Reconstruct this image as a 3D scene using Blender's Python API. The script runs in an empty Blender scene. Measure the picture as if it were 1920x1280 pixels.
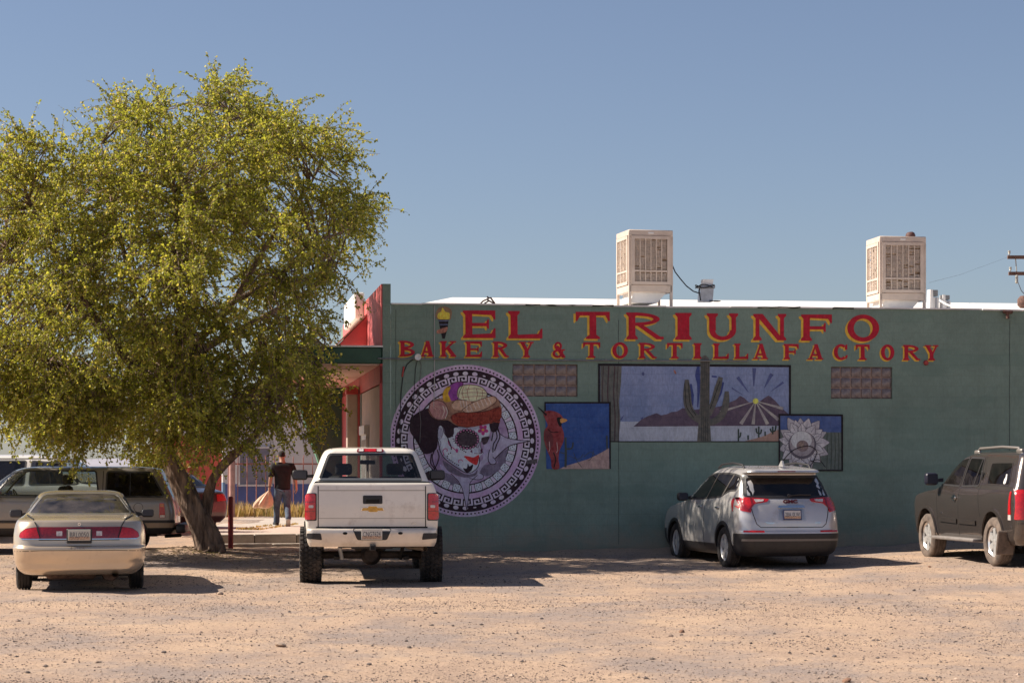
import bpy, bmesh, math, random
import numpy as np
from mathutils import Vector, Matrix
from mathutils.bvhtree import BVHTree
random.seed(7); np.random.seed(7)
R = math.radians
SC = bpy.context.scene
COL = SC.collection
# ------------------------------------------------------------------ camera, sky, sun, exposure
EYE = 1.65; FPX = 4136.0; HZ = 880.0          # eye height, focal length in photo pixels, horizon row
cam = bpy.data.cameras.new('camera'); cam_o = bpy.data.objects.new('camera', cam); COL.objects.link(cam_o)
cam_o.location = (0, 0, EYE); cam_o.rotation_euler = (R(90), 0, 0)
cam.sensor_width = 36; cam.lens = FPX/1920*36; cam.shift_y = (HZ-640)/1920
cam.clip_start = 0.5; cam.clip_end = 6000
SC.camera = cam_o
SUN_EL = R(42); SUN_AZ = R(6)                 # sun to the left, a little behind the wall
wd = bpy.data.worlds.new('World'); SC.world = wd; wd.use_nodes = True
nt = wd.node_tree; nt.nodes.clear()
sky = nt.nodes.new('ShaderNodeTexSky'); sky.sky_type = 'NISHITA'; sky.sun_disc = False
sky.sun_elevation = SUN_EL; sky.sun_rotation = R(-90)+SUN_AZ
sky.altitude = 300; sky.air_density = 1.0; sky.dust_density = 0.7; sky.ozone_density = 2.6
hs = nt.nodes.new('ShaderNodeHueSaturation'); hs.inputs['Saturation'].default_value = 0.86
tint = nt.nodes.new('ShaderNodeMix'); tint.data_type = 'RGBA'; tint.blend_type = 'MULTIPLY'; tint.inputs[0].default_value = 1
tint.inputs[7].default_value = (0.97, 0.965, 1.05, 1)
bg = nt.nodes.new('ShaderNodeBackground'); bg.inputs[1].default_value = 0.0535
wo = nt.nodes.new('ShaderNodeOutputWorld')
nt.links.new(sky.outputs[0], hs.inputs['Color']); nt.links.new(hs.outputs[0], tint.inputs[6])
nt.links.new(tint.outputs[2], bg.inputs[0]); nt.links.new(bg.outputs[0], wo.inputs[0])
sl = bpy.data.lights.new('sun', 'SUN'); sl.energy = 5.0; sl.angle = R(0.53); sl.color = (1.0, 0.89, 0.75)
sun = bpy.data.objects.new('sun', sl); COL.objects.link(sun)
sdir = Vector((-math.cos(SUN_EL)*math.cos(SUN_AZ), math.cos(SUN_EL)*math.sin(SUN_AZ), math.sin(SUN_EL)))
sun.rotation_euler = sdir.to_track_quat('Z', 'Y').to_euler(); sun.location = sdir*60
vs = SC.view_settings; vs.view_transform = 'Standard'; vs.look = 'None'; vs.exposure = 0.78; vs.gamma = 1.0
try: vs.use_curve_mapping = False
except Exception: pass
SC.cycles.max_bounces = 7; SC.cycles.transparent_max_bounces = 12
SC.cycles.caustics_reflective = False; SC.cycles.caustics_refractive = False

# ------------------------------------------------------------------ helpers
def P(px, py, Y):
    """point at distance Y that the photo shows at pixel (px, py)"""
    return Vector(((px-960)*Y/FPX, Y, EYE-(py-HZ)*Y/FPX))
def GX(px, Y): return (px-960)*Y/FPX

MATS = {}
def mat(name, col, rough=0.6, metal=0.0, var=0.0, vscale=4.0, bump=0.0, bscale=40.0, coat=0.0, spec=0.5, col2=None, dirt=None, dscale=1.5, dlo=.5, dhi=.7, detail=4, stretch=(1,1,1)):
    """principled material with noise variation of colour and roughness, fine bump and optional dirt layer"""
    if name in MATS: return MATS[name]
    m = bpy.data.materials.new(name); m.use_nodes = True; MATS[name] = m
    t = m.node_tree; n = t.nodes; L = t.links
    b = n['Principled BSDF']
    b.inputs['Base Color'].default_value = (*col, 1); b.inputs['Roughness'].default_value = rough
    b.inputs['Metallic'].default_value = metal; b.inputs['Coat Weight'].default_value = coat
    b.inputs['Coat Roughness'].default_value = 0.035; b.inputs['Specular IOR Level'].default_value = spec
    tc = n.new('ShaderNodeTexCoord'); mp = n.new('ShaderNodeMapping'); mp.inputs['Scale'].default_value = stretch
    L.new(tc.outputs['Object'], mp.inputs[0])
    colout = None
    if var > 0 or col2:
        nz = n.new('ShaderNodeTexNoise'); nz.inputs['Scale'].default_value = vscale; nz.inputs['Detail'].default_value = detail; nz.inputs['Roughness'].default_value = .65
        L.new(mp.outputs[0], nz.inputs['Vector'])
        cr = n.new('ShaderNodeValToRGB')
        c2 = col2 if col2 else tuple(min(1, c*(1+var)) for c in col)
        c1 = col if col2 else tuple(c*(1-var) for c in col)
        cr.color_ramp.elements[0].color = (*c1, 1); cr.color_ramp.elements[1].color = (*c2, 1)
        cr.color_ramp.elements[0].position = .36; cr.color_ramp.elements[1].position = .64
        L.new(nz.outputs[0], cr.inputs[0]); colout = cr.outputs[0]
    if dirt:
        nd = n.new('ShaderNodeTexNoise'); nd.inputs['Scale'].default_value = dscale; nd.inputs['Detail'].default_value = 7; nd.inputs['Roughness'].default_value = .7
        L.new(mp.outputs[0], nd.inputs['Vector'])
        mr = n.new('ShaderNodeMapRange'); mr.inputs[1].default_value = dlo; mr.inputs[2].default_value = dhi
        L.new(nd.outputs[0], mr.inputs[0])
        mx = n.new('ShaderNodeMix'); mx.data_type = 'RGBA'
        L.new(mr.outputs[0], mx.inputs[0])
        if colout: L.new(colout, mx.inputs[6])
        else: mx.inputs[6].default_value = (*col, 1)
        mx.inputs[7].default_value = (*dirt, 1); colout = mx.outputs[2]
    if colout: L.new(colout, b.inputs['Base Color'])
    if bump > 0:
        nb = n.new('ShaderNodeTexNoise'); nb.inputs['Scale'].default_value = bscale; nb.inputs['Detail'].default_value = 5
        L.new(mp.outputs[0], nb.inputs['Vector'])
        bp = n.new('ShaderNodeBump'); bp.inputs['Strength'].default_value = bump; bp.inputs['Distance'].default_value = 0.02
        L.new(nb.outputs[0], bp.inputs['Height']); L.new(bp.outputs[0], b.inputs['Normal'])
    return m

def setp(o, label=None, cat=None, group=None, kind=None):
    if label: o['label'] = label
    if cat: o['category'] = cat
    if group: o['group'] = group
    if kind: o['kind'] = kind
    return o
def empty(name, loc=(0,0,0), rz=0.0, label=None, cat=None, group=None):
    o = bpy.data.objects.new(name, None); COL.objects.link(o); o.location = loc; o.rotation_euler = (0,0,rz); o.empty_display_size = .2
    return setp(o, label, cat, group)

class MB:
    def __init__(s): s.v = []; s.f = []; s.m = []
    def add(s, vs, fs, mi=0):
        b = len(s.v); s.v.extend([tuple(p) for p in vs])
        for f in fs: s.f.append(tuple(i+b for i in f)); s.m.append(mi)
    def box(s, c, d, mi=0, rot=None, taper=None):
        x,y,z = d[0]/2, d[1]/2, d[2]/2
        vs = [Vector((sx*x, sy*y, sz*z)) for sz in (-1,1) for sy in (-1,1) for sx in (-1,1)]
        if taper:
            for q in vs:
                if q.z > 0: q.x *= taper[0]; q.y *= taper[1]
        if rot is not None: vs = [rot @ q for q in vs]
        vs = [q+Vector(c) for q in vs]
        s.add(vs, [(0,2,3,1),(4,5,7,6),(0,1,5,4),(2,6,7,3),(0,4,6,2),(1,3,7,5)], mi)
    def bbox(s, c, d, bev=.01, mi=0, rot=None, seg=1):
        bm = bmesh.new(); bmesh.ops.create_cube(bm, size=1)
        for q in bm.verts: q.co = Vector((q.co.x*d[0], q.co.y*d[1], q.co.z*d[2]))
        bmesh.ops.bevel(bm, geom=list(bm.edges), offset=min(bev, .45*min(d)), segments=seg, profile=.5, affect='EDGES')
        bm.verts.index_update()
        vs = [q.co.copy() for q in bm.verts]
        if rot is not None: vs = [rot @ q for q in vs]
        s.add([q+Vector(c) for q in vs], [[w.index for w in f.verts] for f in bm.faces], mi); bm.free()
    def tube(s, pts, rad, n=8, mi=0, cap=True):
        pts = [Vector(p) for p in pts]
        if not hasattr(rad, '__len__'): rad = [rad]*len(pts)
        rings = []; up = Vector((0,0,1)); prev = None
        for i, p in enumerate(pts):
            t = (pts[min(i+1,len(pts)-1)]-pts[max(i-1,0)])
            if t.length < 1e-9: t = Vector((0,0,1))
            t.normalize()
            if prev is None:
                a = t.orthogonal().normalized()
            else:
                a = (prev - t*prev.dot(t))
                if a.length < 1e-6: a = t.orthogonal()
                a.normalize()
            prev = a; b = t.cross(a)
            rings.append([p+(a*math.cos(2*math.pi*k/n)+b*math.sin(2*math.pi*k/n))*rad[i] for k in range(n)])
        vs = [q for r in rings for q in r]
        fs = [(i*n+k, i*n+(k+1)%n, (i+1)*n+(k+1)%n, (i+1)*n+k) for i in range(len(pts)-1) for k in range(n)]
        if cap:
            fs.append(tuple(range(n-1,-1,-1))); fs.append(tuple((len(pts)-1)*n+k for k in range(n)))
        s.add(vs, fs, mi)
    def lathe(s, prof, axis='z', c=(0,0,0), n=24, mi=0, close=False):
        c = Vector(c); vs = []
        for (r, h) in prof:
            for k in range(n):
                a = 2*math.pi*k/n; u, w = r*math.cos(a), r*math.sin(a)
                q = (u, w, h) if axis == 'z' else ((h, u, w) if axis == 'x' else (w, h, u))
                vs.append(c+Vector(q))
        m = len(prof); fs = []
        for i in range(m-1 if not close else m):
            j = (i+1) % m
            for k in range(n): fs.append((i*n+k, i*n+(k+1)%n, j*n+(k+1)%n, j*n+k))
        s.add(vs, fs, mi)
    def prism(s, poly, y0, y1, mi=0, ax='y'):
        """poly (a,b) in the plane across ax, extruded along ax from y0 to y1"""
        n = len(poly)
        def q(a,b,h): return {'y':(a,h,b),'x':(h,a,b),'z':(a,b,h)}[ax]
        vs = [q(a,b,y0) for a,b in poly]+[q(a,b,y1) for a,b in poly]
        fs = [tuple(range(n)), tuple(range(2*n-1,n-1,-1))]+[(i, n+i, n+(i+1)%n, (i+1)%n) for i in range(n)]
        s.add(vs, fs, mi)
    def mesh(s, name, mats, smooth=None, fixn=True):
        me = bpy.data.meshes.new(name); me.from_pydata(s.v, [], s.f)
        for m in (mats if isinstance(mats,(list,tuple)) else [mats]): me.materials.append(m)
        if any(s.m): me.polygons.foreach_set('material_index', s.m)
        if fixn:
            bm = bmesh.new(); bm.from_mesh(me); bmesh.ops.recalc_face_normals(bm, faces=bm.faces); bm.to_mesh(me); bm.free()
        if smooth is not None:
            me.shade_smooth()
            if smooth < 179: me.set_sharp_from_angle(angle=R(smooth))
        me.update(); return me
    def build(s, name, mats, parent=None, smooth=None, fixn=True):
        return link(name, s.mesh(name, mats, smooth, fixn), parent)
def link(name, me, parent=None):
    o = bpy.data.objects.new(name, me); COL.objects.link(o)
    if parent is not None: o.parent = parent
    return o
def copy_tree(o, parent=None):
    c = o.copy(); COL.objects.link(c); c.parent = parent
    for ch in list(o.children): copy_tree(ch, c)
    return c
def smoothstep(a, b, x):
    t = np.clip((x-a)/(b-a), 0, 1); return t*t*(3-2*t)
def text_mesh(txt, size, ext=0.0, bold=0.0):
    cu = bpy.data.curves.new('t', 'FONT'); cu.body = txt; cu.size = size; cu.align_x = 'CENTER'; cu.align_y = 'CENTER'; cu.extrude = ext; cu.offset = bold; cu.resolution_u = 3
    ob = bpy.data.objects.new('t', cu); COL.objects.link(ob)
    dg = bpy.context.evaluated_depsgraph_get(); me = bpy.data.meshes.new_from_object(ob.evaluated_get(dg))
    bpy.data.objects.remove(ob); bpy.data.curves.remove(cu); return me
# ------------------------------------------------------------------ ground
def vnoise(x, y, s, seed):
    rs = np.random.RandomState(seed); tab = rs.rand(64,64)
    u, v = np.asarray(x)/s, np.asarray(y)/s
    i, j = np.floor(u).astype(int), np.floor(v).astype(int); fu, fv = u-i, v-j
    fu, fv = fu*fu*(3-2*fu), fv*fv*(3-2*fv)
    a = tab[i%64,j%64]; b = tab[(i+1)%64,j%64]; c = tab[i%64,(j+1)%64]; d = tab[(i+1)%64,(j+1)%64]
    return (a*(1-fu)+b*fu)*(1-fv)+(c*(1-fu)+d*fu)*fv-.5
def g0(x, y):
    x = np.asarray(x, float); y = np.asarray(y, float)
    b = np.interp(y, [0,33,36,38,40.6,42,44,60,300], [-.09,-.09,-.06,-.02,.05,.10,.13,.16,.2])
    b = b + .03*np.clip(x-4.5, 0, 4)*smoothstep(27, 36, y)
    b = b + .18*smoothstep(43.5, 49, y)*smoothstep(-5.6, -6.6, x)      # ramp of the drive at the left
    b = b + .13*np.exp(-((x+5.9)**2+(y-40.6)**2)/.9)+.06*np.exp(-((x+6.9)**2+(y-40.3)**2)/.8)   # dirt mound round the tree
    return b
def drift(x, y):
    # sand blown against the foot of the painted wall
    d = (x+2.39)*math.sin(R(7.8))-(y-40.68)*math.cos(R(7.8)); u = (x+2.39)*math.cos(R(7.8))+(y-40.68)*math.sin(R(7.8))
    return np.where((u > -.3) & (u < 17), (.085*np.exp(-np.clip(d,0,9)**2/.30)*(.55+1.3*(vnoise(u,d,1.9,51)+.2)+.8*vnoise(u,d,.5,52)))*smoothstep(-.3,.3,u), 0)
def ground_z(x, y):
    z = g0(x, y)+drift(np.asarray(x,float), np.asarray(y,float))
    near = smoothstep(200, 60, np.asarray(y, float))
    return z + near*(.05*vnoise(x, y, 3.1, 1)+.025*vnoise(x, y, .9, 2)+.012*vnoise(x, y, .33, 3)) \
             + near*.012*vnoise(np.asarray(x)*.6, y, .30, 5)*smoothstep(46,42,np.asarray(y,float))
def track(x, y, pts, w=.16):
    # wheel rut along a polyline: distance to it in plan
    d = np.full(np.shape(x), 9.0)
    for (ax,ay),(bx,by) in zip(pts[:-1],pts[1:]):
        t = np.clip(((x-ax)*(bx-ax)+(y-ay)*(by-ay))/((bx-ax)**2+(by-ay)**2),0,1); d = np.minimum(d, np.hypot(x-ax-t*(bx-ax), y-ay-t*(by-ay)))
    return np.exp(-(d/w)**2)-.55*np.exp(-((d-.24)/.11)**2)
RUTS = []
for ox in (0,1.62):
    RUTS.append([(-7.0+ox,31),(-6.3+ox,28),(-4.6+ox,25),(-1.5+ox,22.2),(4+ox,19.6),(12,17.5+ox)])
    RUTS.append([(-2.9+ox,33.5),(-2.5+ox,30),(-1.2+ox,27),(2.2+ox,24.3),(8,22+ox),(16,20.5+ox)])
    RUTS.append([(5.0+ox,36.5),(5.6+ox,33),(5.2+ox,29.5),(3+ox,26.2),(-1.5,23.2-ox*.6),(-9,20.8-ox*.6),(-15,19.5-ox*.6)])
    RUTS.append([(9.0+ox,35),(9.3+ox,31),(8+ox,27.8),(4,25.6-ox*.6),(-4,23.9-ox*.7),(-14,23.4-ox*.7)])
_gz0 = ground_z
def ground_z(x, y):
    x = np.asarray(x,float); y = np.asarray(y,float); z = _gz0(x, y); m = (y > 15) & (y < 38) & (np.abs(x) < 17)
    if m.any():
        a, b = x[m], y[m]; z = np.array(z); z[m] = z[m]-.007*sum(track(a,b,p) for p in RUTS)*(.7+.8*vnoise(a,b,1.7,41))
    return z
def GZ(x, y): return float(ground_z(np.array([x]), np.array([y]))[0])
xs = np.concatenate([[-3000,-1200,-500,-200,-90,-45,-28,-20], np.arange(-16,-9,.3), np.arange(-9,11.5,.1), np.arange(11.5,18,.4), [22,30,45,90,200,500,1200,3000]])
ys = np.concatenate([[-600,-100,-30,0,8,12], np.arange(15,28,.12), np.arange(28,46,.1), np.arange(46,64,.5), [70,80,100,140,200,320,600,1200,3000]])
XX, YY = np.meshgrid(xs, ys); ZZ = ground_z(XX.ravel(), YY.ravel())
nx, ny = len(xs), len(ys)
idx = np.arange(nx*ny).reshape(ny, nx)
fq = np.stack([idx[:-1,:-1].ravel(), idx[:-1,1:].ravel(), idx[1:,1:].ravel(), idx[1:,:-1].ravel()], 1)
me = bpy.data.meshes.new('ground'); me.from_pydata(np.stack([XX.ravel(), YY.ravel(), ZZ], 1).tolist(), [], fq.tolist()); me.shade_smooth()
def ground_material():
    m = bpy.data.materials.new('packed_dirt'); m.use_nodes = True; t = m.node_tree; n = t.nodes; L = t.links
    b = n['Principled BSDF']; b.inputs['Roughness'].default_value = .95; b.inputs['Specular IOR Level'].default_value = .15
    tc = n.new('ShaderNodeTexCoord')
    def noise(scale, detail=6, rough=.65, st=(1,1,1)):
        mp = n.new('ShaderNodeMapping'); mp.inputs['Scale'].default_value = st; L.new(tc.outputs['Object'], mp.inputs[0])
        z = n.new('ShaderNodeTexNoise'); z.inputs['Scale'].default_value = scale; z.inputs['Detail'].default_value = detail; z.inputs['Roughness'].default_value = rough
        L.new(mp.outputs[0], z.inputs['Vector']); return z.outputs[0]
    def ramp(src, stops):
        r = n.new('ShaderNodeValToRGB'); e = r.color_ramp.elements
        while len(e) < len(stops): e.new(.5)
        for k,(p,c) in enumerate(stops): e[k].position = p; e[k].color = (*c,1)
        L.new(src, r.inputs[0]); return r.outputs[0]
    def mix(f, a, c, mode='MIX', fac=None):
        x = n.new('ShaderNodeMix'); x.data_type = 'RGBA'; x.blend_type = mode
        if f is not None: L.new(f, x.inputs[0])
        else: x.inputs[0].default_value = fac
        if isinstance(a, tuple): x.inputs[6].default_value = (*a,1)
        else: L.new(a, x.inputs[6])
        if isinstance(c, tuple): x.inputs[7].default_value = (*c,1)
        else: L.new(c, x.inputs[7])
        return x.outputs[2]
    base = ramp(noise(.60, 8, .72, (1,.75,1)), [(.32,(.42,.305,.235)),(.5,(.515,.37,.27)),(.68,(.60,.43,.30))])
    grey = ramp(noise(.42, 8, .74, (1,.7,1)), [(.45,(0,0,0)),(.60,(1,1,1))])
    base = mix(grey, base, (.355,.285,.248))
    oil = ramp(noise(.9, 4, .6, (.7,1,1)), [(.66,(0,0,0)),(.74,(.55,.55,.55))])
    base = mix(oil, base, (.22,.175,.15))
    fine = ramp(noise(26, 3, .8), [(.30,(.62,.60,.60)),(.5,(1,1,1)),(.72,(1.12,1.12,1.12))])
    base = mix(None, base, fine, 'MULTIPLY', .8)
    vo = n.new('ShaderNodeTexVoronoi'); vo.inputs['Scale'].default_value = 34; L.new(tc.outputs['Object'], vo.inputs['Vector'])
    peb = ramp(vo.outputs['Distance'], [(.10,(.55,.53,.52)),(.26,(1,1,1))])
    msk = ramp(noise(1.4, 5, .7), [(.46,(0,0,0)),(.62,(1,1,1))])
    base = mix(msk, base, mix(None, base, peb, 'MULTIPLY', .85))
    L.new(base, b.inputs['Base Color'])
    add = n.new('ShaderNodeMath'); add.operation = 'ADD'; L.new(noise(30, 4, .8), add.inputs[0])
    ml = n.new('ShaderNodeMath'); ml.operation = 'MULTIPLY'; ml.inputs[1].default_value = 3.0; L.new(noise(5, 6, .75, (.6,1.4,1)), ml.inputs[0]); L.new(ml.outputs[0], add.inputs[1])
    bp = n.new('ShaderNodeBump'); bp.inputs['Strength'].default_value = .75; bp.inputs['Distance'].default_value = .03
    L.new(add.outputs[0], bp.inputs['Height']); L.new(bp.outputs[0], b.inputs['Normal'])
    return m
me.materials.append(ground_material())
setp(link('ground', me), 'sunlit tan dirt parking lot strewn with gravel', 'ground', kind='structure')
# ------------------------------------------------------------------ bakery building (frame: x along the painted wall, y into the building, z up)
YA = 40.68; XA = GX(717, YA); WYAW = R(7.8)
BW = Matrix.Translation((XA, YA, 0)) @ Matrix.Rotation(WYAW, 4, 'Z')
BWI = BW.inverted()
def W(px, py):
    """photo pixel -> (u, z) on the painted wall"""
    o = BWI @ Vector((0,0,EYE)); q = BWI @ P(px, py, 40.0); d = q-o
    t = -o.y/d.y; r = o+d*t
    return (r.x, r.z)
def atwall(o):
    o.location = (XA, YA, 0); o.rotation_euler = (0,0,WYAW); return o
WALL_TOP = 4.70
GREEN = (.205,.285,.235)
def wallpaint(name, col, col2=None, vs=3.0, var=.12, rough=.72, joint=.45, fade=None):
    """paint on the block wall: base colour mottling plus the relief of the painted-over block joints"""
    if name in MATS: return MATS[name]
    if name != 'green_wall_paint':
        k = 1.55 if 'letter' not in name else 1.25
        col = tuple(min(.82,c*k) for c in col); col2 = tuple(min(.82,c*k) for c in col2) if col2 else None
    m = bpy.data.materials.new(name); m.use_nodes = True; MATS[name] = m
    t = m.node_tree; n = t.nodes; L = t.links; b = n['Principled BSDF']; b.inputs['Roughness'].default_value = rough; b.inputs['Specular IOR Level'].default_value = .3
    tc = n.new('ShaderNodeTexCoord')
    nz = n.new('ShaderNodeTexNoise'); nz.inputs['Scale'].default_value = vs; nz.inputs['Detail'].default_value = 6; nz.inputs['Roughness'].default_value = .68; L.new(tc.outputs['Object'], nz.inputs['Vector'])
    cr = n.new('ShaderNodeValToRGB'); c1 = tuple(c*(1-var) for c in col); c2 = col2 or tuple(min(1,c*(1+var)) for c in col)
    cr.color_ramp.elements[0].position = .35; cr.color_ramp.elements[1].position = .65
    cr.color_ramp.elements[0].color = (*(c1 if not col2 else col),1); cr.color_ramp.elements[1].color = (*c2,1); L.new(nz.outputs[0], cr.inputs[0])
    mp = n.new('ShaderNodeMapping'); mp.inputs['Rotation'].default_value = (R(90),0,0); L.new(tc.outputs['Object'], mp.inputs[0])
    br = n.new('ShaderNodeTexBrick'); br.inputs['Scale'].default_value = 1; br.inputs['Brick Width'].default_value = .405; br.inputs['Row Height'].default_value = .2025
    br.inputs['Mortar Size'].default_value = .007; br.inputs['Mortar Smooth'].default_value = .6; br.inputs['Color1'].default_value = (1,1,1,1); br.inputs['Color2'].default_value = (.93,.93,.93,1); br.inputs['Mortar'].default_value = (0,0,0,1)
    L.new(mp.outputs[0], br.inputs['Vector'])
    n2 = n.new('ShaderNodeTexNoise'); n2.inputs['Scale'].default_value = 38; n2.inputs['Detail'].default_value = 5; L.new(tc.outputs['Object'], n2.inputs['Vector'])
    ad = n.new('ShaderNodeMath'); ad.operation = 'MULTIPLY_ADD'; ad.inputs[1].default_value = .8; L.new(n2.outputs[0], ad.inputs[0]); L.new(br.outputs[0], ad.inputs[2])
    bp = n.new('ShaderNodeBump'); bp.inputs['Strength'].default_value = joint; bp.inputs['Distance'].default_value = .012; L.new(ad.outputs[0], bp.inputs['Height']); L.new(bp.outputs[0], b.inputs['Normal'])
    jm = n.new('ShaderNodeMix'); jm.data_type = 'RGBA'; jm.blend_type = 'MULTIPLY'; jm.inputs[0].default_value = .07; L.new(cr.outputs[0], jm.inputs[6]); L.new(br.outputs[0], jm.inputs[7])
    # grain of scuffed, dusty paint
    n3 = n.new('ShaderNodeTexNoise'); n3.inputs['Scale'].default_value = 14; n3.inputs['Detail'].default_value = 8; n3.inputs['Roughness'].default_value = .8; L.new(tc.outputs['Object'], n3.inputs['Vector'])
    r3 = n.new('ShaderNodeMapRange'); r3.inputs[1].default_value = .52; r3.inputs[2].default_value = .78; r3.inputs[3].default_value = 0; r3.inputs[4].default_value = .30; L.new(n3.outputs[0], r3.inputs[0])
    dm = n.new('ShaderNodeMix'); dm.data_type = 'RGBA'; dm.inputs[7].default_value = (.20,.17,.16,1); L.new(r3.outputs[0], dm.inputs[0]); L.new(jm.outputs[2], dm.inputs[6])
    last = dm.outputs[2]
    mp6 = n.new('ShaderNodeMapping'); mp6.inputs['Scale'].default_value = (1,1,.35); L.new(tc.outputs['Object'], mp6.inputs[0])
    n6 = n.new('ShaderNodeTexNoise'); n6.inputs['Scale'].default_value = 30; n6.inputs['Detail'].default_value = 4; n6.inputs['Distortion'].default_value = .8; L.new(mp6.outputs[0], n6.inputs['Vector'])
    r6 = n.new('ShaderNodeMapRange'); r6.inputs[1].default_value = .3; r6.inputs[2].default_value = .7; r6.inputs[3].default_value = .80; r6.inputs[4].default_value = 1.16; L.new(n6.outputs[0], r6.inputs[0])
    d6 = n.new('ShaderNodeMix'); d6.data_type = 'RGBA'; d6.blend_type = 'MULTIPLY'; d6.inputs[0].default_value = .75 if name != 'green_wall_paint' else .4; L.new(last, d6.inputs[6]); L.new(r6.outputs[0], d6.inputs[7]); last = d6.outputs[2]
    mp7 = n.new('ShaderNodeMapping'); mp7.inputs['Scale'].default_value = (5,1,.22); L.new(tc.outputs['Object'], mp7.inputs[0])
    n7 = n.new('ShaderNodeTexNoise'); n7.inputs['Scale'].default_value = 1.3; n7.inputs['Detail'].default_value = 7; n7.inputs['Roughness'].default_value = .7; L.new(mp7.outputs[0], n7.inputs['Vector'])
    r7 = n.new('ShaderNodeMapRange'); r7.inputs[1].default_value = .56; r7.inputs[2].default_value = .74; r7.inputs[4].default_value = .26; L.new(n7.outputs[0], r7.inputs[0])
    d7 = n.new('ShaderNodeMix'); d7.data_type = 'RGBA'; d7.inputs[7].default_value = (.11,.11,.095,1); L.new(r7.outputs[0], d7.inputs[0]); L.new(last, d7.inputs[6]); last = d7.outputs[2]
    if name == 'green_wall_paint':      # dust splashed up from the lot along the foot of the wall, and rolled-over paint patches
        sx = n.new('ShaderNodeSeparateXYZ'); L.new(tc.outputs['Object'], sx.inputs[0])
        n4 = n.new('ShaderNodeTexNoise'); n4.inputs['Scale'].default_value = 2.6; n4.inputs['Detail'].default_value = 8; n4.inputs['Roughness'].default_value = .75; L.new(tc.outputs['Object'], n4.inputs['Vector'])
        ma = n.new('ShaderNodeMath'); ma.operation = 'MULTIPLY_ADD'; ma.inputs[1].default_value = -1.1; L.new(n4.outputs[0], ma.inputs[0]); L.new(sx.outputs[2], ma.inputs[2])
        r4 = n.new('ShaderNodeMapRange'); r4.inputs[1].default_value = .10; r4.inputs[2].default_value = -.42; r4.inputs[3].default_value = 0; r4.inputs[4].default_value = .55; L.new(ma.outputs[0], r4.inputs[0])
        d4 = n.new('ShaderNodeMix'); d4.data_type = 'RGBA'; d4.inputs[7].default_value = (.40,.29,.21,1); L.new(r4.outputs[0], d4.inputs[0]); L.new(last, d4.inputs[6]); last = d4.outputs[2]
        mp5 = n.new('ShaderNodeMapping'); mp5.inputs['Scale'].default_value = (.35,1,1.5); L.new(tc.outputs['Object'], mp5.inputs[0])
        n5 = n.new('ShaderNodeTexNoise'); n5.inputs['Scale'].default_value = 1.5; n5.inputs['Detail'].default_value = 3; n5.inputs['Distortion'].default_value = .4; L.new(mp5.outputs[0], n5.inputs['Vector'])
        r5 = n.new('ShaderNodeMapRange'); r5.inputs[1].default_value = .55; r5.inputs[2].default_value = .60; r5.inputs[4].default_value = .22; L.new(n5.outputs[0], r5.inputs[0])
        d5 = n.new('ShaderNodeMix'); d5.data_type = 'RGBA'; d5.inputs[7].default_value = (.11,.20,.165,1); L.new(r5.outputs[0], d5.inputs[0]); L.new(last, d5.inputs[6]); last = d5.outputs[2]
    L.new(last, b.inputs['Base Color'])
    return m
M_GREEN = wallpaint('green_wall_paint', GREEN, vs=.8, var=.12, joint=.32)
M_ROOF = mat('white_roof_coating', (.78,.76,.73), .7, var=.06, vscale=2, dirt=(.55,.50,.45), dscale=1.2, dlo=.55, dhi=.8)
M_PINK = mat('coral_paint', (.62,.13,.13), .65, var=.10, vscale=2.5, bump=.2, bscale=30)
M_RED = mat('red_trim_paint', (.42,.055,.05), .6, var=.12, vscale=3)
M_PEACH = mat('peach_soffit_paint', (.70,.48,.40), .8, var=.06, vscale=2)
M_DKGREEN = mat('dark_green_paint', (.03,.085,.055), .6, var=.15, vscale=3)
M_BEIGE = mat('beige_siding', (.42,.34,.29), .75, var=.08, vscale=3)
M_WHITE = mat('white_paint', (.74,.72,.70), .6, var=.05, vscale=4)
M_CONC = mat('concrete', (.42,.37,.32), .92, var=.12, vscale=2.2, bump=.3, bscale=40, dirt=(.30,.25,.21), dscale=1.0)
M_DARK = mat('dark_void', (.012,.012,.013), .9)
M_IRON = mat('weathered_grey_metal', (.25,.25,.25), .5, metal=.6, var=.15, vscale=8)
M_CABLE = mat('black_cable', (.02,.02,.022), .6)

bld = empty('bakery_building', (XA,YA,0), WYAW, 'long green bakery building with painted signs and murals on its wall', 'building')
LW, DP = 16.5, 13.0
def part(mb, name, m, parent=bld, smooth=None): return mb.build(name, m, parent, smooth)
# painted wall with two openings for the glass block windows
gb = [(*W(961,743), *W(1083,683)), (*W(1558,747), *W(1673,688))]   # u0,z0,u1,z1
us = [0, gb[0][0], gb[0][2], gb[1][0], gb[1][2], LW]; mb = MB(); T = .2
def slab(u0,u1,z0,z1,y0=0,y1=T): mb.box(((u0+u1)/2,(y0+y1)/2,(z0+z1)/2),(u1-u0,y1-y0,z1-z0))
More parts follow.
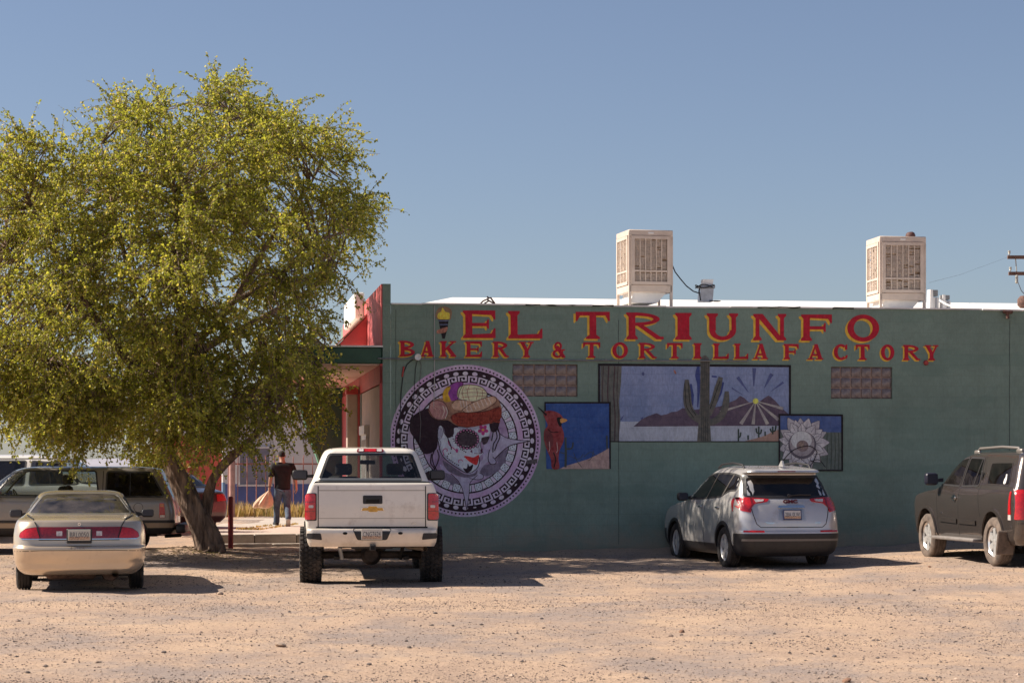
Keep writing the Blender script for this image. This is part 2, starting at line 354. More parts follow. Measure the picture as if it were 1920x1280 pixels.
# one sheet for the face with rectangular holes, then reveals
def face_with_holes(holes, u0, u1, z0, z1):
    cu = sorted({u0,u1,*[h[0] for h in holes],*[h[2] for h in holes]}); cz = sorted({z0,z1,*[h[1] for h in holes],*[h[3] for h in holes]})
    for i in range(len(cu)-1):
        for j in range(len(cz)-1):
            mu, mz = (cu[i]+cu[i+1])/2, (cz[j]+cz[j+1])/2
            if any(h[0]<mu<h[2] and h[1]<mz<h[3] for h in holes): continue
            mb.add([(cu[i],0,cz[j]),(cu[i+1],0,cz[j]),(cu[i+1],0,cz[j+1]),(cu[i],0,cz[j+1])], [(0,1,2,3)])
    for h in holes:
        for (a,b) in (((h[0],h[1]),(h[2],h[1])),((h[2],h[1]),(h[2],h[3])),((h[2],h[3]),(h[0],h[3])),((h[0],h[3]),(h[0],h[1]))):
            mb.add([(a[0],0,a[1]),(b[0],0,b[1]),(b[0],T,b[1]),(a[0],T,a[1])], [(0,1,2,3)])
    mb.add([(u0,0,z1),(u1,0,z1),(u1,T,z1),(u0,T,z1)], [(0,1,2,3)])
face_with_holes(gb, .155, LW, -.6, WALL_TOP)
part(mb, 'wall', M_GREEN)
mb = MB(); mb.box((LW+.15,6.6,2.05),(.3,12.8,5.3)); part(mb, 'end_wall', M_GREEN)
# raised end of the front parapet at the corner
ztall = 1.65+(880-532)*YA/FPX
mb = MB(); mb.box((.078,-.003+DP/2,(ztall-.6)/2),(.15,DP,ztall+.6)); o = part(mb, 'front_wall', M_GREEN)
# cap line of the parapet: thin uneven coping, roughened edge
mb = MB(); rs = random.Random(3); u = .16
while u < LW:
    l = rs.uniform(.35,1.3); u2 = min(LW, u+l)
    mb.box(((u+u2)/2, .08+rs.uniform(-.012,.012), WALL_TOP+.010+rs.uniform(-.009,.009)),(u2-u-.004,.20+rs.uniform(-.02,.03),.026), rot=Matrix.Rotation(rs.uniform(-.010,.010),3,'Y')); u = u2
part(mb, 'coping', M_ROOF)
for (pa,pb) in ((985,1098),(1110,1150),(1420,1500),(1560,1600)):           # strips of black roofing tar along the edge
    ua, ub = W(pa,574)[0], W(pb,574)[0]; mb = MB(); k_ = max(3,int((ub-ua)/.12)); pts = [(ua+(ub-ua)*i/k_, -.022+rs.uniform(-.004,.004), WALL_TOP+.012+rs.uniform(-.012,.008)) for i in range(k_+1)]
    mb.tube(pts, [rs.uniform(.008,.018) for _ in pts], 6); part(mb, 'tar_strip', M_DARK)
# low pitched white roof behind the parapet (ridge rises away from the wall), hipped at its left end
mb = MB(); zr = WALL_TOP+.78
mb.add([(.3,.19,WALL_TOP-.06),(LW,.19,WALL_TOP+.0),(LW,8.2,zr),(2.2,8.2,zr),(.3,DP,WALL_TOP-.06),(LW,DP,WALL_TOP-.06)], [(0,1,2,3),(0,3,4),(3,2,5,4)])
part(mb, 'roof', M_ROOF)
# --- storefront side (x = 0 plane, facing left), canopy, panels
canz0, canz1 = 3.60, 3.90
mb = MB(); mb.bbox((-.86, 5.9, (canz0+canz1)/2),(1.70,11.8,canz1-canz0), .02); cano = part(mb, 'canopy', M_DKGREEN)
mb = MB(); mb.box((-.86,5.9,canz0-.012),(1.62,11.7,.02)); part(mb, 'soffit', M_PEACH, cano)
mb = MB(); mb.box((-.86,5.9,canz1+.02),(1.74,11.84,.03)); part(mb, 'roof_edge', M_ROOF, cano)
mb = MB(); mb.box((-.02,5.9,3.42),(.05,11.8,.36)); mb.box((-.024,.06,1.9),(.05,.12,3.3)); part(mb, 'header_beam', M_RED)
M_SIDING = mat('beige_grooved_panel', (.46,.37,.32), .75, var=.07, vscale=2.5, bump=.15)
for i in range(9):
    y0 = .14+i*.56
    mb = MB(); mb.bbox((-.012, y0+.275, 1.72),(.03,.545,3.0), .006); part(mb, 'siding_panel', M_SIDING)
# barred security door set in the siding
dr = empty('security_door', (-.03, 3.1, .3)); dr.parent = bld
mb = MB()
for (c,d) in (((-.03,0,1.0),(.06,.08,2.0)),((-.03,1.3,1.0),(.06,.08,2.0)),((-.03,.65,2.0),(.06,1.38,.10)),((-.03,.65,.05),(.06,1.3,.10))): mb.box(c,d)
mb.box((-.05,.65,2.14),(.10,1.5,.18)); mb.build('door_frame', M_WHITE, dr)
mb = MB(); mb.box((-.012,.65,1.0),(.012,1.26,1.9)); mb.build('door_leaf', M_BEIGE, dr)
for i in range(9):
    mb = MB(); mb.box((-.04,.13+i*.13,1.02),(.022,.026,1.9)); mb.build('bar', M_WHITE, dr)
# column and coral wall at the far part of the storefront
mb = MB(); mb.bbox((-.20,5.7,1.75),(.22,.34,3.3),.015); col = part(mb, 'column', M_BEIGE)
mb = MB(); mb.bbox((-.20,5.7,3.30),(.26,.40,.16),.01); mb.bbox((-.20,5.7,.75),(.25,.38,.9),.01); part(mb, 'column_trim', M_RED, col)
mb = MB(); mb.box((-.03,8.95,1.75),(.06,5.7,3.2)); part(mb, 'coral_wall', M_PINK)
# leaning green end wall with a pale green edge
mb = MB(); mb.prism([(-.06,.28),(0,.28),(0,3.58),(-1.16,3.58)], 11.55, 11.8); part(mb, 'leaning_wall', M_DKGREEN)
mb = MB(); mb.prism([(-.11,.28),(-.06,.28),(-1.16,3.58),(-1.21,3.58)], 11.5, 11.85); part(mb, 'leaning_wall_edge', mat('pale_green_trim',(.13,.42,.27),.5))
# coral false front above the canopy with a sloped cornice
mb = MB(); mb.box((-.012,5.9,4.5),(.02,11.8,1.14)); part(mb, 'upper_wall', M_PINK)
mb = MB(); mb.prism([(-.03,3.95),(-.62,3.95),(-.62,4.12),(-.03,4.72)], 3.6, 11.6); cn = part(mb, 'cornice', M_PINK)
mb = MB(); mb.prism([(-.03,4.74),(-.64,4.13),(-.64,4.17),(-.03,4.78)], 3.62, 11.6); part(mb, 'cornice_slope', M_PEACH, cn)
mb = MB(); mb.bbox((-.12,6.3,5.0),(.2,3.6,.55),.02); part(mb, 'sign_board', M_WHITE)
# --- glass block windows
M_GLASSB = mat('glass_block', (.13,.095,.09), .16, var=.28, vscale=9, bump=.9, bscale=13, col2=(.25,.20,.19), spec=.7)
M_MORTAR = mat('pale_mortar', (.36,.25,.20), .8, var=.1)
for wi, h in enumerate(gb):
    wo_ = empty('glass_block_window', (0,0,0)); wo_.parent = bld
    mb = MB(); mb.box(((h[0]+h[2])/2, .10, (h[1]+h[3])/2),(h[2]-h[0]-.004,.10,h[3]-h[1]-.004)); mb.build('mortar', M_MORTAR, wo_)
    bwid, bhei = (h[2]-h[0])/6, (h[3]-h[1])/3
    blk = None
    for i in range(6):
        for j in range(3):
            if blk is None:
                q = MB(); q.bbox((0,0,0),(bwid-.014,.08,bhei-.014), .022, seg=2); blk = q.mesh('glass_block', M_GLASSB, 40)
            b_ = link('glass_block', blk, wo_); b_.location = (h[0]+(i+.5)*bwid, .07, h[1]+(j+.5)*bhei)
            b_.rotation_euler = (0, random.choice((0,math.pi)), 0)
# --- conduit, flood lamp, cables and settlement cracks on the wall
u0,z0 = W(708,672); u1,z1 = W(1402,676.5)
mb = MB(); mb.tube([(u0,-.035,z0),((u0+u1)/2,-.035,(z0+z1)/2-.012),(u1,-.035,z1)], .014, 8); cd = part(mb, 'conduit', M_IRON, smooth=60)
for k in range(9):
    f = (k+.5)/9; mb = MB(); mb.box((u0+(u1-u0)*f,-.02,z0+(z1-z0)*f),(.02,.045,.05)); part(mb, 'clip', M_IRON, cd)
lu,lz = W(781,670)
lamp = empty('flood_lamp', (lu,-.05,lz)); lamp.parent = bld
mb = MB(); mb.lathe([(.0,-.02),(.05,-.02),(.055,.04),(0,.04)], 'y', (0,0,0), 16); mb.build('junction_box', M_IRON, lamp, 40)
mb = MB(); mb.lathe([(.025,.0),(.032,-.05),(.055,-.10),(.06,-.13),(.048,-.132),(.0,-.10)], 'y', (.01,0,.0), 18); mb.build('lamp_shade', M_WHITE, lamp, 50)
def wires(pix, r=.006, y=-.012, m=M_CABLE, name='cable'):
    mb = MB(); mb.tube([(W(*p)[0], y, W(*p)[1]) for p in pix], r, 6); return part(mb, name, m, smooth=60)
wires([(777,672),(770,677),(763,683),(756,700),(752,735),(750,790),(750,835)], .009)
wires([(757,687),(754,706)], .016, -.018, M_RED, 'cable_sleeve')
wires([(783,673),(779,690),(776,740),(773,790)], .006)
wires([(786,675),(790,683),(788,706),(783,740),(789,790),(787,830)], .005, m=M_IRON)
wires([(814.5,573),(814.5,640),(814.5,668),(814.5,722),(813,765)], .008, m=mat('pale_conduit',(.5,.49,.47),.6))
for px,(ya,yb) in ((1160,(600,1020)),(1893,(600,1015)),(742,(580,860))):
    mb = MB(); pts = []
    for k in range(15):
        y_ = ya+(yb-ya)*k/14; u_,z_ = W(px+random.uniform(-.6,.6), y_); pts.append((u_,-.0015,z_))
    mb.tube(pts, .004, 4); part(mb, 'settlement_joint', M_DARK)
# old pipe bracket high on the right, rusty stub below FACTORY
bu,bz = W(1886,586); mb = MB(); mb.tube([(bu-.08,-.06,bz+.02),(bu,-.09,bz+.0),(bu+.10,-.05,bz+.01)],.035,8); mb.tube([(bu,-.07,bz),(bu+.01,-.08,bz-.12)],.035,8); mb.tube([(bu,.05,bz),(bu,-.07,bz)],.02,8)
part(mb, 'pipe_bracket', mat('rusty_metal',(.12,.06,.045),.8,var=.4,vscale=20), smooth=50)
bu,bz = W(1736,680); mb = MB(); mb.lathe([(0,-.05),(.035,-.05),(.05,-.02),(.05,.01)],'y',(bu,0,bz),12); part(mb,'pipe_stub',M_RED,smooth=50)
# ------------------------------------------------------------------ painted signs and murals on the wall
STUFFP = {'ring_dots','dice_pips','cheek_dots','eye_scallops','eye_scallop_centres','cactus_ribs','ground_ribs','shell_cracks','horn_stripes','sky_strokes','brow_flower','swirls','thin_cactus'}
def paint(name, polys, m, layer, parent, step=0.0, label=None):
    """flat paint: polygons in photo pixels laid on the wall plane"""
    mb = MB()
    for k, pl in enumerate(polys):
        q = [W(*p) for p in pl]; y = -(.0025+layer*.0012+k*step)
        mb.add([(a,y,b) for a,b in q], [tuple(range(len(q)))])
    o = mb.build(name, m, parent, fixn=False)
    if label: o['label'] = label
    if name in STUFFP: o['kind'] = 'stuff'
    return o
def paint_each(name, polys, m, layer, parent, step=0.0):
    for k, pl in enumerate(polys): paint(name, [pl], m, layer+k*step/.0012, parent)
def ell(cx, cy, rx, ry=None, n=20, a0=0, a1=360, rot=0):
    ry = rx if ry is None else ry; c, s = math.cos(R(rot)), math.sin(R(rot)); out = []
    for k in range(n if a1-a0 >= 360 else n+1):
        a = R(a0+(a1-a0)*k/n); x, y = rx*math.cos(a), ry*math.sin(a); out.append((cx+x*c-y*s, cy+x*s+y*c))
    return out
def stroke(pts, w):
    """polyline to a list of quads with round-ish joints"""
    pts = [Vector((*p,0)) for p in pts]; n = len(pts); L_, R_ = [], []
    ws = w if hasattr(w,'__len__') else [w]*n
    for i,p in enumerate(pts):
        t = pts[min(i+1,n-1)]-pts[max(i-1,0)]; t.normalize(); nn = Vector((-t.y,t.x,0))*ws[i]/2
        L_.append((p+nn)[:2]); R_.append((p-nn)[:2])
    return [L_+R_[::-1]]
def curve(pts, k=6):
    """Catmull-Rom through points"""
    P_ = [np.array(p,float) for p in pts]; P_ = [2*P_[0]-P_[1]]+P_+[2*P_[-1]-P_[-2]]; out = []
    for i in range(1,len(P_)-2):
        for j in range(k):
            t = j/k; a,b,c,d = P_[i-1:i+3]
            out.append(tuple(.5*((2*b)+(-a+c)*t+(2*a-5*b+4*c-d)*t*t+(-a+3*b-3*c+d)*t**3)))
    out.append(tuple(P_[-2])); return out
def closed(pts, k=4):
    P_ = [np.array(p,float) for p in pts]; n = len(P_); out = []
    for i in range(n):
        a,b,c,d = P_[i-1],P_[i],P_[(i+1)%n],P_[(i+2)%n]
        for j in range(k):
            t = j/k; out.append(tuple(.5*((2*b)+(-a+c)*t+(2*a-5*b+4*c-d)*t*t+(-a+3*b-3*c+d)*t**3)))
    return out
def root_mural(name, label, cat='mural'):
    return atwall(setp(bpy.data.objects.new(name, None), label, cat)) if False else empty(name, (XA,YA,0), WYAW, label, cat)

# ---- slab-serif letters
def g_stem(x, h, S, e, t, top=True, bot=True, eR=None):
    eR = e if eR is None else eR; p = []
    p += [(x-e,0),(x+S+eR,0),(x+S+eR,.8*t),(x+S,1.9*t)] if bot else [(x,0),(x+S,0)]
    p += [(x+S,h-1.9*t),(x+S+eR,h-.8*t),(x+S+eR,h),(x-e,h),(x-e,h-.8*t),(x,h-1.9*t)] if top else [(x+S,h),(x,h)]
    if bot: p += [(x,1.9*t),(x-e,.8*t)]
    return p
def g_ring(cx, cy, rx, ry, ix, iy, a0, a1, n=18):
    return [(cx+rx*math.cos(R(a0+(a1-a0)*k/n)), cy+ry*math.sin(R(a0+(a1-a0)*k/n))) for k in range(n+1)]+[(cx+ix*math.cos(R(a1+(a0-a1)*k/n)), cy+iy*math.sin(R(a1+(a0-a1)*k/n))) for k in range(n+1)]
def glyph(ch, w, h):
    S = .25*h; e = .085*h; t = .085*h; x0 = e; q = []
    def armT(xa, xb, y, sgn, drop=.33):      # horizontal arm with a flared end; sgn -1 hangs down, +1 stands up
        return [(xa,y),(xb,y),(xb,y+sgn*drop*h),(xb-.05*h,y+sgn*drop*h),(xb-.15*h,y+sgn*.17*h),(xa,y+sgn*.13*h)]
    mid = lambda xb: [(x0+S-.01,.43*h),(xb-.10*h,.43*h),(xb-.05*h,.34*h),(xb,.34*h),(xb,.68*h),(xb-.05*h,.68*h),(xb-.10*h,.55*h),(x0+S-.01,.55*h)]
    if ch in 'EFL':
        q.append(g_stem(x0,h,S,e,t,eR=e if ch in 'FL' else 0 if ch=='E' else e))
        if ch in 'EF': q += [armT(x0+S*.6,w,h,-1), mid(.80*w)]
        if ch in 'EL': q.append(armT(x0+S*.6,w,0,1,.36))
    elif ch == 'I': q.append(g_stem(x0,h,w-2*e,e,t))
    elif ch == 'T':
        c = w/2; q += [g_stem(c-S/2,h*.9,S,.13*h,t,top=False), [(0,h),(w,h),(w,.66*h),(w-.05*h,.66*h),(w-.16*h,.86*h),(.16*h,.86*h),(.05*h,.66*h),(0,.66*h)]]
    elif ch == 'U':
        r = (w-2*e)/2; c = w/2
        q += [g_stem(x0,h,S,e,t,bot=False), [( x,y) for x,y in g_stem(w-e-.17*h,h,.17*h,e,t,bot=False)]]
        for k in (0,1): q[k] = [(x, y if y > .01 else .36*h) for x,y in q[k]]
        q.append(g_ring(c,.37*h,r,.38*h,r-S*.9,.24*h,180,360))
    elif ch == 'N':
        s2 = .15*h
        q += [g_stem(x0,h,s2,e,t), g_stem(w-e-s2,h,s2,e,t), [(x0-.02*h,h),(x0+.27*h,h),(w-e,0),(w-e-.24*h,0)]]
    elif ch == 'O':
        c = w/2; q += [g_ring(c,h/2,w/2,.52*h,w/2-S,.36*h,90,270), g_ring(c,h/2,w/2,.52*h,w/2-S,.36*h,-90,90)]
    elif ch == 'C':
        c = w*.52; q += [g_ring(c,h/2,w*.52,.52*h,w*.52-S,.37*h,48,312), [(w*.80,.66*h),(w*.97,.66*h),(w*.97,h),(w*.90,h),(w*.78,.86*h)], [(w*.86,.30*h),(w,.30*h),(w*.94,.10*h),(w*.78,.06*h)]]
    elif ch in 'RB':
        q.append(g_stem(x0,h,S,e,t,eR=.02*h if ch=='B' else e))
        rx = w-(x0+S)-(.10*w if ch=='R' else .05*w); cx = x0+S*.7
        q.append(g_ring(cx,.75*h,rx+S*.3,.25*h,max(.02*h,rx-S*.65),.13*h,-90,90))
        if ch == 'B': q.append(g_ring(cx,.27*h,rx+S*.3+.05*w,.27*h,max(.02*h,rx-S*.65+.05*w),.13*h,-90,90))
        else: q.append([(cx+.1*h,.54*h),(cx+.36*h,.54*h),(w-.12*h,.10*h),(w,.10*h),(w,0),(w-.26*h,0)])
    elif ch == 'A':
        c = w/2; f = .12*w
        q += [[(f,t),(c-.03*h,h),(c+.09*h,h),(f+.14*h,t)], [(c-.10*h,h),(c+.14*h,h),(w-f+.04*h,t),(w-f-.23*h,t)], [(w*.28,.24*h),(w*.74,.24*h),(w*.70,.36*h),(w*.33,.36*h)], [(0,0),(w*.40,0),(w*.40,.09*h),(0,.09*h)], [(w*.52,0),(w,0),(w,.09*h),(w*.52,.09*h)]]
    elif ch == 'K':
        q += [g_stem(x0,h,S,e,t), [(x0+S*.9,.36*h),(x0+S*.9,.54*h),(w*.74,h-t*.8),(w*.90,h-t*.8)], [(x0+S+.06*h,.50*h),(x0+S+.22*h,.66*h),(w*.98,t*.8),(w*.68,t*.8)], [(w*.60,h-t),(w,h-t),(w,h),(w*.60,h)], [(w*.60,0),(w,0),(w,t),(w*.60,t)]]
    elif ch == 'Y':
        c = w/2; q += [g_stem(c-S/2,.5*h,S,e*1.2,t,top=False), [(0.04*w,h),(.04*w+.26*h,h),(c+S/2,.46*h),(c-S/2,.46*h)], [(w-.05*w-.13*h,h),(w-.05*w,h),(c+S/2,.42*h),(c+.02*w,.46*h)], [(0,h-t),(.48*w,h-t),(.48*w,h),(0,h)], [(.60*w,h-t),(w,h-t),(w,h),(.60*w,h)]]
    elif ch == '&':
        q += [g_ring(.44*w,.74*h,.30*w,.27*h,.13*w,.14*h,0,180), g_ring(.44*w,.74*h,.30*w,.27*h,.13*w,.14*h,180,360), g_ring(.40*w,.26*h,.40*w,.27*h,.19*w,.14*h,20,360), [(.20*w,.70*h),(.46*w,.78*h),(w,.08*h),(w,0),(.74*w,0)], [(.62*w,.46*h),(.98*w,.46*h),(.98*w,.54*h),(.62*w,.54*h)], [(.72*w,.06*h),(.86*w,.46*h),(.76*w,.46*h),(.62*w,.16*h)]]
    return q
M_LRED = wallpaint('crimson_letter_paint', (.40,.012,.03), vs=6, var=.14, joint=.3)
M_LYEL = wallpaint('yellow_letter_paint', (.78,.40,.05), vs=6, var=.10, joint=.3)
def sign(name, label, cells, ytop, ybot, sh):
    root = empty(name, (XA,YA,0), WYAW, label, 'painted sign')
    x_first, x_last = cells[0][1], cells[-1][2]
    for ch, xa, xb in cells:
        f = ((xa+xb)/2-x_first)/(x_last-x_first); yt = ytop[0]+(ytop[1]-ytop[0])*f; yb = ybot[0]+(ybot[1]-ybot[0])*f
        w, h = xb-xa-sh[0], yb-yt-sh[1]; mb = MB()
        jx, jr = random.uniform(-.5,.5), random.uniform(-.012,.012)
        for lay,(dx,dy,mi) in enumerate(((-sh[0],sh[1],1),(0,0,0))):
            for k, pl in enumerate(glyph(ch, w, h)):
                q = [W(xa+sh[0]+x+dx+jx+jr*y, yb-sh[1]-y+dy) for x,y in pl]
                yy = -(.003+lay*.003+k*.0003); mb.add([(a,yy,b) for a,b in q], [tuple(range(len(q)))], mi)
        mb.build('letter', [M_LRED, M_LYEL], root, fixn=False)
sign('sign_lettering', 'large red EL TRIUNFO lettering with yellow shadow painted along the wall top',
     [('E',864,929),('L',949,1017),('T',1076,1144),('R',1170,1244),('I',1262,1297),('U',1321,1384),('N',1408,1474),('F',1497,1559),('O',1584,1648)], (581.5,591), (637,643), (4.2,3.4))
sign('sign_lettering', 'smaller red BAKERY & TORTILLA FACTORY lettering below EL TRIUNFO',
     [('B',746,778),('A',784,813),('K',823,856),('E',870,904),('R',921,954),('Y',971,1001),('&',1033,1060),('T',1090,1125),('O',1145,1177),('R',1195,1231),('T',1248,1280),('I',1297,1315),('L',1334,1366),('L',1374,1403),('A',1409,1440),('F',1467,1498),('A',1512,1544),('C',1561,1590),('T',1602,1631),('O',1649,1677),('R',1690,1725),('Y',1731,1760)], (638.5,647), (670.5,678), (2.8,2.3))

# ---- torch held in a hand, left of EL TRIUNFO
tz = lambda pts: [(720+x*.2708, 560+y*.2708) for x,y in pts]
M_PBLACK = wallpaint('black_mural_paint', (.012,.009,.011), vs=5, var=.3)
M_PBROWN = wallpaint('skin_brown_mural_paint', (.30,.13,.09), vs=20, var=.4)
t_ = root_mural('torch_mural', 'painted hand holding a burning torch left of the big lettering')
paint('flame', [tz(closed([(378,140),(372,105),(395,88),(405,62),(425,90),(452,98),(455,125),(446,142)]))], wallpaint('flame_paint',(.75,.32,.03),(.85,.55,.08),vs=22), 1, t_)
paint('flame_glow', [tz(closed([(365,140),(360,95),(385,60),(430,55),(468,80),(465,130),(450,145)]))], wallpaint('flame_glow_paint',(.16,.10,.07),(.24,.15,.08),vs=18), 0, t_)
paint('torch_handle', [tz([(376,143),(448,143),(441,200),(421,276),(403,276),(387,200)])], M_PBLACK, 2, t_)
paint('hand', [tz(closed([(366,222),(390,208),(425,198),(438,195),(440,212),(425,232),(388,240),(368,240)]))], M_PBROWN, 3, t_)
paint('torch_band', [tz([(378,148),(447,148),(446,156),(379,156)]), tz([(384,176),(443,176),(442,182),(385,182)])], wallpaint('steel_blue_paint',(.10,.12,.20)), 3, t_)

# ---- round mural
CX, CY, RM = 872.5, 826.0, 141.5
M_LILAC = wallpaint('lilac_mural_paint', (.46,.43,.50), (.42,.23,.41), vs=1.6, joint=.35)
M_LILAC2 = wallpaint('pale_lilac_mural_paint', (.52,.50,.55), (.47,.38,.50), vs=2.2, joint=.35)
M_WATER = wallpaint('purple_wash_paint', (.23,.15,.26), (.42,.33,.45), vs=3.5, joint=.35)
M_BONE = wallpaint('bone_white_mural_paint', (.42,.45,.55), (.50,.52,.60), vs=9, joint=.35)
M_PBLK2 = wallpaint('plum_black_paint', (.022,.010,.016), vs=5, var=.3, joint=.35)
M_MAG = wallpaint('magenta_mural_paint', (.36,.04,.16), vs=8, var=.2)
M_LIPS = wallpaint('lip_red_paint', (.46,.03,.03), vs=14, var=.3)
rm = root_mural('round_mural', 'round purple and black mural of a painted skull face in a ringed medallion', 'mural')
def pol(a, r, k=0): return (CX+RM*r*math.cos(R(a)), CY-RM*1.007*r*math.sin(R(a)))
def disc(r, n=120): return [pol(360*k/n, r) for k in range(n)]
def annul(r1, r0, n=120):
    out = []
    for s in range(n):
        a, b = 360*s/n, 360*(s+1)/n; out.append([pol(a,r0),pol(b,r0),pol(b,r1),pol(a,r1)])
    return out
paint('outer_ring', annul(1.0,.925), M_LILAC, 0, rm)
paint('dark_ring', annul(.935,.66), M_PBLK2, 1, rm)
paint('lilac_band', annul(.765,.69), M_LILAC, 2, rm)
paint('dice_ring', annul(.675,.585), M_LILAC2, 2, rm)
paint('centre_disc', [disc(.575,90)], M_WATER, 2, rm)
nd = 118
paint('ring_dots', [ell(*pol(360*k/nd, .962), 1.75, n=8) for k in range(nd)], M_PBLK2, 1, rm)
ov = []
for k in range(44):
    a = 360*k/44; x,y = pol(a, .885)
    if k % 5 == 4: ov.append(ell(x,y,3.2,1.3,8,rot=90-a))
    else: ov.append(ell(x,y,5.2,3.7,12,rot=90-a))
paint_each('ring_oval', ov, M_LILAC2, 2, rm)
ky = []
NK = 38
for k in range(NK):
    a0 = 360*k/NK+3; da = 360/NK
    segs = [((.08,.0),(.26,1)),((.26,.80),(.96,1)),((.78,.22),(.96,.80)),((.42,.22),(.78,.40)),((.42,.40),(.56,.66))]
    ky.append([])
    for (s0,r0),(s1,r1) in segs:
        f = lambda s,r: pol(a0-da*s, .765+.088*r)
        ky[-1].append([f(s0,r0),f((s0+s1)/2,r0),f(s1,r0),f(s1,r1),f((s0+s1)/2,r1),f(s0,r1)])
for kk in ky: paint('greek_key', kk, M_LILAC2, 2, rm)
dc, dp, dl = [], [], []
NDI = 27
for k in range(NDI):
    a = 360*k/NDI+6; x,y = pol(a,.63); rot = 90-a+((k*37)%11-5)
    c,s = math.cos(R(rot)), math.sin(R(rot))
    tr = lambda u,v: (x+u*c-v*s, y+u*s+v*c)
    def sq(h, r): return [tr(h*sx+r*math.cos(R(q)), h*sy+r*math.sin(R(q))) for sx,sy,qs in ((1,1,(0,45,90)),(-1,1,(90,135,180)),(-1,-1,(180,225,270)),(1,-1,(270,315,360))) for q in qs]
    dl.append(sq(5.0,2.6)); dc.append(sq(4.4,2.2))
    for u,v in ((0,0),(3.3,3.3),(-3.3,3.3),(3.3,-3.3),(-3.3,-3.3)): dp.append(ell(*tr(u,v), .95, n=6))
paint_each('dice_outline', dl, M_PBLK2, 3, rm); paint_each('dice', dc, M_BONE, 4, rm); paint('dice_pips', dp, M_PBLK2, 5, rm)
paint('thin_ring', annul(.695,.682), M_PBLK2, 3, rm); paint('thin_ring', annul(.582,.570), M_PBLK2, 3, rm)
m6 = lambda pts: [(720+x*.25, 670+y*.25) for x,y in pts]
paint_each('compass_point', [m6(closed([(500,870),(560,895),(700,875),(650,930),(640,1010),(630,1080),(621,1145),(606,1070),(588,990),(556,925)])), m6(closed([(835,520),(880,580),(960,612),(1030,622),(1098,626),(1030,634),(960,655),(890,700),(840,745),(800,720),(800,600)])), m6(closed([(600,880),(700,800),(740,760),(790,700),(830,740),(838,790),(810,802),(780,780),(720,850),(745,880),(735,910),(640,920)]))], wallpaint('grey_lilac_paint',(.30,.25,.36),(.40,.38,.47),vs=5), 6, rm, .0004)
paint('compass_edges', stroke(m6(curve([(835,520),(880,580),(960,612),(1098,626)])),1.2)+stroke(m6(curve([(1098,626),(960,655),(890,700),(830,760)])),1.6)+stroke(m6(curve([(500,870),(556,925),(588,990),(606,1070),(621,1145)])),1.2)+stroke(m6(curve([(700,880),(645,940),(638,1020),(621,1145)])),1.2)+stroke(m6(curve([(790,690),(780,760),(800,798),(835,795),(838,770),(815,745)])),1.5)+stroke(m6(curve([(640,905),(700,915),(740,905),(742,880),(715,862)])),1.2), M_PBLK2, 7, rm, .0002)
paint('neck_shadow', [m6(closed([(440,770),(520,820),(600,870),(670,870),(700,840),(690,880),(620,900),(540,880),(470,840)]))], wallpaint('shade_grey_paint',(.09,.075,.10),(.16,.13,.18),vs=9), 7, rm)
paint('hair', [m6(closed([(192,530),(200,470),(240,420),(335,380),(360,440),(410,468),(480,468),(560,500),(640,522),(700,515),(600,530),(530,525),(522,575),(490,602),(462,580),(446,525),(420,508),(402,530),(402,600),(398,670),(376,700),(330,722),(290,712),(255,650),(225,600),(200,565)])), m6(closed([(792,475),(868,440),(864,500),(845,548),(822,560),(800,545)])), m6(closed([(300,870),(340,850),(380,852),(408,880),(404,915),(340,920),(310,900)]))], M_PBLK2, 9, rm, .0004)
paint('face', [m6(closed([(526,528),(600,534),(680,520),(750,498),(797,470),(796,530),(788,585),(745,600),(722,640),(728,690),(742,715),(716,745),(712,800),(692,832),(652,862),(610,860),(560,832),(500,792),(450,752),(422,705),(408,640),(400,585),(401,555),(405,528),(416,512),(430,510),(440,522),(446,545),(458,580),(478,604),(505,592),(524,570)],3))], M_BONE, 8, rm)
paint('hair_strands', sum([stroke(m6(curve(c)),[.6,2.2,2.4,2.2,1.4,.5][:len(c)] if len(c)<=6 and False else 1.9) for c in ([(380,690),(362,740),(372,800),(398,850)],[(398,690),(412,740),(400,790),(372,850)],[(355,720),(350,790),(375,830),(362,870)],[(850,520),(868,590),(845,650),(828,700)],[(838,540),(846,600),(820,650),(816,710)],[(470,560),(480,610),(500,660),(505,690)],[(820,550),(812,590),(806,625)])],[]), M_PBLK2, 12, rm, .0002)
paint('ear_line', stroke(m6(curve([(412,520),(405,560),(420,610),(440,570),(430,530)])),1.2)+stroke(m6(curve([(403,600),(425,640),(410,690)])),1.4), wallpaint('ear_grey_paint',(.18,.16,.22)), 10, rm, .0002)
paint('eye_scallops', [ell(720+.25*(622+79*math.cos(R(a))), 670+.25*(612+66*math.sin(R(a))), 3.6, n=10) for a in range(0,360,18)], M_PBLK2, 10, rm)
paint('eye_scallop_centres', [ell(720+.25*(622+82*math.cos(R(a))), 670+.25*(612+69*math.sin(R(a))), 1.9, n=8) for a in range(0,360,18)], wallpaint('dusty_pink_paint',(.36,.14,.25)), 11, rm)
M_FSH = wallpaint('face_shade_paint',(.27,.26,.33),(.36,.36,.44),vs=10)
paint('face_shade', [m6(closed([(406,620),(425,660),(450,720),(500,770),(560,815),(610,850),(600,862),(556,834),(498,794),(448,754),(420,706)])), m6(closed([(700,560),(716,600),(716,660),(724,700),(736,716),(716,724),(702,690),(698,640)])), m6(closed([(560,520),(640,528),(720,512),(790,482),(788,500),(720,532),(640,546),(560,540)])), m6(closed([(412,530),(424,522),(432,545),(436,580),(424,600),(412,575)]))], M_FSH, 9.2, rm, .0002)
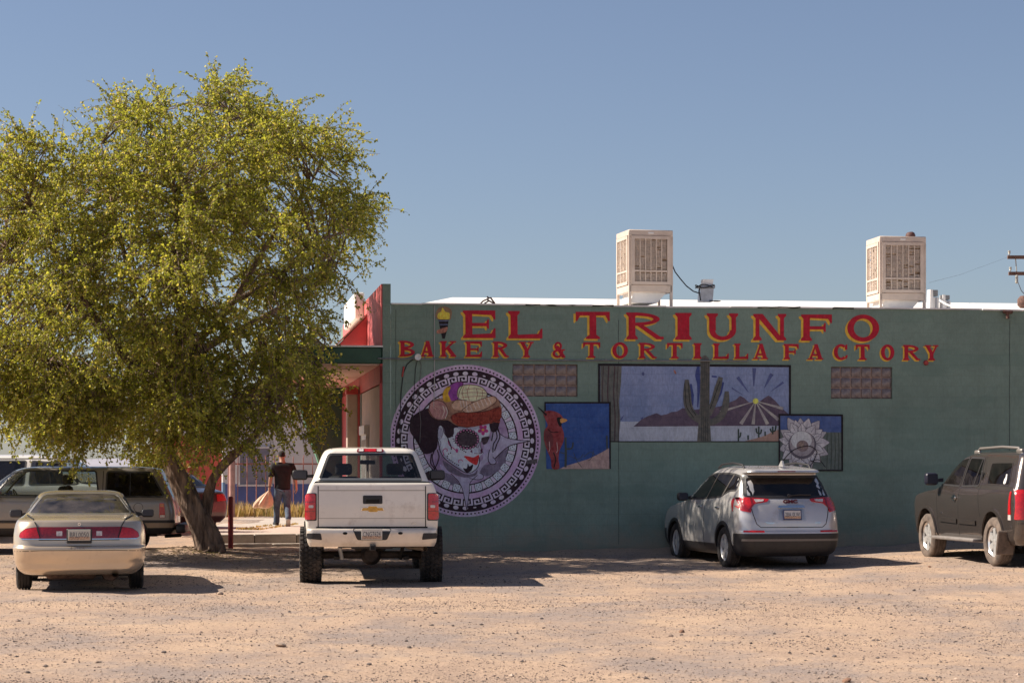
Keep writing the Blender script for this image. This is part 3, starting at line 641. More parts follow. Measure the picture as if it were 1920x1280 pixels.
paint('face_outline', stroke(m6(curve([(402,540),(401,600),(410,650),(424,706),(452,753),(500,793),(560,833),(608,861),(650,863)])),1.5)+stroke(m6(curve([(714,745),(714,790),(694,832),(655,862)])),1.3)+stroke(m6(curve([(600,746),(650,752),(700,744)])),1.0)+stroke(m6(curve([(742,600),(724,640),(728,690),(744,716)])),1.0)+stroke(m6(curve([(404,545),(408,520),(424,508),(440,522),(450,562),(478,604)])),1.2), M_PBLK2, 10.3, rm, .0002)
paint_each('centre_shade', [m6(closed([(720,820),(780,800),(850,790),(920,740),(900,810),(840,860),(770,890),(730,870)])), m6(closed([(440,860),(500,880),(560,940),(520,960),(450,920)])), m6(closed([(840,740),(900,700),(930,690),(900,760),(860,790)]))], wallpaint('smoky_plum_paint',(.11,.085,.13),(.20,.17,.23),vs=7), 3.2, rm, .0002)
paint_each('centre_highlight', [m6(closed([(760,640),(790,600),(800,680),(770,740),(745,760),(740,700)])), m6(closed([(420,800),(470,830),(500,870),(440,850)]))], wallpaint('pale_violet_paint',(.38,.34,.46),(.30,.24,.38),vs=9), 3.6, rm, .0002)
paint('eyes', [m6(closed([(552,610),(570,570),(620,558),(670,575),(697,605),(690,645),(650,662),(600,660),(565,645)])), m6(closed([(730,606),(755,594),(790,592),(788,606),(772,640),(745,652),(735,632)]))], wallpaint('eye_black_paint',(.03,.018,.025),(.07,.05,.06),vs=16), 12, rm)
paint('nose', [m6([(645,705),(660,688),(664,716)]), m6([(722,690),(738,682),(740,712),(725,716)])]+stroke(m6([(675,718),(705,720),(735,716)]),1.1)+stroke(m6(curve([(704,618),(716,640),(708,668),(690,676)])),1.1), wallpaint('nose_shade_paint',(.10,.03,.07)), 10, rm)
paint('lips', [m6(closed([(600,738),(640,742),(672,748),(712,728),(706,775),(694,805),(664,795),(630,772)],3))], M_LIPS, 11, rm)
paint('chin_beard', [m6(closed([(592,828),(620,832),(628,792),(640,815),(668,800),(655,845),(618,862)],3))], M_PBLK2, 10, rm)
paint('brow_flower', [ell(720+.25*(742+24*math.cos(R(a))), 670+.25*(542+24*math.sin(R(a))), 4.2, 3.4, 12, rot=a) for a in range(18,378,72)], M_MAG, 10, rm, .0002)
paint('flower_centre', [ell(720+.25*742, 670+.25*542, 2.2, n=10)], M_LYEL, 11, rm)
paint('swirls', stroke(m6(curve([(480,622),(490,655),(520,680),(545,700)])),1.6)+[ell(720+.25*546,670+.25*698,2.4,4.0,10)]+stroke(m6(curve([(448,735),(442,700),(458,682),(474,690),(470,704)])),1.5)+stroke(m6(curve([(562,790),(560,770),(580,766),(590,778)])),1.3), M_MAG, 10, rm, .0002)
dots = [(515,590),(518,610),(525,625),(534,640),(575,688),(588,692),(600,700),(612,708),(498,715),(484,722),(474,738),(476,752),(488,766),(502,772),(516,782),(530,792),(546,800),(558,806),(650,680),(690,668)]
paint('cheek_dots', [ell(*m6([d])[0], 1.3, n=7) for d in dots], M_PBLK2, 10, rm)
paint('bread_basket', [m6(closed([(332,385),(365,325),(430,305),(520,325),(620,310),(760,300),(830,290),(870,345),(882,400),(860,470),(770,500),(640,522),(540,508),(480,470),(410,470),(355,440)]))], wallpaint('bread_brown_paint',(.17,.085,.06),(.34,.19,.12),vs=11), 11, rm)
paint('round_bun', [m6(closed([(336,392),(350,340),(400,322),(450,340),(478,390),(470,440),(430,468),(370,448)]))], wallpaint('pink_bun_paint',(.28,.12,.13),(.40,.22,.19),vs=9), 12, rm)
paint('ruffle', [m6(closed([(498,450),(545,415),(650,412),(760,402),(862,368),(882,425),(860,470),(770,500),(640,520),(545,506)]))], wallpaint('dark_red_ruffle_paint',(.12,.015,.012),(.26,.05,.03),vs=16), 13, rm)
paint('purple_bread', [m6(closed([(478,225),(530,188),(592,190),(566,255),(552,315),(500,320),(470,270)]))], wallpaint('violet_bread_paint',(.22,.05,.24),vs=10,var=.3), 12, rm)
paint('yellow_bread', [m6(closed([(440,300),(445,255),(478,215),(500,228),(480,270),(500,325),(455,332)]))], wallpaint('mustard_bread_paint',(.46,.27,.03),vs=10,var=.3), 13, rm)
paint('shell_bread', [m6(closed([(548,290),(556,235),(590,210),(660,205),(730,222),(768,262),(770,292),(720,318),(650,328),(590,318)]))], wallpaint('cream_bread_paint',(.60,.52,.34),vs=10,var=.1), 13, rm)
paint('shell_cracks', sum([stroke(m6(curve(c)),1.0) for c in ([(600,215),(585,260),(600,318)],[(640,207),(625,262),(640,326)],[(575,270),(660,262),(765,268)],[(580,300),(670,292),(768,290)],[(610,240),(690,232),(750,246)],[(690,232),(700,270),(690,318)],[(735,245),(738,280),(730,312)])],[]), M_PBROWN, 14, rm, .0002)
paint('horn_bread', [m6(closed([(585,392),(640,352),(720,315),(810,290),(842,310),(832,340),(770,380),(690,408),(610,412)])), m6(closed([(508,345),(545,318),(620,322),(655,340),(600,385),(548,395),(515,378)]))], wallpaint('tan_bread_paint',(.36,.21,.14),(.52,.36,.25),vs=12), 14, rm, .0004)
paint('horn_stripes', sum([stroke(m6([(x,y),(x+22,y+48)]),1.3) for x,y in ((612,368),(640,354),(668,342),(696,330),(724,318),(752,308),(780,300))],[])+sum([stroke(m6([(x,y),(x+10,y+52)]),1.2) for x,y in ((570,322),(592,322),(614,326))],[])+sum([stroke(m6(curve([(x,y),(x+12,y+40),(x-4,y+86)])),1.5) for x,y in ((440,362),(462,372))],[]), wallpaint('pale_glaze_paint',(.56,.46,.40)), 16, rm, .0002)
M_BOUT = wallpaint('bread_outline_paint',(.06,.025,.02))
for pts in ([(336,392),(350,340),(400,322),(450,340),(478,390),(470,440),(430,468),(370,448),(336,392)],[(478,225),(530,188),(592,190),(566,255),(552,315)],[(548,290),(556,235),(590,210),(660,205),(730,222),(768,262),(770,292)],[(585,392),(640,352),(720,315),(810,290),(842,310),(832,340),(770,380),(690,408),(610,412),(585,392)],[(508,345),(545,318),(620,322)],[(498,450),(545,415),(650,412),(760,402),(862,368)]):
    paint('bread_outline', stroke(m6(curve(pts)),1.1), M_BOUT, 17, rm)
rr_ = random.Random(8)
paint('ruffle_folds', [ell(720+.25*x, 670+.25*(y+rr_.uniform(-8,8)), 2.6, 1.5, 8, rot=rr_.uniform(0,180)) for x in range(520,875,19) for y in (440-(x-520)*.08, 462-(x-520)*.06, 488-(x-520)*.04) if y < 510], wallpaint('ruffle_light_paint',(.30,.055,.035),(.20,.03,.02),vs=30), 18, rm, .00005)['kind'] = 'stuff'
paint('bun_ribs', sum([stroke(m6(curve([(352+d,350+d*.3),(400+d,395),(392+d*.8,455)])),1.2) for d in (-8,22,48)],[]), wallpaint('bun_highlight_paint',(.42,.26,.22)), 18, rm, .0002)['kind'] = 'stuff'
paint('signature_tag', [m6([(1068,770),(1150,758),(1148,792),(1070,798)])], wallpaint('tag_grey_paint',(.05,.04,.045),(.12,.10,.11),vs=60), 6, rm)

# ---- desert landscape with saguaro
m3 = lambda pts: [(1000+x*.3125, 660+y*.3125) for x,y in pts]
sg = root_mural('landscape_mural', 'wide desert mural with tall saguaro, purple hills and setting sun')
paint('border', [m3([(388,68),(1545,77),(1545,90),(388,82)]), m3([(388,82),(400,82),(400,538),(388,538)]), m3([(1533,90),(1545,90),(1545,538),(1533,538)]), m3([(400,533),(1533,533),(1533,539),(400,539)])], M_PBLACK, 6, sg)
paint('sky', [m3([(400,82),(1533,90),(1533,440),(400,440)])], wallpaint('dusk_blue_paint',(.135,.175,.29),(.20,.235,.36),vs=1.6), 0, sg)
paint('plain', [m3([(515,416),(640,416),(1533,438),(1533,533),(515,533)])], wallpaint('pale_plain_paint',(.27,.29,.34),(.36,.38,.43),vs=2.2), 1, sg)
paint('mountains', [m3([(600,446),(650,402),(690,382),(740,365),(765,378),(800,372),(830,358),(860,356),(895,335),(960,345),(1060,335),(1120,325),(1180,300),(1215,285),(1240,262),(1262,272),(1295,302),(1345,305),(1385,275),(1410,260),(1425,268),(1450,290),(1490,335),(1533,372),(1533,440),(1200,442)])], wallpaint('purple_hill_paint',(.062,.045,.07),(.105,.075,.10),vs=5), 2, sg)
paint('near_cactus', [m3(curve([(402,82),(402,300),(402,533)],2)+[(512,533),(522,400),(514,300),(526,180),(530,84)])], wallpaint('grey_green_cactus_paint',(.075,.082,.075),(.12,.12,.105),vs=6), 2, sg)
paint('cactus_ribs', sum([stroke(m3(curve([(x,84),(x-6,250),(x+2,380),(x,532)])),w) for x,w in ((420,1.5),(452,2.2),(488,2.0),(508,1.2))],[]), wallpaint('rib_brown_paint',(.06,.035,.04)), 4, sg, .0002)
M_SAG = wallpaint('saguaro_paint', (.062,.066,.062), (.115,.105,.09), vs=9)
def thick(pts, ws): return stroke(m3(curve(pts,5)), list(np.interp(np.linspace(0,1,(len(pts)-1)*5+1), np.linspace(0,1,len(ws)), [w*.3125 for w in ws])))
paint('saguaro_shadow', thick([(990,80),(985,140),(992,200),(986,330)],[14,30,20,6])+thick([(945,190),(950,260),(955,320)],[10,26,8])+thick([(1140,180),(1120,240),(1100,300)],[10,24,8])+thick([(1070,145),(1100,148)],[10,10]), wallpaint('ultramarine_paint',(.035,.05,.16)), 3, sg, .0002)
paint('saguaro', [m3([(982,536),(990,430),(998,330),(1002,120),(1002,60),(1009,34),(1022,20),(1036,20),(1050,34),(1058,60),(1056,330),(1060,430),(1066,536)])]+thick([(920,165),(922,240),(928,315),(955,375),(1010,412)],[24,46,48,46,40])+thick([(1124,150),(1105,220),(1082,300),(1050,375)],[26,40,38,36])+thick([(1160,235),(1156,300),(1135,370),(1090,412),(1040,425)],[24,40,40,38,34]), M_SAG, 7, sg, .0005)
paint('saguaro_ribs', sum([stroke(m3([(x,45),(x-1,330),(x-2,430),(x-3,532)]),.9) for x in (1012,1024,1036,1048)],[])+thick([(908,185),(912,260),(920,330),(960,390)],[4,4,4])+thick([(932,185),(934,260),(945,330),(975,378)],[4,4,4])+thick([(1118,175),(1085,270),(1060,340)],[4,4]), wallpaint('rib_black_paint',(.02,.022,.02)), 10, sg, .0002)
paint('sun', [m3(ell(1333,293,17,n=20))], wallpaint('sun_yellow_paint',(.72,.52,.10)), 6, sg)
def ray(a, b, w): 
    d = Vector((b[0]-a[0],b[1]-a[1])); n_ = Vector((-d.y,d.x)).normalized()*w/2
    return m3([(a[0]-n_.x*.2,a[1]-n_.y*.2),(a[0]+n_.x*.2,a[1]+n_.y*.2),(b[0]+n_.x,b[1]+n_.y),(b[0]-n_.x,b[1]-n_.y)])
paint_each('sun_ray', [ray((1333,293),b,w) for b,w in (((1245,430),22),((1318,432),20),((1405,432),22),((1470,405),20),((1498,338),18),((1120,358),16))], wallpaint('pale_ray_paint',(.34,.32,.28),(.22,.19,.20),vs=5), 4, sg, .0002)
paint('sky_strokes', [ray((1290,240),(1225,150),20),ray((1322,205),(1325,95),24),ray((1385,215),(1430,130),24),ray((1425,235),(1500,180),14),ray((1260,258),(1190,215),8)]+[m3(ell(658,130,8,12,8)), m3([(520,405),(545,372),(530,408)]), m3([(640,400),(662,384),(655,402)])], wallpaint('indigo_stroke_paint',(.07,.085,.19)), 3, sg, .0002)
paint('bird_speck', [m3(closed([(842,108),(852,112),(858,130),(848,128)]))], M_PBROWN, 3, sg)
paint_each('small_cactus', sum([thick(p,[9,9]) for p in ([(1230,460),(1230,532)],[(1244,480),(1240,505),(1230,510)],[(1288,498),(1288,526)],[(1352,445),(1352,512)],[(1336,455),(1340,480),(1352,486)],[(1368,462),(1364,484),(1352,490)],[(1390,475),(1390,502)],[(1436,445),(1436,492)],[(1420,458),(1426,474),(1436,478)],[(1455,440),(1450,470),(1436,474)])],[]), wallpaint('small_cactus_paint',(.035,.05,.04)), 5, sg, .0002)
paint('sand_slope', [m3([(1268,533),(1330,518),(1385,502),(1430,480),(1475,462),(1533,455),(1533,533)])], wallpaint('mural_sand_paint',(.30,.19,.15),vs=6), 3, sg)

# ---- red bird mural
bd = root_mural('bird_mural', 'square blue mural of a red cardinal on a cactus beside the medallion')
paint('sky', [m3([(70,304),(455,304),(455,700),(78,700)])], wallpaint('deep_blue_paint',(.022,.055,.19),(.04,.085,.24),vs=3), 8, bd)
paint('border', [m3([(66,298),(464,298),(464,308),(66,308)]), m3([(453,308),(464,308),(464,700),(456,700)]), m3([(66,308),(74,308),(76,380),(66,370)])], M_PBLACK, 10, bd)
paint('sand', [m3([(155,700),(200,680),(260,662),(330,640),(375,618),(410,600),(453,575),(455,700)])], wallpaint('pink_sand_paint',(.30,.20,.18),(.40,.28,.24),vs=10), 9, bd)
paint('cardinal', [m3(closed([(60,368),(78,352),(115,352),(155,368),(178,398),(168,440),(182,485),(180,535),(158,585),(150,640),(155,696),(112,697),(104,640),(82,590),(64,530),(66,470),(86,440),(72,405)],3))], wallpaint('cardinal_red_paint',(.15,.018,.02),(.27,.06,.06),vs=9), 11, bd)
paint('face_mask', [m3(closed([(140,395),(165,392),(172,415),(162,448),(148,430)]))]+stroke(m3([(26,328),(50,350),(78,378)]),[1,2.4,3.6])+stroke(m3(curve([(85,460),(110,480),(150,478)])),1.6)+stroke(m3(curve([(120,600),(132,640),(124,690)])),2.2), M_PBLACK, 13, bd, .0002)
paint('beak', [m3(closed([(160,402),(180,396),(205,408),(185,420),(164,424)],2))], wallpaint('beak_orange_paint',(.50,.24,.07)), 14, bd)
paint('legs', stroke(m3([(95,535),(98,580),(92,598)]),1.4)+stroke(m3([(140,540),(146,590),(138,602)]),1.4), wallpaint('leg_pink_paint',(.40,.26,.24)), 14, bd)
paint('wing', [m3(closed([(70,470),(110,490),(120,540),(100,580),(75,550)]))], wallpaint('wing_maroon_paint',(.09,.02,.025),(.15,.04,.04),vs=12), 12, bd)
paint('thin_cactus', thick([(192,510),(194,600),(192,690)],[12,14,14])+thick([(238,540),(230,575),(195,580)],[9,9,9])+thick([(440,500),(442,580)],[9,9])+thick([(160,600),(200,612)],[5,5])+sum([stroke(m3(curve(c)),1.0) for c in ([(210,620),(270,640),(300,610)],[(240,600),(260,650),(290,690)],[(300,630),(340,600),(380,620)],[(360,590),(350,630),(330,650)])],[]), wallpaint('thin_cactus_paint',(.05,.06,.055)), 10, bd, .0002)

# ---- white flower mural
fl = root_mural('flower_mural', 'square mural of a big white cactus flower right of the landscape mural')
paint('sky', [m3([(1478,378),(1848,378),(1848,480),(1478,480)])], wallpaint('flower_sky_paint',(.045,.075,.19),(.075,.11,.24),vs=4), 12, fl)
paint('cactus_ground', [m3([(1478,480),(1848,480),(1850,704),(1478,704)])], wallpaint('cactus_ground_paint',(.075,.095,.085),(.12,.14,.12),vs=8), 12, fl)
paint('ground_ribs', sum([stroke(m3([(x,482),(x+3,600),(x-1,702)]),1.6) for x in (1760,1785,1808,1830)],[]), wallpaint('rib_olive_paint',(.05,.06,.05)), 13, fl)
paint('border', [m3([(1470,370),(1856,373),(1856,384),(1470,381)]), m3([(1470,381),(1480,381),(1480,704),(1470,704)]), m3([(1845,384),(1857,384),(1856,712),(1846,704)]), m3([(1640,703),(1846,704),(1856,713),(1640,712)])], M_PBLACK, 17, fl)
M_PSH = wallpaint('petal_shade_paint',(.10,.085,.10)); M_PET = wallpaint('petal_white_paint', (.50,.47,.46), (.36,.33,.35), vs=12); M_PE2 = wallpaint('petal_grey_paint', (.30,.27,.29), (.42,.39,.39), vs=14)
prs = random.Random(5); FCX, FCY = 1611, 549
def petal(tip, wd, base=36, grow=0.0):
    d = Vector((tip[0]-FCX, tip[1]-FCY)); L = d.length; d.normalize(); n_ = Vector((-d.y,d.x)); L += grow; w = wd/2+grow
    q = [(base,-w*.45),(L*.52,-w*.95),(L*.72,-w*.92),(L*.90,-w*.40),(L,0),(L*.91,w*.36),(L*.72,w*.95),(L*.52,w*.98),(base,w*.45)]
    return m3(closed([(FCX+d.x*a+n_.x*b, FCY+d.y*a+n_.y*b) for a,b in q],2))
TIPS = [(1526,394,62),(1568,404,50),(1600,396,56),(1652,393,60),(1714,412,66),(1735,462,56),(1755,480,52),(1779,541,64),(1766,612,66),(1722,662,66),(1665,698,68),(1602,692,70),(1540,684,66),(1490,642,62),(1472,584,60),(1470,522,54),(1482,468,56)]
lay = 14
for grp,sc_,mm in ((TIPS[::2],1.0,M_PE2),(TIPS[1::2],.97,M_PET),([(FCX+(x-FCX)*.80+8*math.sin(k*2.1),FCY+(y-FCY)*.80,w*.86) for k,(x,y,w) in enumerate(TIPS[::2])],1,M_PET)):
    for k,(x,y,w) in enumerate(grp):
        t_ = (FCX+(x-FCX)*sc_, FCY+(y-FCY)*sc_); lay += .12
        paint('petal_edge', [petal(t_, w, grow=3.0)], M_PSH, lay, fl); lay += .12
        paint('petal', [petal(t_, w)], mm, lay, fl)
    lay += .4
paint('petal_veins', sum([stroke(m3([(FCX+(x-FCX)*.50,FCY+(y-FCY)*.50),(FCX+(x-FCX)*.78,FCY+(y-FCY)*.78)]),[1.0,.3]) for x,y,w in TIPS],[]), M_PSH, 22.4, fl, .0001)['kind'] = 'stuff'
paint('disc_shade', [m3(ell(1611,556,84,84,30))], M_PSH, 22.8, fl)
paint('flower_disc', [m3(ell(1610,548,74,76,30))], wallpaint('disc_grey_paint',(.20,.17,.18),(.34,.30,.30),vs=16), 23, fl)
paint('stamen_crown', [m3(ell(1606,528,62,54,26))], wallpaint('stamen_white_paint',(.44,.42,.42),(.56,.53,.50),vs=30), 24, fl)
paint('flower_heart', [m3(ell(1612,562,36,34,20))], wallpaint('heart_brown_paint',(.13,.09,.09),(.24,.18,.17),vs=18), 25, fl)
paint('pistil', [m3(ell(1606,552,17,17,10)), m3([(1600,560),(1622,560),(1620,580),(1604,580)])], wallpaint('pistil_paint',(.33,.25,.19),(.1,.06,.06),vs=40), 26, fl, .0002)
paint('stalk_lines', stroke(m3(curve([(1482,672),(1520,620),(1570,580),(1640,562),(1680,575),(1700,600)])),1.5)+stroke(m3([(1700,600),(1680,650),(1645,704)]),1.5)+stroke(m3(curve([(1660,655),(1710,645),(1750,690)])),1.2), M_PBLACK, 28, fl, .0002)
# ------------------------------------------------------------------ things on the roof
def bl(x, y, z): return BW @ Vector((x,y,z))
def roofz(y): return WALL_TOP-.03+(y-.19)/8.01*.80
M_COOL = mat('tan_cooler_steel', (.56,.46,.39), .55, var=.08, vscale=3, dirt=(.42,.31,.24), dscale=2.5, dlo=.52, dhi=.75)
M_PAD = mat('straw_cooler_pad', (.46,.34,.24), .95, var=.35, vscale=16, bump=.6, bscale=60)
M_SLAT = mat('cooler_louvre_steel', (.60,.50,.42), .5, var=.12, vscale=7)
def cooler(px0, px1, ytop, ybot, Y, yaw, label, missing, w=.90, d=.90):
    s = FPX/Y; cx = ((px0+px1)/2-960)/s; zt = EYE+(HZ-ytop)/s; zb = EYE+(HZ-ybot)/s
    H = zt-zb; root = empty('evaporative_cooler', (cx, Y, zb), yaw, label, 'cooler', 'evaporative coolers on the bakery roof')
    # origin: middle of front face at its bottom; x right, y back
    mb = MB(); mb.bbox((0,d/2,H-.06),(w,d,.12),.012); mb.build('top_lid', M_COOL, root, 40); mb = MB(); mb.bbox((0,d/2,.075),(w-.01,d-.01,.15),.012); mb.build('water_pan', M_COOL, root, 40)
    mb = MB(); mb.box((0,d/2,H/2),(w-.16,d-.16,H-.14)); mb.build('pad', M_PAD, root)
    for sx in (-1,1):
        for yy in (.03,d-.03):
            mb = MB(); mb.box((sx*(w/2-.028),yy,H/2-.17),(.05,.05,H+.30)); mb.build('corner_post', M_COOL, root)
    mb = MB(); mb.prism([(-w/2+.12,0),(w/2-.12,0),(w/2-.30,-.20),(-w/2+.05,-.20)], .08, d-.1); mb.build('air_duct', M_WHITE, root)
    rnd = random.Random(len(label))
    faces = [(Matrix.Identity(4), w), (Matrix.Translation((-w/2,d,0)) @ Matrix.Rotation(R(-90),4,'Z') @ Matrix.Translation((d/2,0,0)), d), (Matrix.Translation((w/2,0,0)) @ Matrix.Rotation(R(90),4,'Z') @ Matrix.Translation((d/2,0,0)), d)]
    for fi,(Mx,fw) in enumerate(faces):
        pn = empty('louvre_panel'); pn.parent = root; pn.matrix_local = Mx
        fr = MB(); pw = fw-.10; z0, z1 = .15, H-.12; zm = z0+(z1-z0)*.28
        fr.box((-pw/2+.035,.0,(z0+z1)/2),(.07,.03,z1-z0)); fr.box((pw/2-.035,.0,(z0+z1)/2),(.07,.03,z1-z0))
        fr.box((0,0.001,z0+.03),(pw,.03,.06)); fr.box((0,0.001,z1-.03),(pw,.03,.06)); fr.box((0,.003,zm),(pw-.14,.028,.035))
        fr.build('panel_frame', M_COOL, pn)
        iw = pw-.14; nc = 6
        for c in range(1,nc):
            b = MB(); b.box((-iw/2+iw*c/nc,.004,(z0+z1)/2),(.017,.02,z1-z0-.1)); b.build('mullion', M_SLAT, pn)
        for c in range(nc):
            sm = MB(); xa = -iw/2+iw*(c+.5)/nc
            z = z0+.075
            while z < z1-.07:
                if abs(z-zm) > .03 and rnd.random() > missing:
                    sm.box((xa,.012+rnd.uniform(-.002,.002),z+rnd.uniform(-.002,.002)),(iw/nc-.02,.006,.0145), rot=Matrix.Rotation(R(-35+rnd.uniform(-8,8)),3,'X'))
                z += .0235
            o = sm.build('louvres', M_SLAT, pn); o['kind'] = 'stuff'
    return root, H
c1,H1 = cooler(1180,1261,431,548,43.1,R(13),'boxy tan evaporative cooler with cable on the roof above EL TRIUNFO', .02)
c2,H2 = cooler(1648,1738,443,563,43.6,R(8),'louvred tan evaporative cooler with broken slats at the roof right end', .10, w=.95)
# maker plates and the dark cap on the second cooler
for c,H in ((c1,H1),(c2,H2)):
    mb = MB(); mb.box((0,-.004,H-.06),(.11,.006,.035)); mb.build('maker_plate', M_WHITE, c)
capp = P(1707,441,44.0)
mb = MB(); mb.lathe([(.0,.075),(.05,.07),(.085,.045),(.10,.0),(.10,-.03),(0,-.03)],'z',(0,0,0),14); o = mb.build('vent_cap', mat('rusty_cap',(.09,.04,.035),.7,var=.3), None, 50)
o.location = (capp.x, capp.y, EYE+(HZ-443.5)*44.0/FPX+.02); o.rotation_euler = (R(4),R(-8),0); setp(o,'small dark rounded cap on top of the right evaporative cooler','vent cap')
# power cable drooping from the left cooler to the vent
def cable(name, pts, r, label, m=M_CABLE, cat='cable'):
    mb = MB(); mb.tube(pts, r, 6); return setp(mb.build(name, m, None, 60), label, cat)
cable('power_cable', [P(*p) for p in ((1261,498,43.4),(1266,510,43.4),(1276,523,43.4),(1287,536,43.4),(1300,546,43.4),(1312,550,43.4))], .012, 'dark cable drooping from the left cooler to the roof vent')
# hooded vent with wrapped cable
M_GALV = mat('galvanised_steel', (.42,.42,.44), .4, metal=.7, var=.15, vscale=9)
v = P(1322,566,43.5); vt = empty('roof_vent', v, R(8), 'hooded metal roof vent wrapped in cable between the coolers', 'vent')
mb = MB(); mb.prism([(-.13,0),(.13,0),(.15,.26),(-.11,.26)], -.11, .11); mb.build('vent_box', M_GALV, vt)
mb = MB(); mb.box((.02,0,.285),(.30,.26,.03)); mb.build('flange', M_GALV, vt)
mb = MB(); mb.prism([(-.07,.30),(.13,.30),(.15,.44),(-.06,.44)], -.09, .09); mb.build('hood', M_WHITE, vt)
mb = MB(); mb.tube([(.0+.19*math.cos(a),.17*math.sin(a),.30+.03*math.sin(a*2.5)) for a in np.linspace(0,12.5,50)], .011, 5); mb.tube([(-.12,-.13,.33),(-.15,-.13,.2),(-.12,-.13,.02)],.014,5); mb.build('coiled_cable', M_CABLE, vt, 60)
cable('loose_cable', [P(1330,566,43.3)+Vector((x,y,.02)) for x,y in ((0,0),(.08,-.02),(.16,.0),(.22,.05),(.18,.1),(.1,.08))], .011, 'loop of loose cable lying beside the hooded roof vent')
# two square vents right of the second cooler, white pipe
for (px,yt,yb,wp,lab) in ((1751,543,582,17,'taller square roof vent right of the second cooler'),(1774,553,582,15,'shorter square roof vent with pipes nearest the wall end')):
    v = P(px,yb,42.9); k = 42.9/FPX; w_ = wp*k; h_ = (yb-yt)*k
    vt = empty('roof_vent', v, R(8), lab, 'vent')
    mb = MB(); mb.prism([(-w_*.55,0),(-w_*.15,0),(-w_*.2,h_),(-w_*.5,h_)], -.05, .15); mb.build('vent_shield', M_WHITE, vt)
    mb = MB(); mb.bbox((w_*.15,.05,h_*.32),(w_*.75,.16,h_*.64),.01); mb.build('vent_box', M_WHITE, vt)
    mb = MB(); mb.bbox((w_*.05,.05,h_*.84),(w_*.8,.14,h_*.30),.01); mb.build('cap', M_IRON, vt)
    mb = MB(); mb.tube([(w_*.2,-.04,0),(w_*.2,-.04,h_*.6)],.018,8); mb.build('pipe', M_GALV, vt, 60)
cable('drain_pipe', [P(1762,563,42.6),P(1775,571,42.4),P(1804,580,42.2)], .022, 'white plastic drain pipe sloping down beside the square vents', M_WHITE, 'pipe')
# bent metal bracket near the left end of the roof
b0 = P(913,571,41.6)
mb = MB()
for k,pts in enumerate(([(-.14,0,.0),(-.07,0,.07),(.0,0,.10),(.06,0,.06),(.14,0,.02)],[(-.05,0,.02),(.02,0,.06),(.02,0,.14),(.0,0,.15)],[(.02,0,.12),(.07,0,.13),(.15,0,.02)])): mb.tube(pts,.016,6)
o = mb.build('bent_bracket', MATS['rusty_metal'], None, 50); o.location = b0; setp(o,'bent rusty bracket sticking up at the left end of the roof edge','bracket')
# ------------------------------------------------------------------ raised walkway, kerb and what stands behind it
def ghit(px, py):
    Y = 38.0
    for _ in range(25): Y = (EYE-GZ((px-960)*Y/FPX, Y))*FPX/(py-HZ)
    return Vector(((px-960)*Y/FPX, Y, GZ((px-960)*Y/FPX, Y)))
WZ = .33
wk = [(-6.0,44.0),(-2.75,45.3),(-3.2,48.0),(-4.6,57.5),(-4.2,63.6),(-7.6,63.6),(-7.0,52),(-6.3,46)]
mb = MB(); n = len(wk); mb.add([(x,y,WZ) for x,y in wk]+[(x,y,-.2) for x,y in wk], [tuple(range(n))]+[(i,n+i,n+(i+1)%n,(i+1)%n) for i in range(n)])
walk = setp(mb.build('walkway', mat('walkway_concrete',(.47,.40,.34),.92,var=.10,vscale=1.6,bump=.3,bscale=40,dirt=(.34,.28,.23),dscale=1.1,dlo=.5,dhi=.75)), 'raised concrete walkway in front of the bakery door', 'walkway', kind='structure')
def seg_boxes(a, b, n, w, h, z, name, m, parent, gap=.012):
    a, b = Vector((*a,0)), Vector((*b,0)); d = b-a; ang = math.atan2(d.y,d.x); L = d.length/n
    for i in range(n):
        q = MB(); q.bbox((0,0,0),(L-gap,w,h),.02,seg=2); o = q.build(name, m, parent, 50)
        c = a+d*((i+.5)/n); o.location = (c.x,c.y,z+random.uniform(-.006,.006)); o.rotation_euler = (0,0,ang)
    return
M_KERB = mat('kerb_concrete', (.36,.31,.27), .9, var=.15, vscale=3, bump=.4, bscale=30)
kb = setp(empty('kerb', (0,0,0)), 'low concrete kerb along the walkway edge behind the pickup', 'kerb', kind='structure')
seg_boxes((-6.0,43.9),(-2.75,45.2), 4, .18, .34, .19, 'kerb_stone', M_KERB, kb)
seg_boxes((-5.75,43.55),(-2.9,44.7), 3, .30, .14, .11, 'step_slab', M_KERB, kb)
# expansion crack with dry weeds on the walkway
wr = np.random.RandomState(4)
def blades(name, spots, h, m, label=None, kind='stuff', cat=None, wid=.012, lean=.45):
    vs, fs = [], []
    for (x,y,z) in spots:
        a = wr.rand()*6.28; hh = h*wr.uniform(.4,1.15); l = wr.rand()*lean*hh; b = wr.rand()*6.28; w = wid*wr.uniform(.5,1.2)
        dx, dy = w*math.cos(a), w*math.sin(a); lx, ly = l*math.cos(b), l*math.sin(b); k = len(vs)
        vs += [(x-dx,y-dy,z),(x+dx,y+dy,z),(x+lx*.45+dx*.7,y+ly*.45+dy*.7,z+hh*.6),(x+lx*.45-dx*.7,y+ly*.45-dy*.7,z+hh*.6),(x+lx,y+ly,z+hh)]
        fs += [(k,k+1,k+2,k+3),(k+3,k+2,k+4)]
    me = bpy.data.meshes.new(name); me.from_pydata(vs,[],fs); me.materials.append(m); return setp(link(name, me), label, cat, kind=kind)
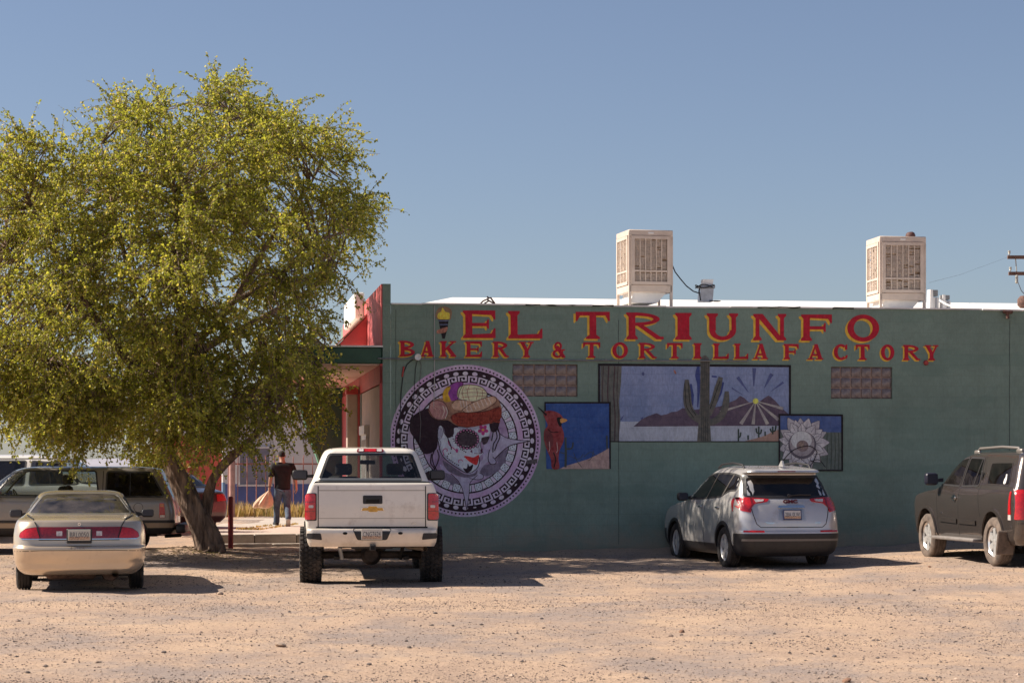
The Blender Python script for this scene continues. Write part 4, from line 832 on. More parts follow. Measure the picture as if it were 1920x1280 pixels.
def leafmat(name, c1, c2, c3, trans=.35, rough=.6):
    m = bpy.data.materials.new(name); m.use_nodes = True; t = m.node_tree; n = t.nodes; L = t.links; b = n['Principled BSDF']; b.inputs['Roughness'].default_value = rough; b.inputs['Specular IOR Level'].default_value = .35
    ge = n.new('ShaderNodeNewGeometry'); cr = n.new('ShaderNodeValToRGB'); e = cr.color_ramp.elements; e[0].color = (*c1,1); e[0].position = .1; e[1].color = (*c2,1); e[1].position = .75; q = e.new(.985); q.color = (*c3,1)
    L.new(ge.outputs['Random Per Island'], cr.inputs[0]); L.new(cr.outputs[0], b.inputs['Base Color'])
    tr = n.new('ShaderNodeBsdfTranslucent'); ml = n.new('ShaderNodeMix'); ml.data_type = 'RGBA'; ml.blend_type = 'MULTIPLY'; ml.inputs[0].default_value = 1; ml.inputs[7].default_value = (1.85,1.77,1.05,1); L.new(cr.outputs[0], ml.inputs[6]); L.new(ml.outputs[2], tr.inputs[0]); mx = n.new('ShaderNodeMixShader'); mx.inputs[0].default_value = trans
    o = n['Material Output']; L.new(b.outputs[0], mx.inputs[1]); L.new(tr.outputs[0], mx.inputs[2]); L.new(mx.outputs[0], o.inputs[0]); return m
M_STRAW = leafmat('dry_straw', (.34,.24,.12), (.48,.34,.17), (.20,.20,.07), .3)
sp = [(x, 61.6+wr.uniform(-.5,.6)*(1 if wr.rand()<.8 else 2), WZ) for x in wr.uniform(-8.8,-4.6,1500)]
blades('dry_weeds', sp, .42, M_STRAW, 'dry straw-coloured weeds along the foot of the picket fence', cat='weeds', wid=.02)
sp = []
for a,b in (((-6.05,48.6),(-5.55,53.0)),((-5.55,48.3),(-5.2,53.4)),((-6.05,48.6),(-5.55,48.4))):
    for k in range(110): t = wr.rand(); sp.append((a[0]+(b[0]-a[0])*t+wr.normal()*.02, a[1]+(b[1]-a[1])*t, WZ))
blades('crack_weeds', sp, .05, M_STRAW, 'thin line of dry weeds growing in the walkway cracks', cat='weeds', wid=.02)
# picket fence
fc = empty('picket_fence', (0,61.9,WZ), 0, 'rust-red iron picket fence behind the walking man', 'fence')
M_FENCE = mat('rust_red_iron', (.36,.15,.12), .7, var=.2, vscale=9)
pk = None
for i in range(17):
    x = GX(428,61.9)+i*.262
    if x > -4.75: break
    if pk is None:
        q = MB(); q.tube([(0,0,0),(0,0,1.60),(0,-.01,1.68),(0,-.02,1.72)],[.014,.014,.012,.004],6); pk = q.mesh('picket', M_FENCE, 60)
    o = link('picket', pk, fc); o.location = (x,random.uniform(-.01,.01),random.uniform(-.03,.02)); o.rotation_euler = (random.uniform(-.01,.01),random.uniform(-.012,.012),random.uniform(0,6))
for z in (1.48,.20):
    q = MB(); q.box((-6.3,0.018,z),(3.5,.02,.045)); q.build('rail', M_FENCE, fc)
gp = empty('gate_post', (GX(435,60.8),60.8,WZ), 0, 'round pinkish steel post at the left end of the picket fence', 'post')
q = MB(); q.tube([(0,0,0),(0,0,1.52)],.085,16); q.build('shaft', mat('pink_primer_post',(.42,.24,.21),.6,var=.2,vscale=5), gp, 50); q = MB(); q.lathe([(.09,1.52),(.09,1.55),(.05,1.59),(0,1.60)],'z',(0,0,0),16); q.build('cap', M_FENCE, gp, 50)
# white building with blue base
wb = empty('white_building', (0,64.6,WZ), 0, 'white block building with blue painted base behind the picket fence', 'building')
xl, xr = GX(418,64.6), -2.0
M_WB = mat('white_block_paint', (.60,.57,.56), .8, var=.06, vscale=2, bump=.25, bscale=20); M_BLUE = mat('blue_wainscot_paint', (.085,.115,.30), .7, var=.12, vscale=3)
q = MB(); q.box(((xl+xr)/2,2.5,1.5),(xr-xl,5.0,3.0)); q.build('wall', M_WB, wb)
q = MB(); q.box(((xl+xr)/2,2.5,.44),(xr-xl+.016,5.02,.92)); q.build('painted_base', M_BLUE, wb)
q = MB(); q.box(((xl+xr)/2,2.5,3.04),(xr-xl+.12,5.12,.10)); q.build('parapet_cap', M_WB, wb)
w_ = empty('window', (GX(478,64.6),-.02,1.42)); w_.parent = wb
q = MB(); q.box((0,0,0),(.86,.05,1.05)); q.build('shutter', mat('grey_blue_shutter',(.20,.19,.24),.6,var=.1), w_)
q = MB()
for c,d in (((-.46,-.02,0),(.06,.06,1.17)),((.46,-.02,0),(.06,.06,1.17)),((0,-.02,.55),(.98,.06,.06)),((0,-.03,-.56),(1.04,.10,.06))): q.box(c,d)
q.build('frame', M_WB, w_)
cp_ = empty('corner_post', (GX(419,63.8),63.8,WZ), 0, 'slim post painted white above and blue below at the building corner', 'post')  # stands for the corner's sunlit side strip, with the sunlight painted into its colours
q = MB(); q.tube([(0,0,.95),(0,0,2.95)],.05,10); q.build('lit_strip_white', M_WHITE, cp_, 50); q = MB(); q.tube([(0,0,0),(0,0,.95)],.052,10); q.build('lit_strip_blue', mat('sunlit_blue_paint',(.20,.33,.50),.5), cp_, 50); q = MB(); q.tube([(0,0,2.95),(0,0,3.35)],.035,10); q.build('yellow_tip', mat('ochre_paint',(.55,.33,.10),.6), cp_, 50)
q = MB(); q.box((GX(552,66.5),66.5,3.38),(1.1,.6,.42)); setp(q.build('rooftop_block', mat('salmon_block',(.62,.33,.25),.8,var=.1)), 'salmon coloured block on the white building roof seen through leaves', 'roof block')
# red building further left
rb = empty('red_building', (0,67.0,.2), 0, 'low red painted building with white parapet behind the tree trunk', 'building')
x0, x1 = GX(285,67), GX(420,67)
q = MB(); q.box(((x0+x1)/2,2.5,1.25),(x1-x0,5,2.5)); q.build('wall', mat('brick_red_paint',(.36,.055,.035),.7,var=.14,vscale=2), rb)
q = MB(); q.box(((x0+x1)/2,2.48,2.72),(x1-x0+.1,5.1,.46)); q.build('parapet', M_WB, rb)
q = MB(); q.box((x1-.9,-.03,1.2),(.10,.08,2.4)); q.build('downpipe', mat('dark_red_pipe',(.22,.03,.025),.6), rb)
# far pale wall and hazy low ridge so the sky does not meet bare ground
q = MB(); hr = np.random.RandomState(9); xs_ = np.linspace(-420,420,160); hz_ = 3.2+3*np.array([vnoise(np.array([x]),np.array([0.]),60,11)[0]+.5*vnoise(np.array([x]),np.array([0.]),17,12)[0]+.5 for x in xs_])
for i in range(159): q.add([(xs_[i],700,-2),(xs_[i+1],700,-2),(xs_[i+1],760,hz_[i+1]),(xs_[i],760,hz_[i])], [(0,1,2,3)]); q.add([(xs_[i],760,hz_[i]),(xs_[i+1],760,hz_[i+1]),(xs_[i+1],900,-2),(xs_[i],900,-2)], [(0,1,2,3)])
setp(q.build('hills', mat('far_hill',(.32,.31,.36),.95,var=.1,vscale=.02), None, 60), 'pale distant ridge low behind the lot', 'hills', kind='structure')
# red bollard in front of the kerb
b0 = Vector((GX(432.5,43.1),43.1,0)); b0.z = GZ(b0.x,b0.y)
bo = empty('bollard', b0-Vector((0,0,.05)), 0, 'red painted steel bollard standing at the kerb beside the tree', 'bollard')
q = MB(); q.tube([(0,0,0),(0,0,1.02)],.052,16); q.build('shaft', mat('bollard_red',(.28,.022,.022),.5,var=.25,vscale=6,dirt=(.10,.03,.03),dscale=5), bo, 50); q = MB(); q.lathe([(.053,1.015),(.05,1.045),(.03,1.062),(0,1.066)],'z',(0,0,0),16); q.build('cap', MATS['bollard_red'], bo, 50)
# service wires by the white building
for k,(a,b) in enumerate((((432,725,62),(520,775,60)),((440,742,62),(505,782,60)),((436,768,62),(500,776,60)),((437,752,62),(540,790,58)))):
    pa, pb = P(*a), P(*b); cable('service_wire', [pa, pa.lerp(pb,.5)-Vector((0,0,.08)), pb], .016, ['upper steep','second','lowest level','long lower'][k]+' black service wire among the leaves above the picket fence')
# utility pole whose crossarms reach into the frame at right
up = P(1934,880,78); uy = 78; zt_ = 1.65+(880-470)*uy/FPX
pl = empty('utility_pole', (up.x,uy,0), 0, 'wooden utility pole with two crossarms at the right edge behind the roof', 'utility pole')
M_WOOD = mat('weathered_pole_wood', (.16,.09,.065), .9, var=.25, vscale=6)
q = MB(); q.tube([(0,0,0),(0,0,zt_+.3)],[.15,.11],12); q.build('pole', M_WOOD, pl, 50)
for py,hw in ((483,.88),(513.5,.84)):
    q = MB(); q.box((.0,-.15,1.65+(880-py)*uy/FPX),(hw*2,.10,.12)); ca = q.build('crossarm', M_WOOD, pl)
    for sx in (-1,1):
        q = MB(); zz = 1.65+(880-py)*uy/FPX; q.tube([(sx*(hw-.06),-.15,zz+.05),(sx*(hw-.06),-.15,zz+.12)],.02,8); q.lathe([(.0,.24),(.045,.23),(.05,.17),(.035,.15),(.05,.12),(0,.11)],'z',(sx*(hw-.06),-.15,zz),10); q.build('insulator', mat('grey_insulator',(.42,.42,.38),.3), ca, 50)
q = MB(); zz = 1.65+(880-483)*uy/FPX; q.tube([(-.60,-.15,zz),(-.56,-.16,zz-.55)],.02,6); q.bbox((-.57,-.2,zz-.78),(.10,.10,.30),.03); q.build('fuse_cutout', MATS['grey_insulator'], pl)
cable('overhead_wire', [P(1890,482,78),P(1800,515,60),P(1765,524,50),P(1742,530,44.5)], .0022, 'thin overhead wire running from the utility pole to the right cooler')
cable('drop_wire', [P(1905,520,78),P(1915,545,60),P(1925,556,50)], .012, 'short drop wire below the utility pole crossarms')
q = MB(); q.lathe([(0,.20),(.09,.19),(.15,.12),(.15,.0),(.10,-.05),(.10,-.4),(0,-.4)],'z',(0,0,0),14); o = q.build('turbine_vent', MATS['rusty_metal'], None, 50); o.location = P(1921,572,46); setp(o,'rusty round roof vent cut off at the right edge of the roof','vent')
# ------------------------------------------------------------------ vehicles: shells lofted from horizontal slices, details laid on the shell
def pchip(t, y, tt):
    t = np.asarray(t,float); y = np.asarray(y,float); h = np.diff(t); d = np.diff(y,axis=0)/h[:,None]
    m = np.zeros_like(y); m[0] = d[0]; m[-1] = d[-1]
    for i in range(1,len(t)-1):
        a, b = d[i-1], d[i]; w1, w2 = 2*h[i]+h[i-1], h[i]+2*h[i-1]
        with np.errstate(divide='ignore', invalid='ignore'):
            hm = (w1+w2)/(w1/np.where(a==0,1e-12,a)+w2/np.where(b==0,1e-12,b))
        m[i] = np.where(a*b > 0, hm, 0)
    k = np.clip(np.searchsorted(t, tt, 'right')-1, 0, len(t)-2); s = ((tt-t[k])/h[k])[:,None]; H = h[k][:,None]
    return (2*s**3-3*s**2+1)*y[k]+(s**3-2*s**2+s)*H*m[k]+(-2*s**3+3*s**2)*y[k+1]+(s**3-s**2)*H*m[k+1]
def pip(px, py, poly):
    inside = np.zeros(px.shape, bool); n = len(poly)
    for i in range(n):
        x1,y1 = poly[i]; x2,y2 = poly[(i+1)%n]
        c = ((y1 > py) != (y2 > py)) & (px < (x2-x1)*(py-y1)/((y2-y1) if y2 != y1 else 1e-12)+x1)
        inside ^= c
    return inside
def rounded(pts, r=.04, n=4):
    """round the corners of a polygon"""
    out = []; m = len(pts)
    for i in range(m):
        p, a, b = Vector(pts[i]), Vector(pts[i-1]), Vector(pts[(i+1)%m])
        u, v = a-p, b-p; rr = min(r, .45*u.length, .45*v.length); u.normalize(); v.normalize()
        for k in range(n+1):
            t = k/n; out.append(tuple((p+u*rr)*(1-t)**2+p*2*t*(1-t)+(p+v*rr)*t*t))
    return out
def mirx(poly): return [(-x,y) for x,y in poly]
def densify(pts, step, closed_=True):
    out = []; n = len(pts)
    for i in range(n if closed_ else n-1):
        a, b = Vector(pts[i]), Vector(pts[(i+1)%n]); k = max(1,int((b-a).length/step))
        for j in range(k): out.append(tuple(a.lerp(b,j/k)))
    if not closed_: out.append(tuple(pts[-1]))
    return out
DIRS = {'L':Vector((1,0,0)),'R':Vector((-1,0,0)),'B':Vector((0,1,0)),'F':Vector((0,-1,0)),'T':Vector((0,0,-1))}
def view_org(view, a, b):
    return {'L':Vector((-4,a,b)),'R':Vector((4,a,b)),'B':Vector((a,-4,b)),'F':Vector((a,10,b)),'T':Vector((a,b,5))}[view]
class Shell:
    def __init__(s, levels, ds=.028, nr=14, nc=8, ss=.034, nf=9):
        lv = np.array(levels, float)       # z, yr, yf, w, cr, cf, br, bf
        dd = np.sqrt(((lv[1:,:4]-lv[:-1,:4])*np.array([1,.8,.5,1]))**2).max(1); t = np.concatenate([[0],np.cumsum(np.maximum(dd,.004))])
        nl = max(4,int(t[-1]/ds)); tt = np.unique(np.concatenate([np.linspace(0,t[-1],nl), t])); L = pchip(t, lv, tt); s.L = L
        ns = max(6,int((lv[:,2]-lv[:,1]).max()/ss))
        rows = []
        for (z,yr,yf,w,cr,cf,br,bf) in L:
            cr = min(cr, w*.95); cf = min(cf, w*.95); pts = []
            for k in range(nr): x = (w-cr)*k/nr; pts.append((x, yr+br*(x/w)**2))
            y0 = yr+br*((w-cr)/w)**2
            for k in range(nc): a = math.pi/2*k/nc; pts.append((w-cr+cr*math.sin(a), y0+cr*(1-math.cos(a))))
            y1 = yf-bf*((w-cf)/w)**2
            for k in range(ns): pts.append((w, (y0+cr)+(y1-cf-y0-cr)*k/ns))
            for k in range(nc): a = math.pi/2*k/nc; pts.append((w-cf+cf*math.cos(a), y1-cf+cf*math.sin(a)))
            for k in range(nf+1): x = (w-cf)*(1-k/nf); pts.append((x, yf-bf*(x/w)**2))
            rows.append([(x,y,z) for x,y in pts])
        A = np.array(rows); nl, npt = A.shape[:2]; B = A*np.array([-1,1,1])
        s.V = np.concatenate([A.reshape(-1,3), B.reshape(-1,3)])
        i = np.arange(nl*npt).reshape(nl,npt); o = nl*npt
        q = np.stack([i[:-1,:-1],i[:-1,1:],i[1:,1:],i[1:,:-1]],-1).reshape(-1,4)
        qb = q[:,::-1]+o
        top = np.stack([i[-1,:-1],i[-1,1:],i[-1,1:]+o,i[-1,:-1]+o],-1); bot = np.stack([i[0,:-1]+o,i[0,1:]+o,i[0,1:],i[0,:-1]],-1)
        s.F = np.concatenate([q,qb,top,bot]); s.keep = np.ones(len(s.F),bool)
        s.nb = len(bot)
        C = s.V[s.F]; s.C = C.mean(1); n = np.cross(C[:,2]-C[:,0], C[:,3]-C[:,1]); s.N = n/np.maximum(np.linalg.norm(n,axis=1),1e-12)[:,None]
        s.bvh = BVHTree.FromPolygons([tuple(v) for v in s.V], [tuple(f) for f in s.F], epsilon=0)
    def coords(s, view):
        C = s.C; return (C[:,1],C[:,2]) if view in 'LR' else ((C[:,0],C[:,2]) if view in 'BF' else (C[:,0],C[:,1]))
    def cut(s, view, poly, lim=.12):
        a, b = s.coords(view); f = pip(a,b,poly) & (s.N @ np.array(DIRS[view]) < -lim); s.keep &= ~f
    def arch(s, y, z, r, xmin):
        C = s.C; f = ((C[:,1]-y)**2+(C[:,2]-z)**2 < r*r) & (np.abs(C[:,0]) > xmin); s.keep &= ~f
    def hit(s, view, a, b, off):
        o = view_org(view,a,b); d = DIRS[view]; h = s.bvh.ray_cast(o, d)
        if h[0] is None:
            q = s.bvh.find_nearest(o+d*4); co, n = q[0], q[1]
        else: co, n = h[0], h[1]
        if n.dot(d) > 0: n = -n
        return co+n*off, n
    def patch(s, name, view, poly, m, off, parent, step=.06, depth=.012, smooth=True):
        bm = bmesh.new(); vs = [bm.verts.new((a,b,0)) for a,b in densify(poly, step)]; bm.faces.new(vs)
        xs_ = [p[0] for p in poly]; ys_ = [p[1] for p in poly]
        for ax,(lo,hi) in enumerate(((min(xs_),max(xs_)),(min(ys_),max(ys_)))):
            k = int((hi-lo)/step)
            for j in range(1,k+1):
                co = [0,0,0]; co[ax] = lo+(hi-lo)*j/(k+1); no = [0,0,0]; no[ax] = 1
                bmesh.ops.bisect_plane(bm, geom=list(bm.verts)+list(bm.edges)+list(bm.faces), plane_co=co, plane_no=no, dist=1e-6)
        bm.verts.index_update()
        info = [s.hit(view, v.co.x, v.co.y, off) for v in bm.verts]
        verts = [i[0] for i in info]; faces = [[v.index for v in f.verts] for f in bm.faces]
        be = [(e.verts[0].index, e.verts[1].index) for e in bm.edges if len(e.link_faces) == 1]; bm.free()
        mb = MB(); mb.add(verts, faces)
        for a,b in be:
            mb.add([verts[a],verts[b],verts[b]-info[b][1]*depth,verts[a]-info[a][1]*depth], [(0,1,2,3)])
        me = mb.mesh(name, m, None, fixn=False)
        bm = bmesh.new(); bm.from_mesh(me)
        d = DIRS[view]
        for f in bm.faces:
            f.normal_update()
            if f.index < len(faces) and f.normal.dot(d) > 0: f.normal_flip()
            f.smooth = f.index < len(faces)
        bm.to_mesh(me); bm.free()
        return link(name, me, parent)
    def strip(s, name, view, pts, w, m, off, parent, closed_=False, step=.04, depth=.006):
        pts = densify(pts, step, closed_); n = len(pts); La, Ra = [], []
        for i in range(n):
            a = Vector(pts[i-1] if (closed_ or i) else pts[0]); b = Vector(pts[(i+1)%n] if (closed_ or i < n-1) else pts[-1])
            t = b-a; t.normalize(); nn = Vector((-t.y,t.x))*w/2; p = Vector(pts[i])
            La.append(s.hit(view,*(p+nn),off)); Ra.append(s.hit(view,*(p-nn),off))
        mb = MB(); m_ = n if closed_ else n-1
        for i in range(m_):
            j = (i+1)%n
            mb.add([La[i][0],La[j][0],Ra[j][0],Ra[i][0]], [(0,1,2,3)])
            for Q in (La,Ra): mb.add([Q[i][0],Q[j][0],Q[j][0]-Q[j][1]*depth,Q[i][0]-Q[i][1]*depth], [(0,1,2,3)])
        return mb.build(name, m, parent, None, fixn=False)
    def build(s, name, mats, parent, zone=None, bottom=True):
        keep = s.keep.copy()
        F = s.F[keep]; me = bpy.data.meshes.new(name); me.from_pydata(s.V.tolist(), [], F.tolist())
        for m in mats: me.materials.append(m)
        if zone is not None:
            mi = np.array([zone(c,n) for c,n in zip(s.C[keep], s.N[keep])], np.int32); me.polygons.foreach_set('material_index', mi)
        bm = bmesh.new(); bm.from_mesh(me); bmesh.ops.remove_doubles(bm, verts=bm.verts, dist=1e-4)
        bmesh.ops.delete(bm, geom=[v for v in bm.verts if not v.link_faces], context='VERTS'); bm.to_mesh(me); bm.free()
        me.shade_smooth(); me.set_sharp_from_angle(angle=R(50)); return link(name, me, parent)

# ---- materials for vehicles
def paintmat(name, col, metal=.0, rough=.35, coat=.8, dust=(.36,.28,.22), damt=(.55,.85)):
    return mat(name, col, rough, metal, var=.04, vscale=2, coat=coat, dirt=dust, dscale=2.2, dlo=damt[0], dhi=damt[1])
M_TYRE = mat('tyre_rubber', (.028,.025,.024), .85, var=.3, vscale=9, bump=.3, bscale=60, dirt=(.16,.12,.095), dscale=4, dlo=.48, dhi=.8)
M_TYRED = mat('dusty_tyre_rubber', (.10,.078,.066), .9, var=.3, vscale=9, bump=.3, bscale=60, dirt=(.25,.19,.15), dscale=4, dlo=.4, dhi=.8)
M_CHROME = mat('chrome', (.75,.75,.76), .14, 1.0)
M_ALLOY = mat('alloy_wheel', (.74,.73,.73), .28, .5, var=.06)
M_BPLAST = mat('black_plastic', (.020,.019,.021), .5, var=.15, vscale=12, dirt=(.07,.056,.048), dscale=3, dlo=.6, dhi=1.0)
M_UNDER = mat('dirty_underbody', (.03,.026,.024), .9, var=.4, vscale=6)
M_RUST = mat('rusty_exhaust', (.11,.065,.045), .7, .3, var=.4, vscale=14)
M_SEAM = mat('panel_gap', (.008,.008,.008), .9)
M_SEAT = mat('grey_seat_cloth', (.05,.048,.05), .95, var=.2, vscale=20)
def lensmat(name, col, emis=0):
    m = mat(name, col, .10, 0, var=.22, vscale=30, coat=1.0, bump=.25, bscale=90); return m
M_LRED_L = lensmat('red_lens', (.50,.012,.016)); M_LCLR = lensmat('clear_lens', (.62,.56,.54)); M_LAMB = lensmat('amber_lens', (.62,.16,.02)); M_LDRED = lensmat('dark_red_lens', (.22,.010,.014))
def glass(name, tint, dust=.02, refl=1.0):
    m = bpy.data.materials.new(name); m.use_nodes = True; t = m.node_tree; n = t.nodes; L = t.links; n.clear()
    o = n.new('ShaderNodeOutputMaterial'); tr = n.new('ShaderNodeBsdfTransparent'); tr.inputs[0].default_value = (*tint,1)
    gl = n.new('ShaderNodeBsdfGlossy'); gl.inputs['Roughness'].default_value = .02; gl.inputs[0].default_value = (refl,refl,refl,1)
    fr = n.new('ShaderNodeFresnel'); ge = n.new('ShaderNodeNewGeometry'); mi_ = n.new('ShaderNodeMapRange'); mi_.inputs[3].default_value = 1.5; mi_.inputs[4].default_value = 1/1.5; L.new(ge.outputs['Backfacing'], mi_.inputs[0]); L.new(mi_.outputs[0], fr.inputs[0])
    mx = n.new('ShaderNodeMixShader'); L.new(fr.outputs[0], mx.inputs[0]); L.new(tr.outputs[0], mx.inputs[1]); L.new(gl.outputs[0], mx.inputs[2])
    df = n.new('ShaderNodeBsdfDiffuse'); df.inputs[0].default_value = (.30,.25,.22,1)
    tc = n.new('ShaderNodeTexCoord'); nz = n.new('ShaderNodeTexNoise'); nz.inputs['Scale'].default_value = 5; nz.inputs['Detail'].default_value = 6; L.new(tc.outputs['Object'], nz.inputs['Vector'])
    mr = n.new('ShaderNodeMapRange'); mr.inputs[1].default_value = .3; mr.inputs[2].default_value = .8; mr.inputs[3].default_value = dust*.3; mr.inputs[4].default_value = dust*2.2; L.new(nz.outputs[0], mr.inputs[0])
    m2 = n.new('ShaderNodeMixShader'); L.new(mr.outputs[0], m2.inputs[0]); L.new(mx.outputs[0], m2.inputs[1]); L.new(df.outputs[0], m2.inputs[2]); L.new(m2.outputs[0], o.inputs[0])
    return m
G_CLEAR = glass('clear_car_glass', (.62,.68,.66), .03); G_TINT = glass('tinted_car_glass', (.07,.07,.09), .02); G_LITE = glass('light_rear_glass', (.74,.72,.76), .025); G_MID = glass('smoked_car_glass', (.46,.45,.48), .03); G_DUSTY = glass('dusty_rear_glass', (.05,.05,.05), .13)

def wheel(parent, x, y, z, r, w, rim, nsp, m_rim=None, tread='road', dusty=False, spoke_w=.07, fn=0):
    """wheel part with tyre, rim and hub; x is the middle of the tyre, outer face points away from the car"""
    sgn = 1 if x > 0 else -1
    wh = empty('wheel', (x,y,z)); wh.parent = parent; wh.rotation_euler = (random.uniform(0,6.28),0,0)
    mt = M_TYRED if dusty else M_TYRE; m_rim = m_rim or M_ALLOY
    h = w/2; prof = [(rim,-h*.78),(rim+.012,-h*.92),(rim+(r-rim)*.5,-h*1.0),(r-.035,-h*.96),(r-.010,-h*.80)]
    if tread == 'road':
        for k in range(4):
            a = -h*.72+k*h*.40; prof += [(r,a),(r,a+h*.25),(r-.012,a+h*.27),(r-.012,a+h*.36)]
        prof += [(r,h*.72)]
    else: prof += [(r-.016,-h*.7),(r-.016,h*.7)]
    prof += [(r-.010,h*.80),(r-.035,h*.96),(rim+(r-rim)*.5,h*1.0),(rim+.012,h*.92),(rim,h*.78)]
    mb = MB(); mb.lathe(prof,'x',(0,0,0),44); ty = mb.build('tyre', mt, wh, 35)
    if tread != 'road':
        tb = MB(); n = 34; rs = random.Random(2)
        for row,(xc,ww) in enumerate(((-h*.80,h*.40),(-h*.40,h*.34),(0,h*.36),(h*.40,h*.34),(h*.80,h*.40))):
            for k in range(n):
                a = 2*math.pi*(k+.5*(row%2)+rs.uniform(-.06,.06))/n; L_ = 2*math.pi*r/n*rs.uniform(.70,.84)
                M3 = Matrix.Rotation(a,3,'X') @ Matrix.Rotation(R((25 if row%2 else -25) if row in (1,2,3) else 4),3,'Z')
                tb.box((Matrix.Rotation(a,3,'X') @ Vector((xc,0,r-.012))),(ww*.86,L_,.026), rot=M3, taper=(.86,.86))
        o = tb.build('tread_lugs', mt, wh); o['kind'] = 'stuff'
    mb = MB(); mb.lathe([(rim-.002,-h*.70),(rim-.03,-h*.5),(rim-.035,h*.35),(rim-.012,h*.70),(rim+.004,h*.80),(rim+.006,h*.70)],'x',(0,0,0),36)
    # spokes on the outer face
    zo = sgn*h*.55
    for k in range(nsp):
        a = 2*math.pi*k/nsp; M3 = Matrix.Rotation(a,3,'X'); c = Vector((zo*.86,0,(rim-.02)*.55+.02))
        mb.box(M3 @ c,(.035,spoke_w,(rim-.02)*.92), rot=M3, taper=(1,1.35 if nsp < 8 else .8))
    mb.lathe([(0,zo*1.12),(.05,zo*1.1),(.075,zo*.9),(.075,zo*.5)],'x',(0,0,0),18)
    mb.build('rim', m_rim, wh, 35)
    mb = MB(); mb.lathe([(0,zo*.35),(rim*.72,zo*.35),(rim*.72,zo*.1),(rim-.04,zo*.1),(rim-.04,0)],'x',(0,0,0),24); mb.build('brake_disc', M_UNDER, wh, 35)
    return wh
def arches(sh, root, specs, m_lip, m_well=None, lip=.03, lipoff=.006, wmax=.9):
    for (y,z,r) in specs:
        for v in 'LR':
            a0 = -10
            pts = [(y+(r+lip*.3)*math.cos(R(a)), z+(r+lip*.3)*math.sin(R(a))) for a in range(a0,181-a0,6)]
            zb = sh.L[0][0]+.01
            pts = [(a, max(b, zb)) for a,b in pts]
            sh.strip('arch_lip', v, pts, lip, m_lip, lipoff, root, step=.05, depth=.03)
        sh.arch(y,z,r,.45)
    for (y,z,r) in specs:
        for sgn in (-1,1):
            mb = MB(); n = 18; R_ = r+.015
            pr = [(y+R_*math.cos(R(a)), z+R_*math.sin(R(a))) for a in np.linspace(-15,195,n)]; pr = [(a,max(b,sh.L[0][0]+.02)) for a,b in pr]
            x0, x1 = sgn*(wmax-.03), sgn*.42
            for i in range(n-1): mb.add([(x0,*pr[i]),(x0,*pr[i+1]),(x1,*pr[i+1]),(x1,*pr[i])], [(0,1,2,3)])
            mb.add([(x1,*p) for p in pr], [tuple(range(n))]); mb.build('wheel_well', M_UNDER, root)
def plate(parent, loc, txt, sub=None, rot=(R(90),0,0), w=.31, h=.155, frame=None, face=(.62,.60,.56), ink=(.06,.06,.08), lower=None):
    p = empty('licence_plate', loc); p.parent = parent; p.rotation_euler = rot
    mb = MB(); mb.bbox((0,0,0),(w,h,.006),.002); mb.build('plate', mat('plate_%.2f_%.2f'%face[:2], face, .4, var=.05), p)
    if lower:
        mb = MB(); mb.box((0,-h*.30,.0038),(w*.94,h*.3,.001)); mb.build('plate_band', mat('plate_band',lower,.5,var=.3,vscale=30), p)
    t = text_mesh(txt, h*.66); t.materials.append(mat('plate_ink', ink, .5))
    xs_ = [v.co.x for v in t.vertices]; k = w*.84/(max(xs_)-min(xs_))
    for v in t.vertices: v.co.x *= k; v.co.z = .0045+.001
    link('plate_number', t, p)
    if frame:
        mb = MB()
        for c,d in (((0,h/2,0),(w+.02,.014,.014)),((0,-h/2,0),(w+.02,.018,.014)),((w/2,0,0),(.014,h,.014)),((-w/2,0,0),(.014,h,.014))): mb.box(c,d)
        mb.build('plate_frame', frame, p)
    return p
def mirror(root, side, loc, size, m=None, arm=None):
    sg = -1 if side == 'L' else 1
    mr = empty('door_mirror', loc); mr.parent = root
    mb = MB(); mb.bbox((sg*size[0]/2,.0,0),size,.35*min(size),seg=3); mb.build('housing', m or M_BPLAST, mr, 50)
    mb = MB(); mb.box((sg*size[0]/2,-size[1]/2-.002,.005),(size[0]*.82,.004,size[2]*.74)); mb.build('mirror_glass', mat('mirror_glass',(.035,.037,.055),.25,.0), mr)
    a = arm or .1
    mb = MB(); mb.prism([(-sg*a,-.05),(sg*.03,-size[2]*.25),(sg*.03,size[2]*.0),(-sg*a,.02)], -.03, .03); mb.build('mirror_arm', m or M_BPLAST, mr)
def seats(root, rows, z, w=.5, head=True):
    for (y,xs_) in rows:
        for x in xs_:
            st = empty('seat', (x,y,z)); st.parent = root
            mb = MB(); mb.bbox((0,.25,.05),(w,.52,.16),.06,seg=2); mb.build('cushion', M_SEAT, st, 50)
            mb = MB(); mb.bbox((0,-.04,.38),(w,.16,.62),.07,seg=2,rot=Matrix.Rotation(R(12),3,'X')); mb.build('backrest', M_SEAT, st, 50)
            if head:
                mb = MB(); mb.bbox((0,-.13,.80),(w*.52,.11,.19),.05,seg=2); mb.build('headrest', M_SEAT, st, 50)
def flat(name, mb, m, parent): return mb.build(name, m, parent)
BOTH = 'LR'
def place(name, x, y, yaw, label, cat='car', z=None, group='vehicles parked at the bakery'):
    return empty(name, (x, y, GZ(x, y) if z is None else z), yaw, label, cat, group)
def win(sh, root, view, poly, g, name='side_window', cut=True, gask=.030, gm=None, off=.002):
    po = rounded(poly,.05)
    sh.patch(name, view, po, g, off, root, step=.09, depth=.004)
    fr = sh.strip('window_seal', view, po, gask, gm or M_BPLAST, .006, root, closed_=True, step=.05)
    if cut: sh.cut(view, po)

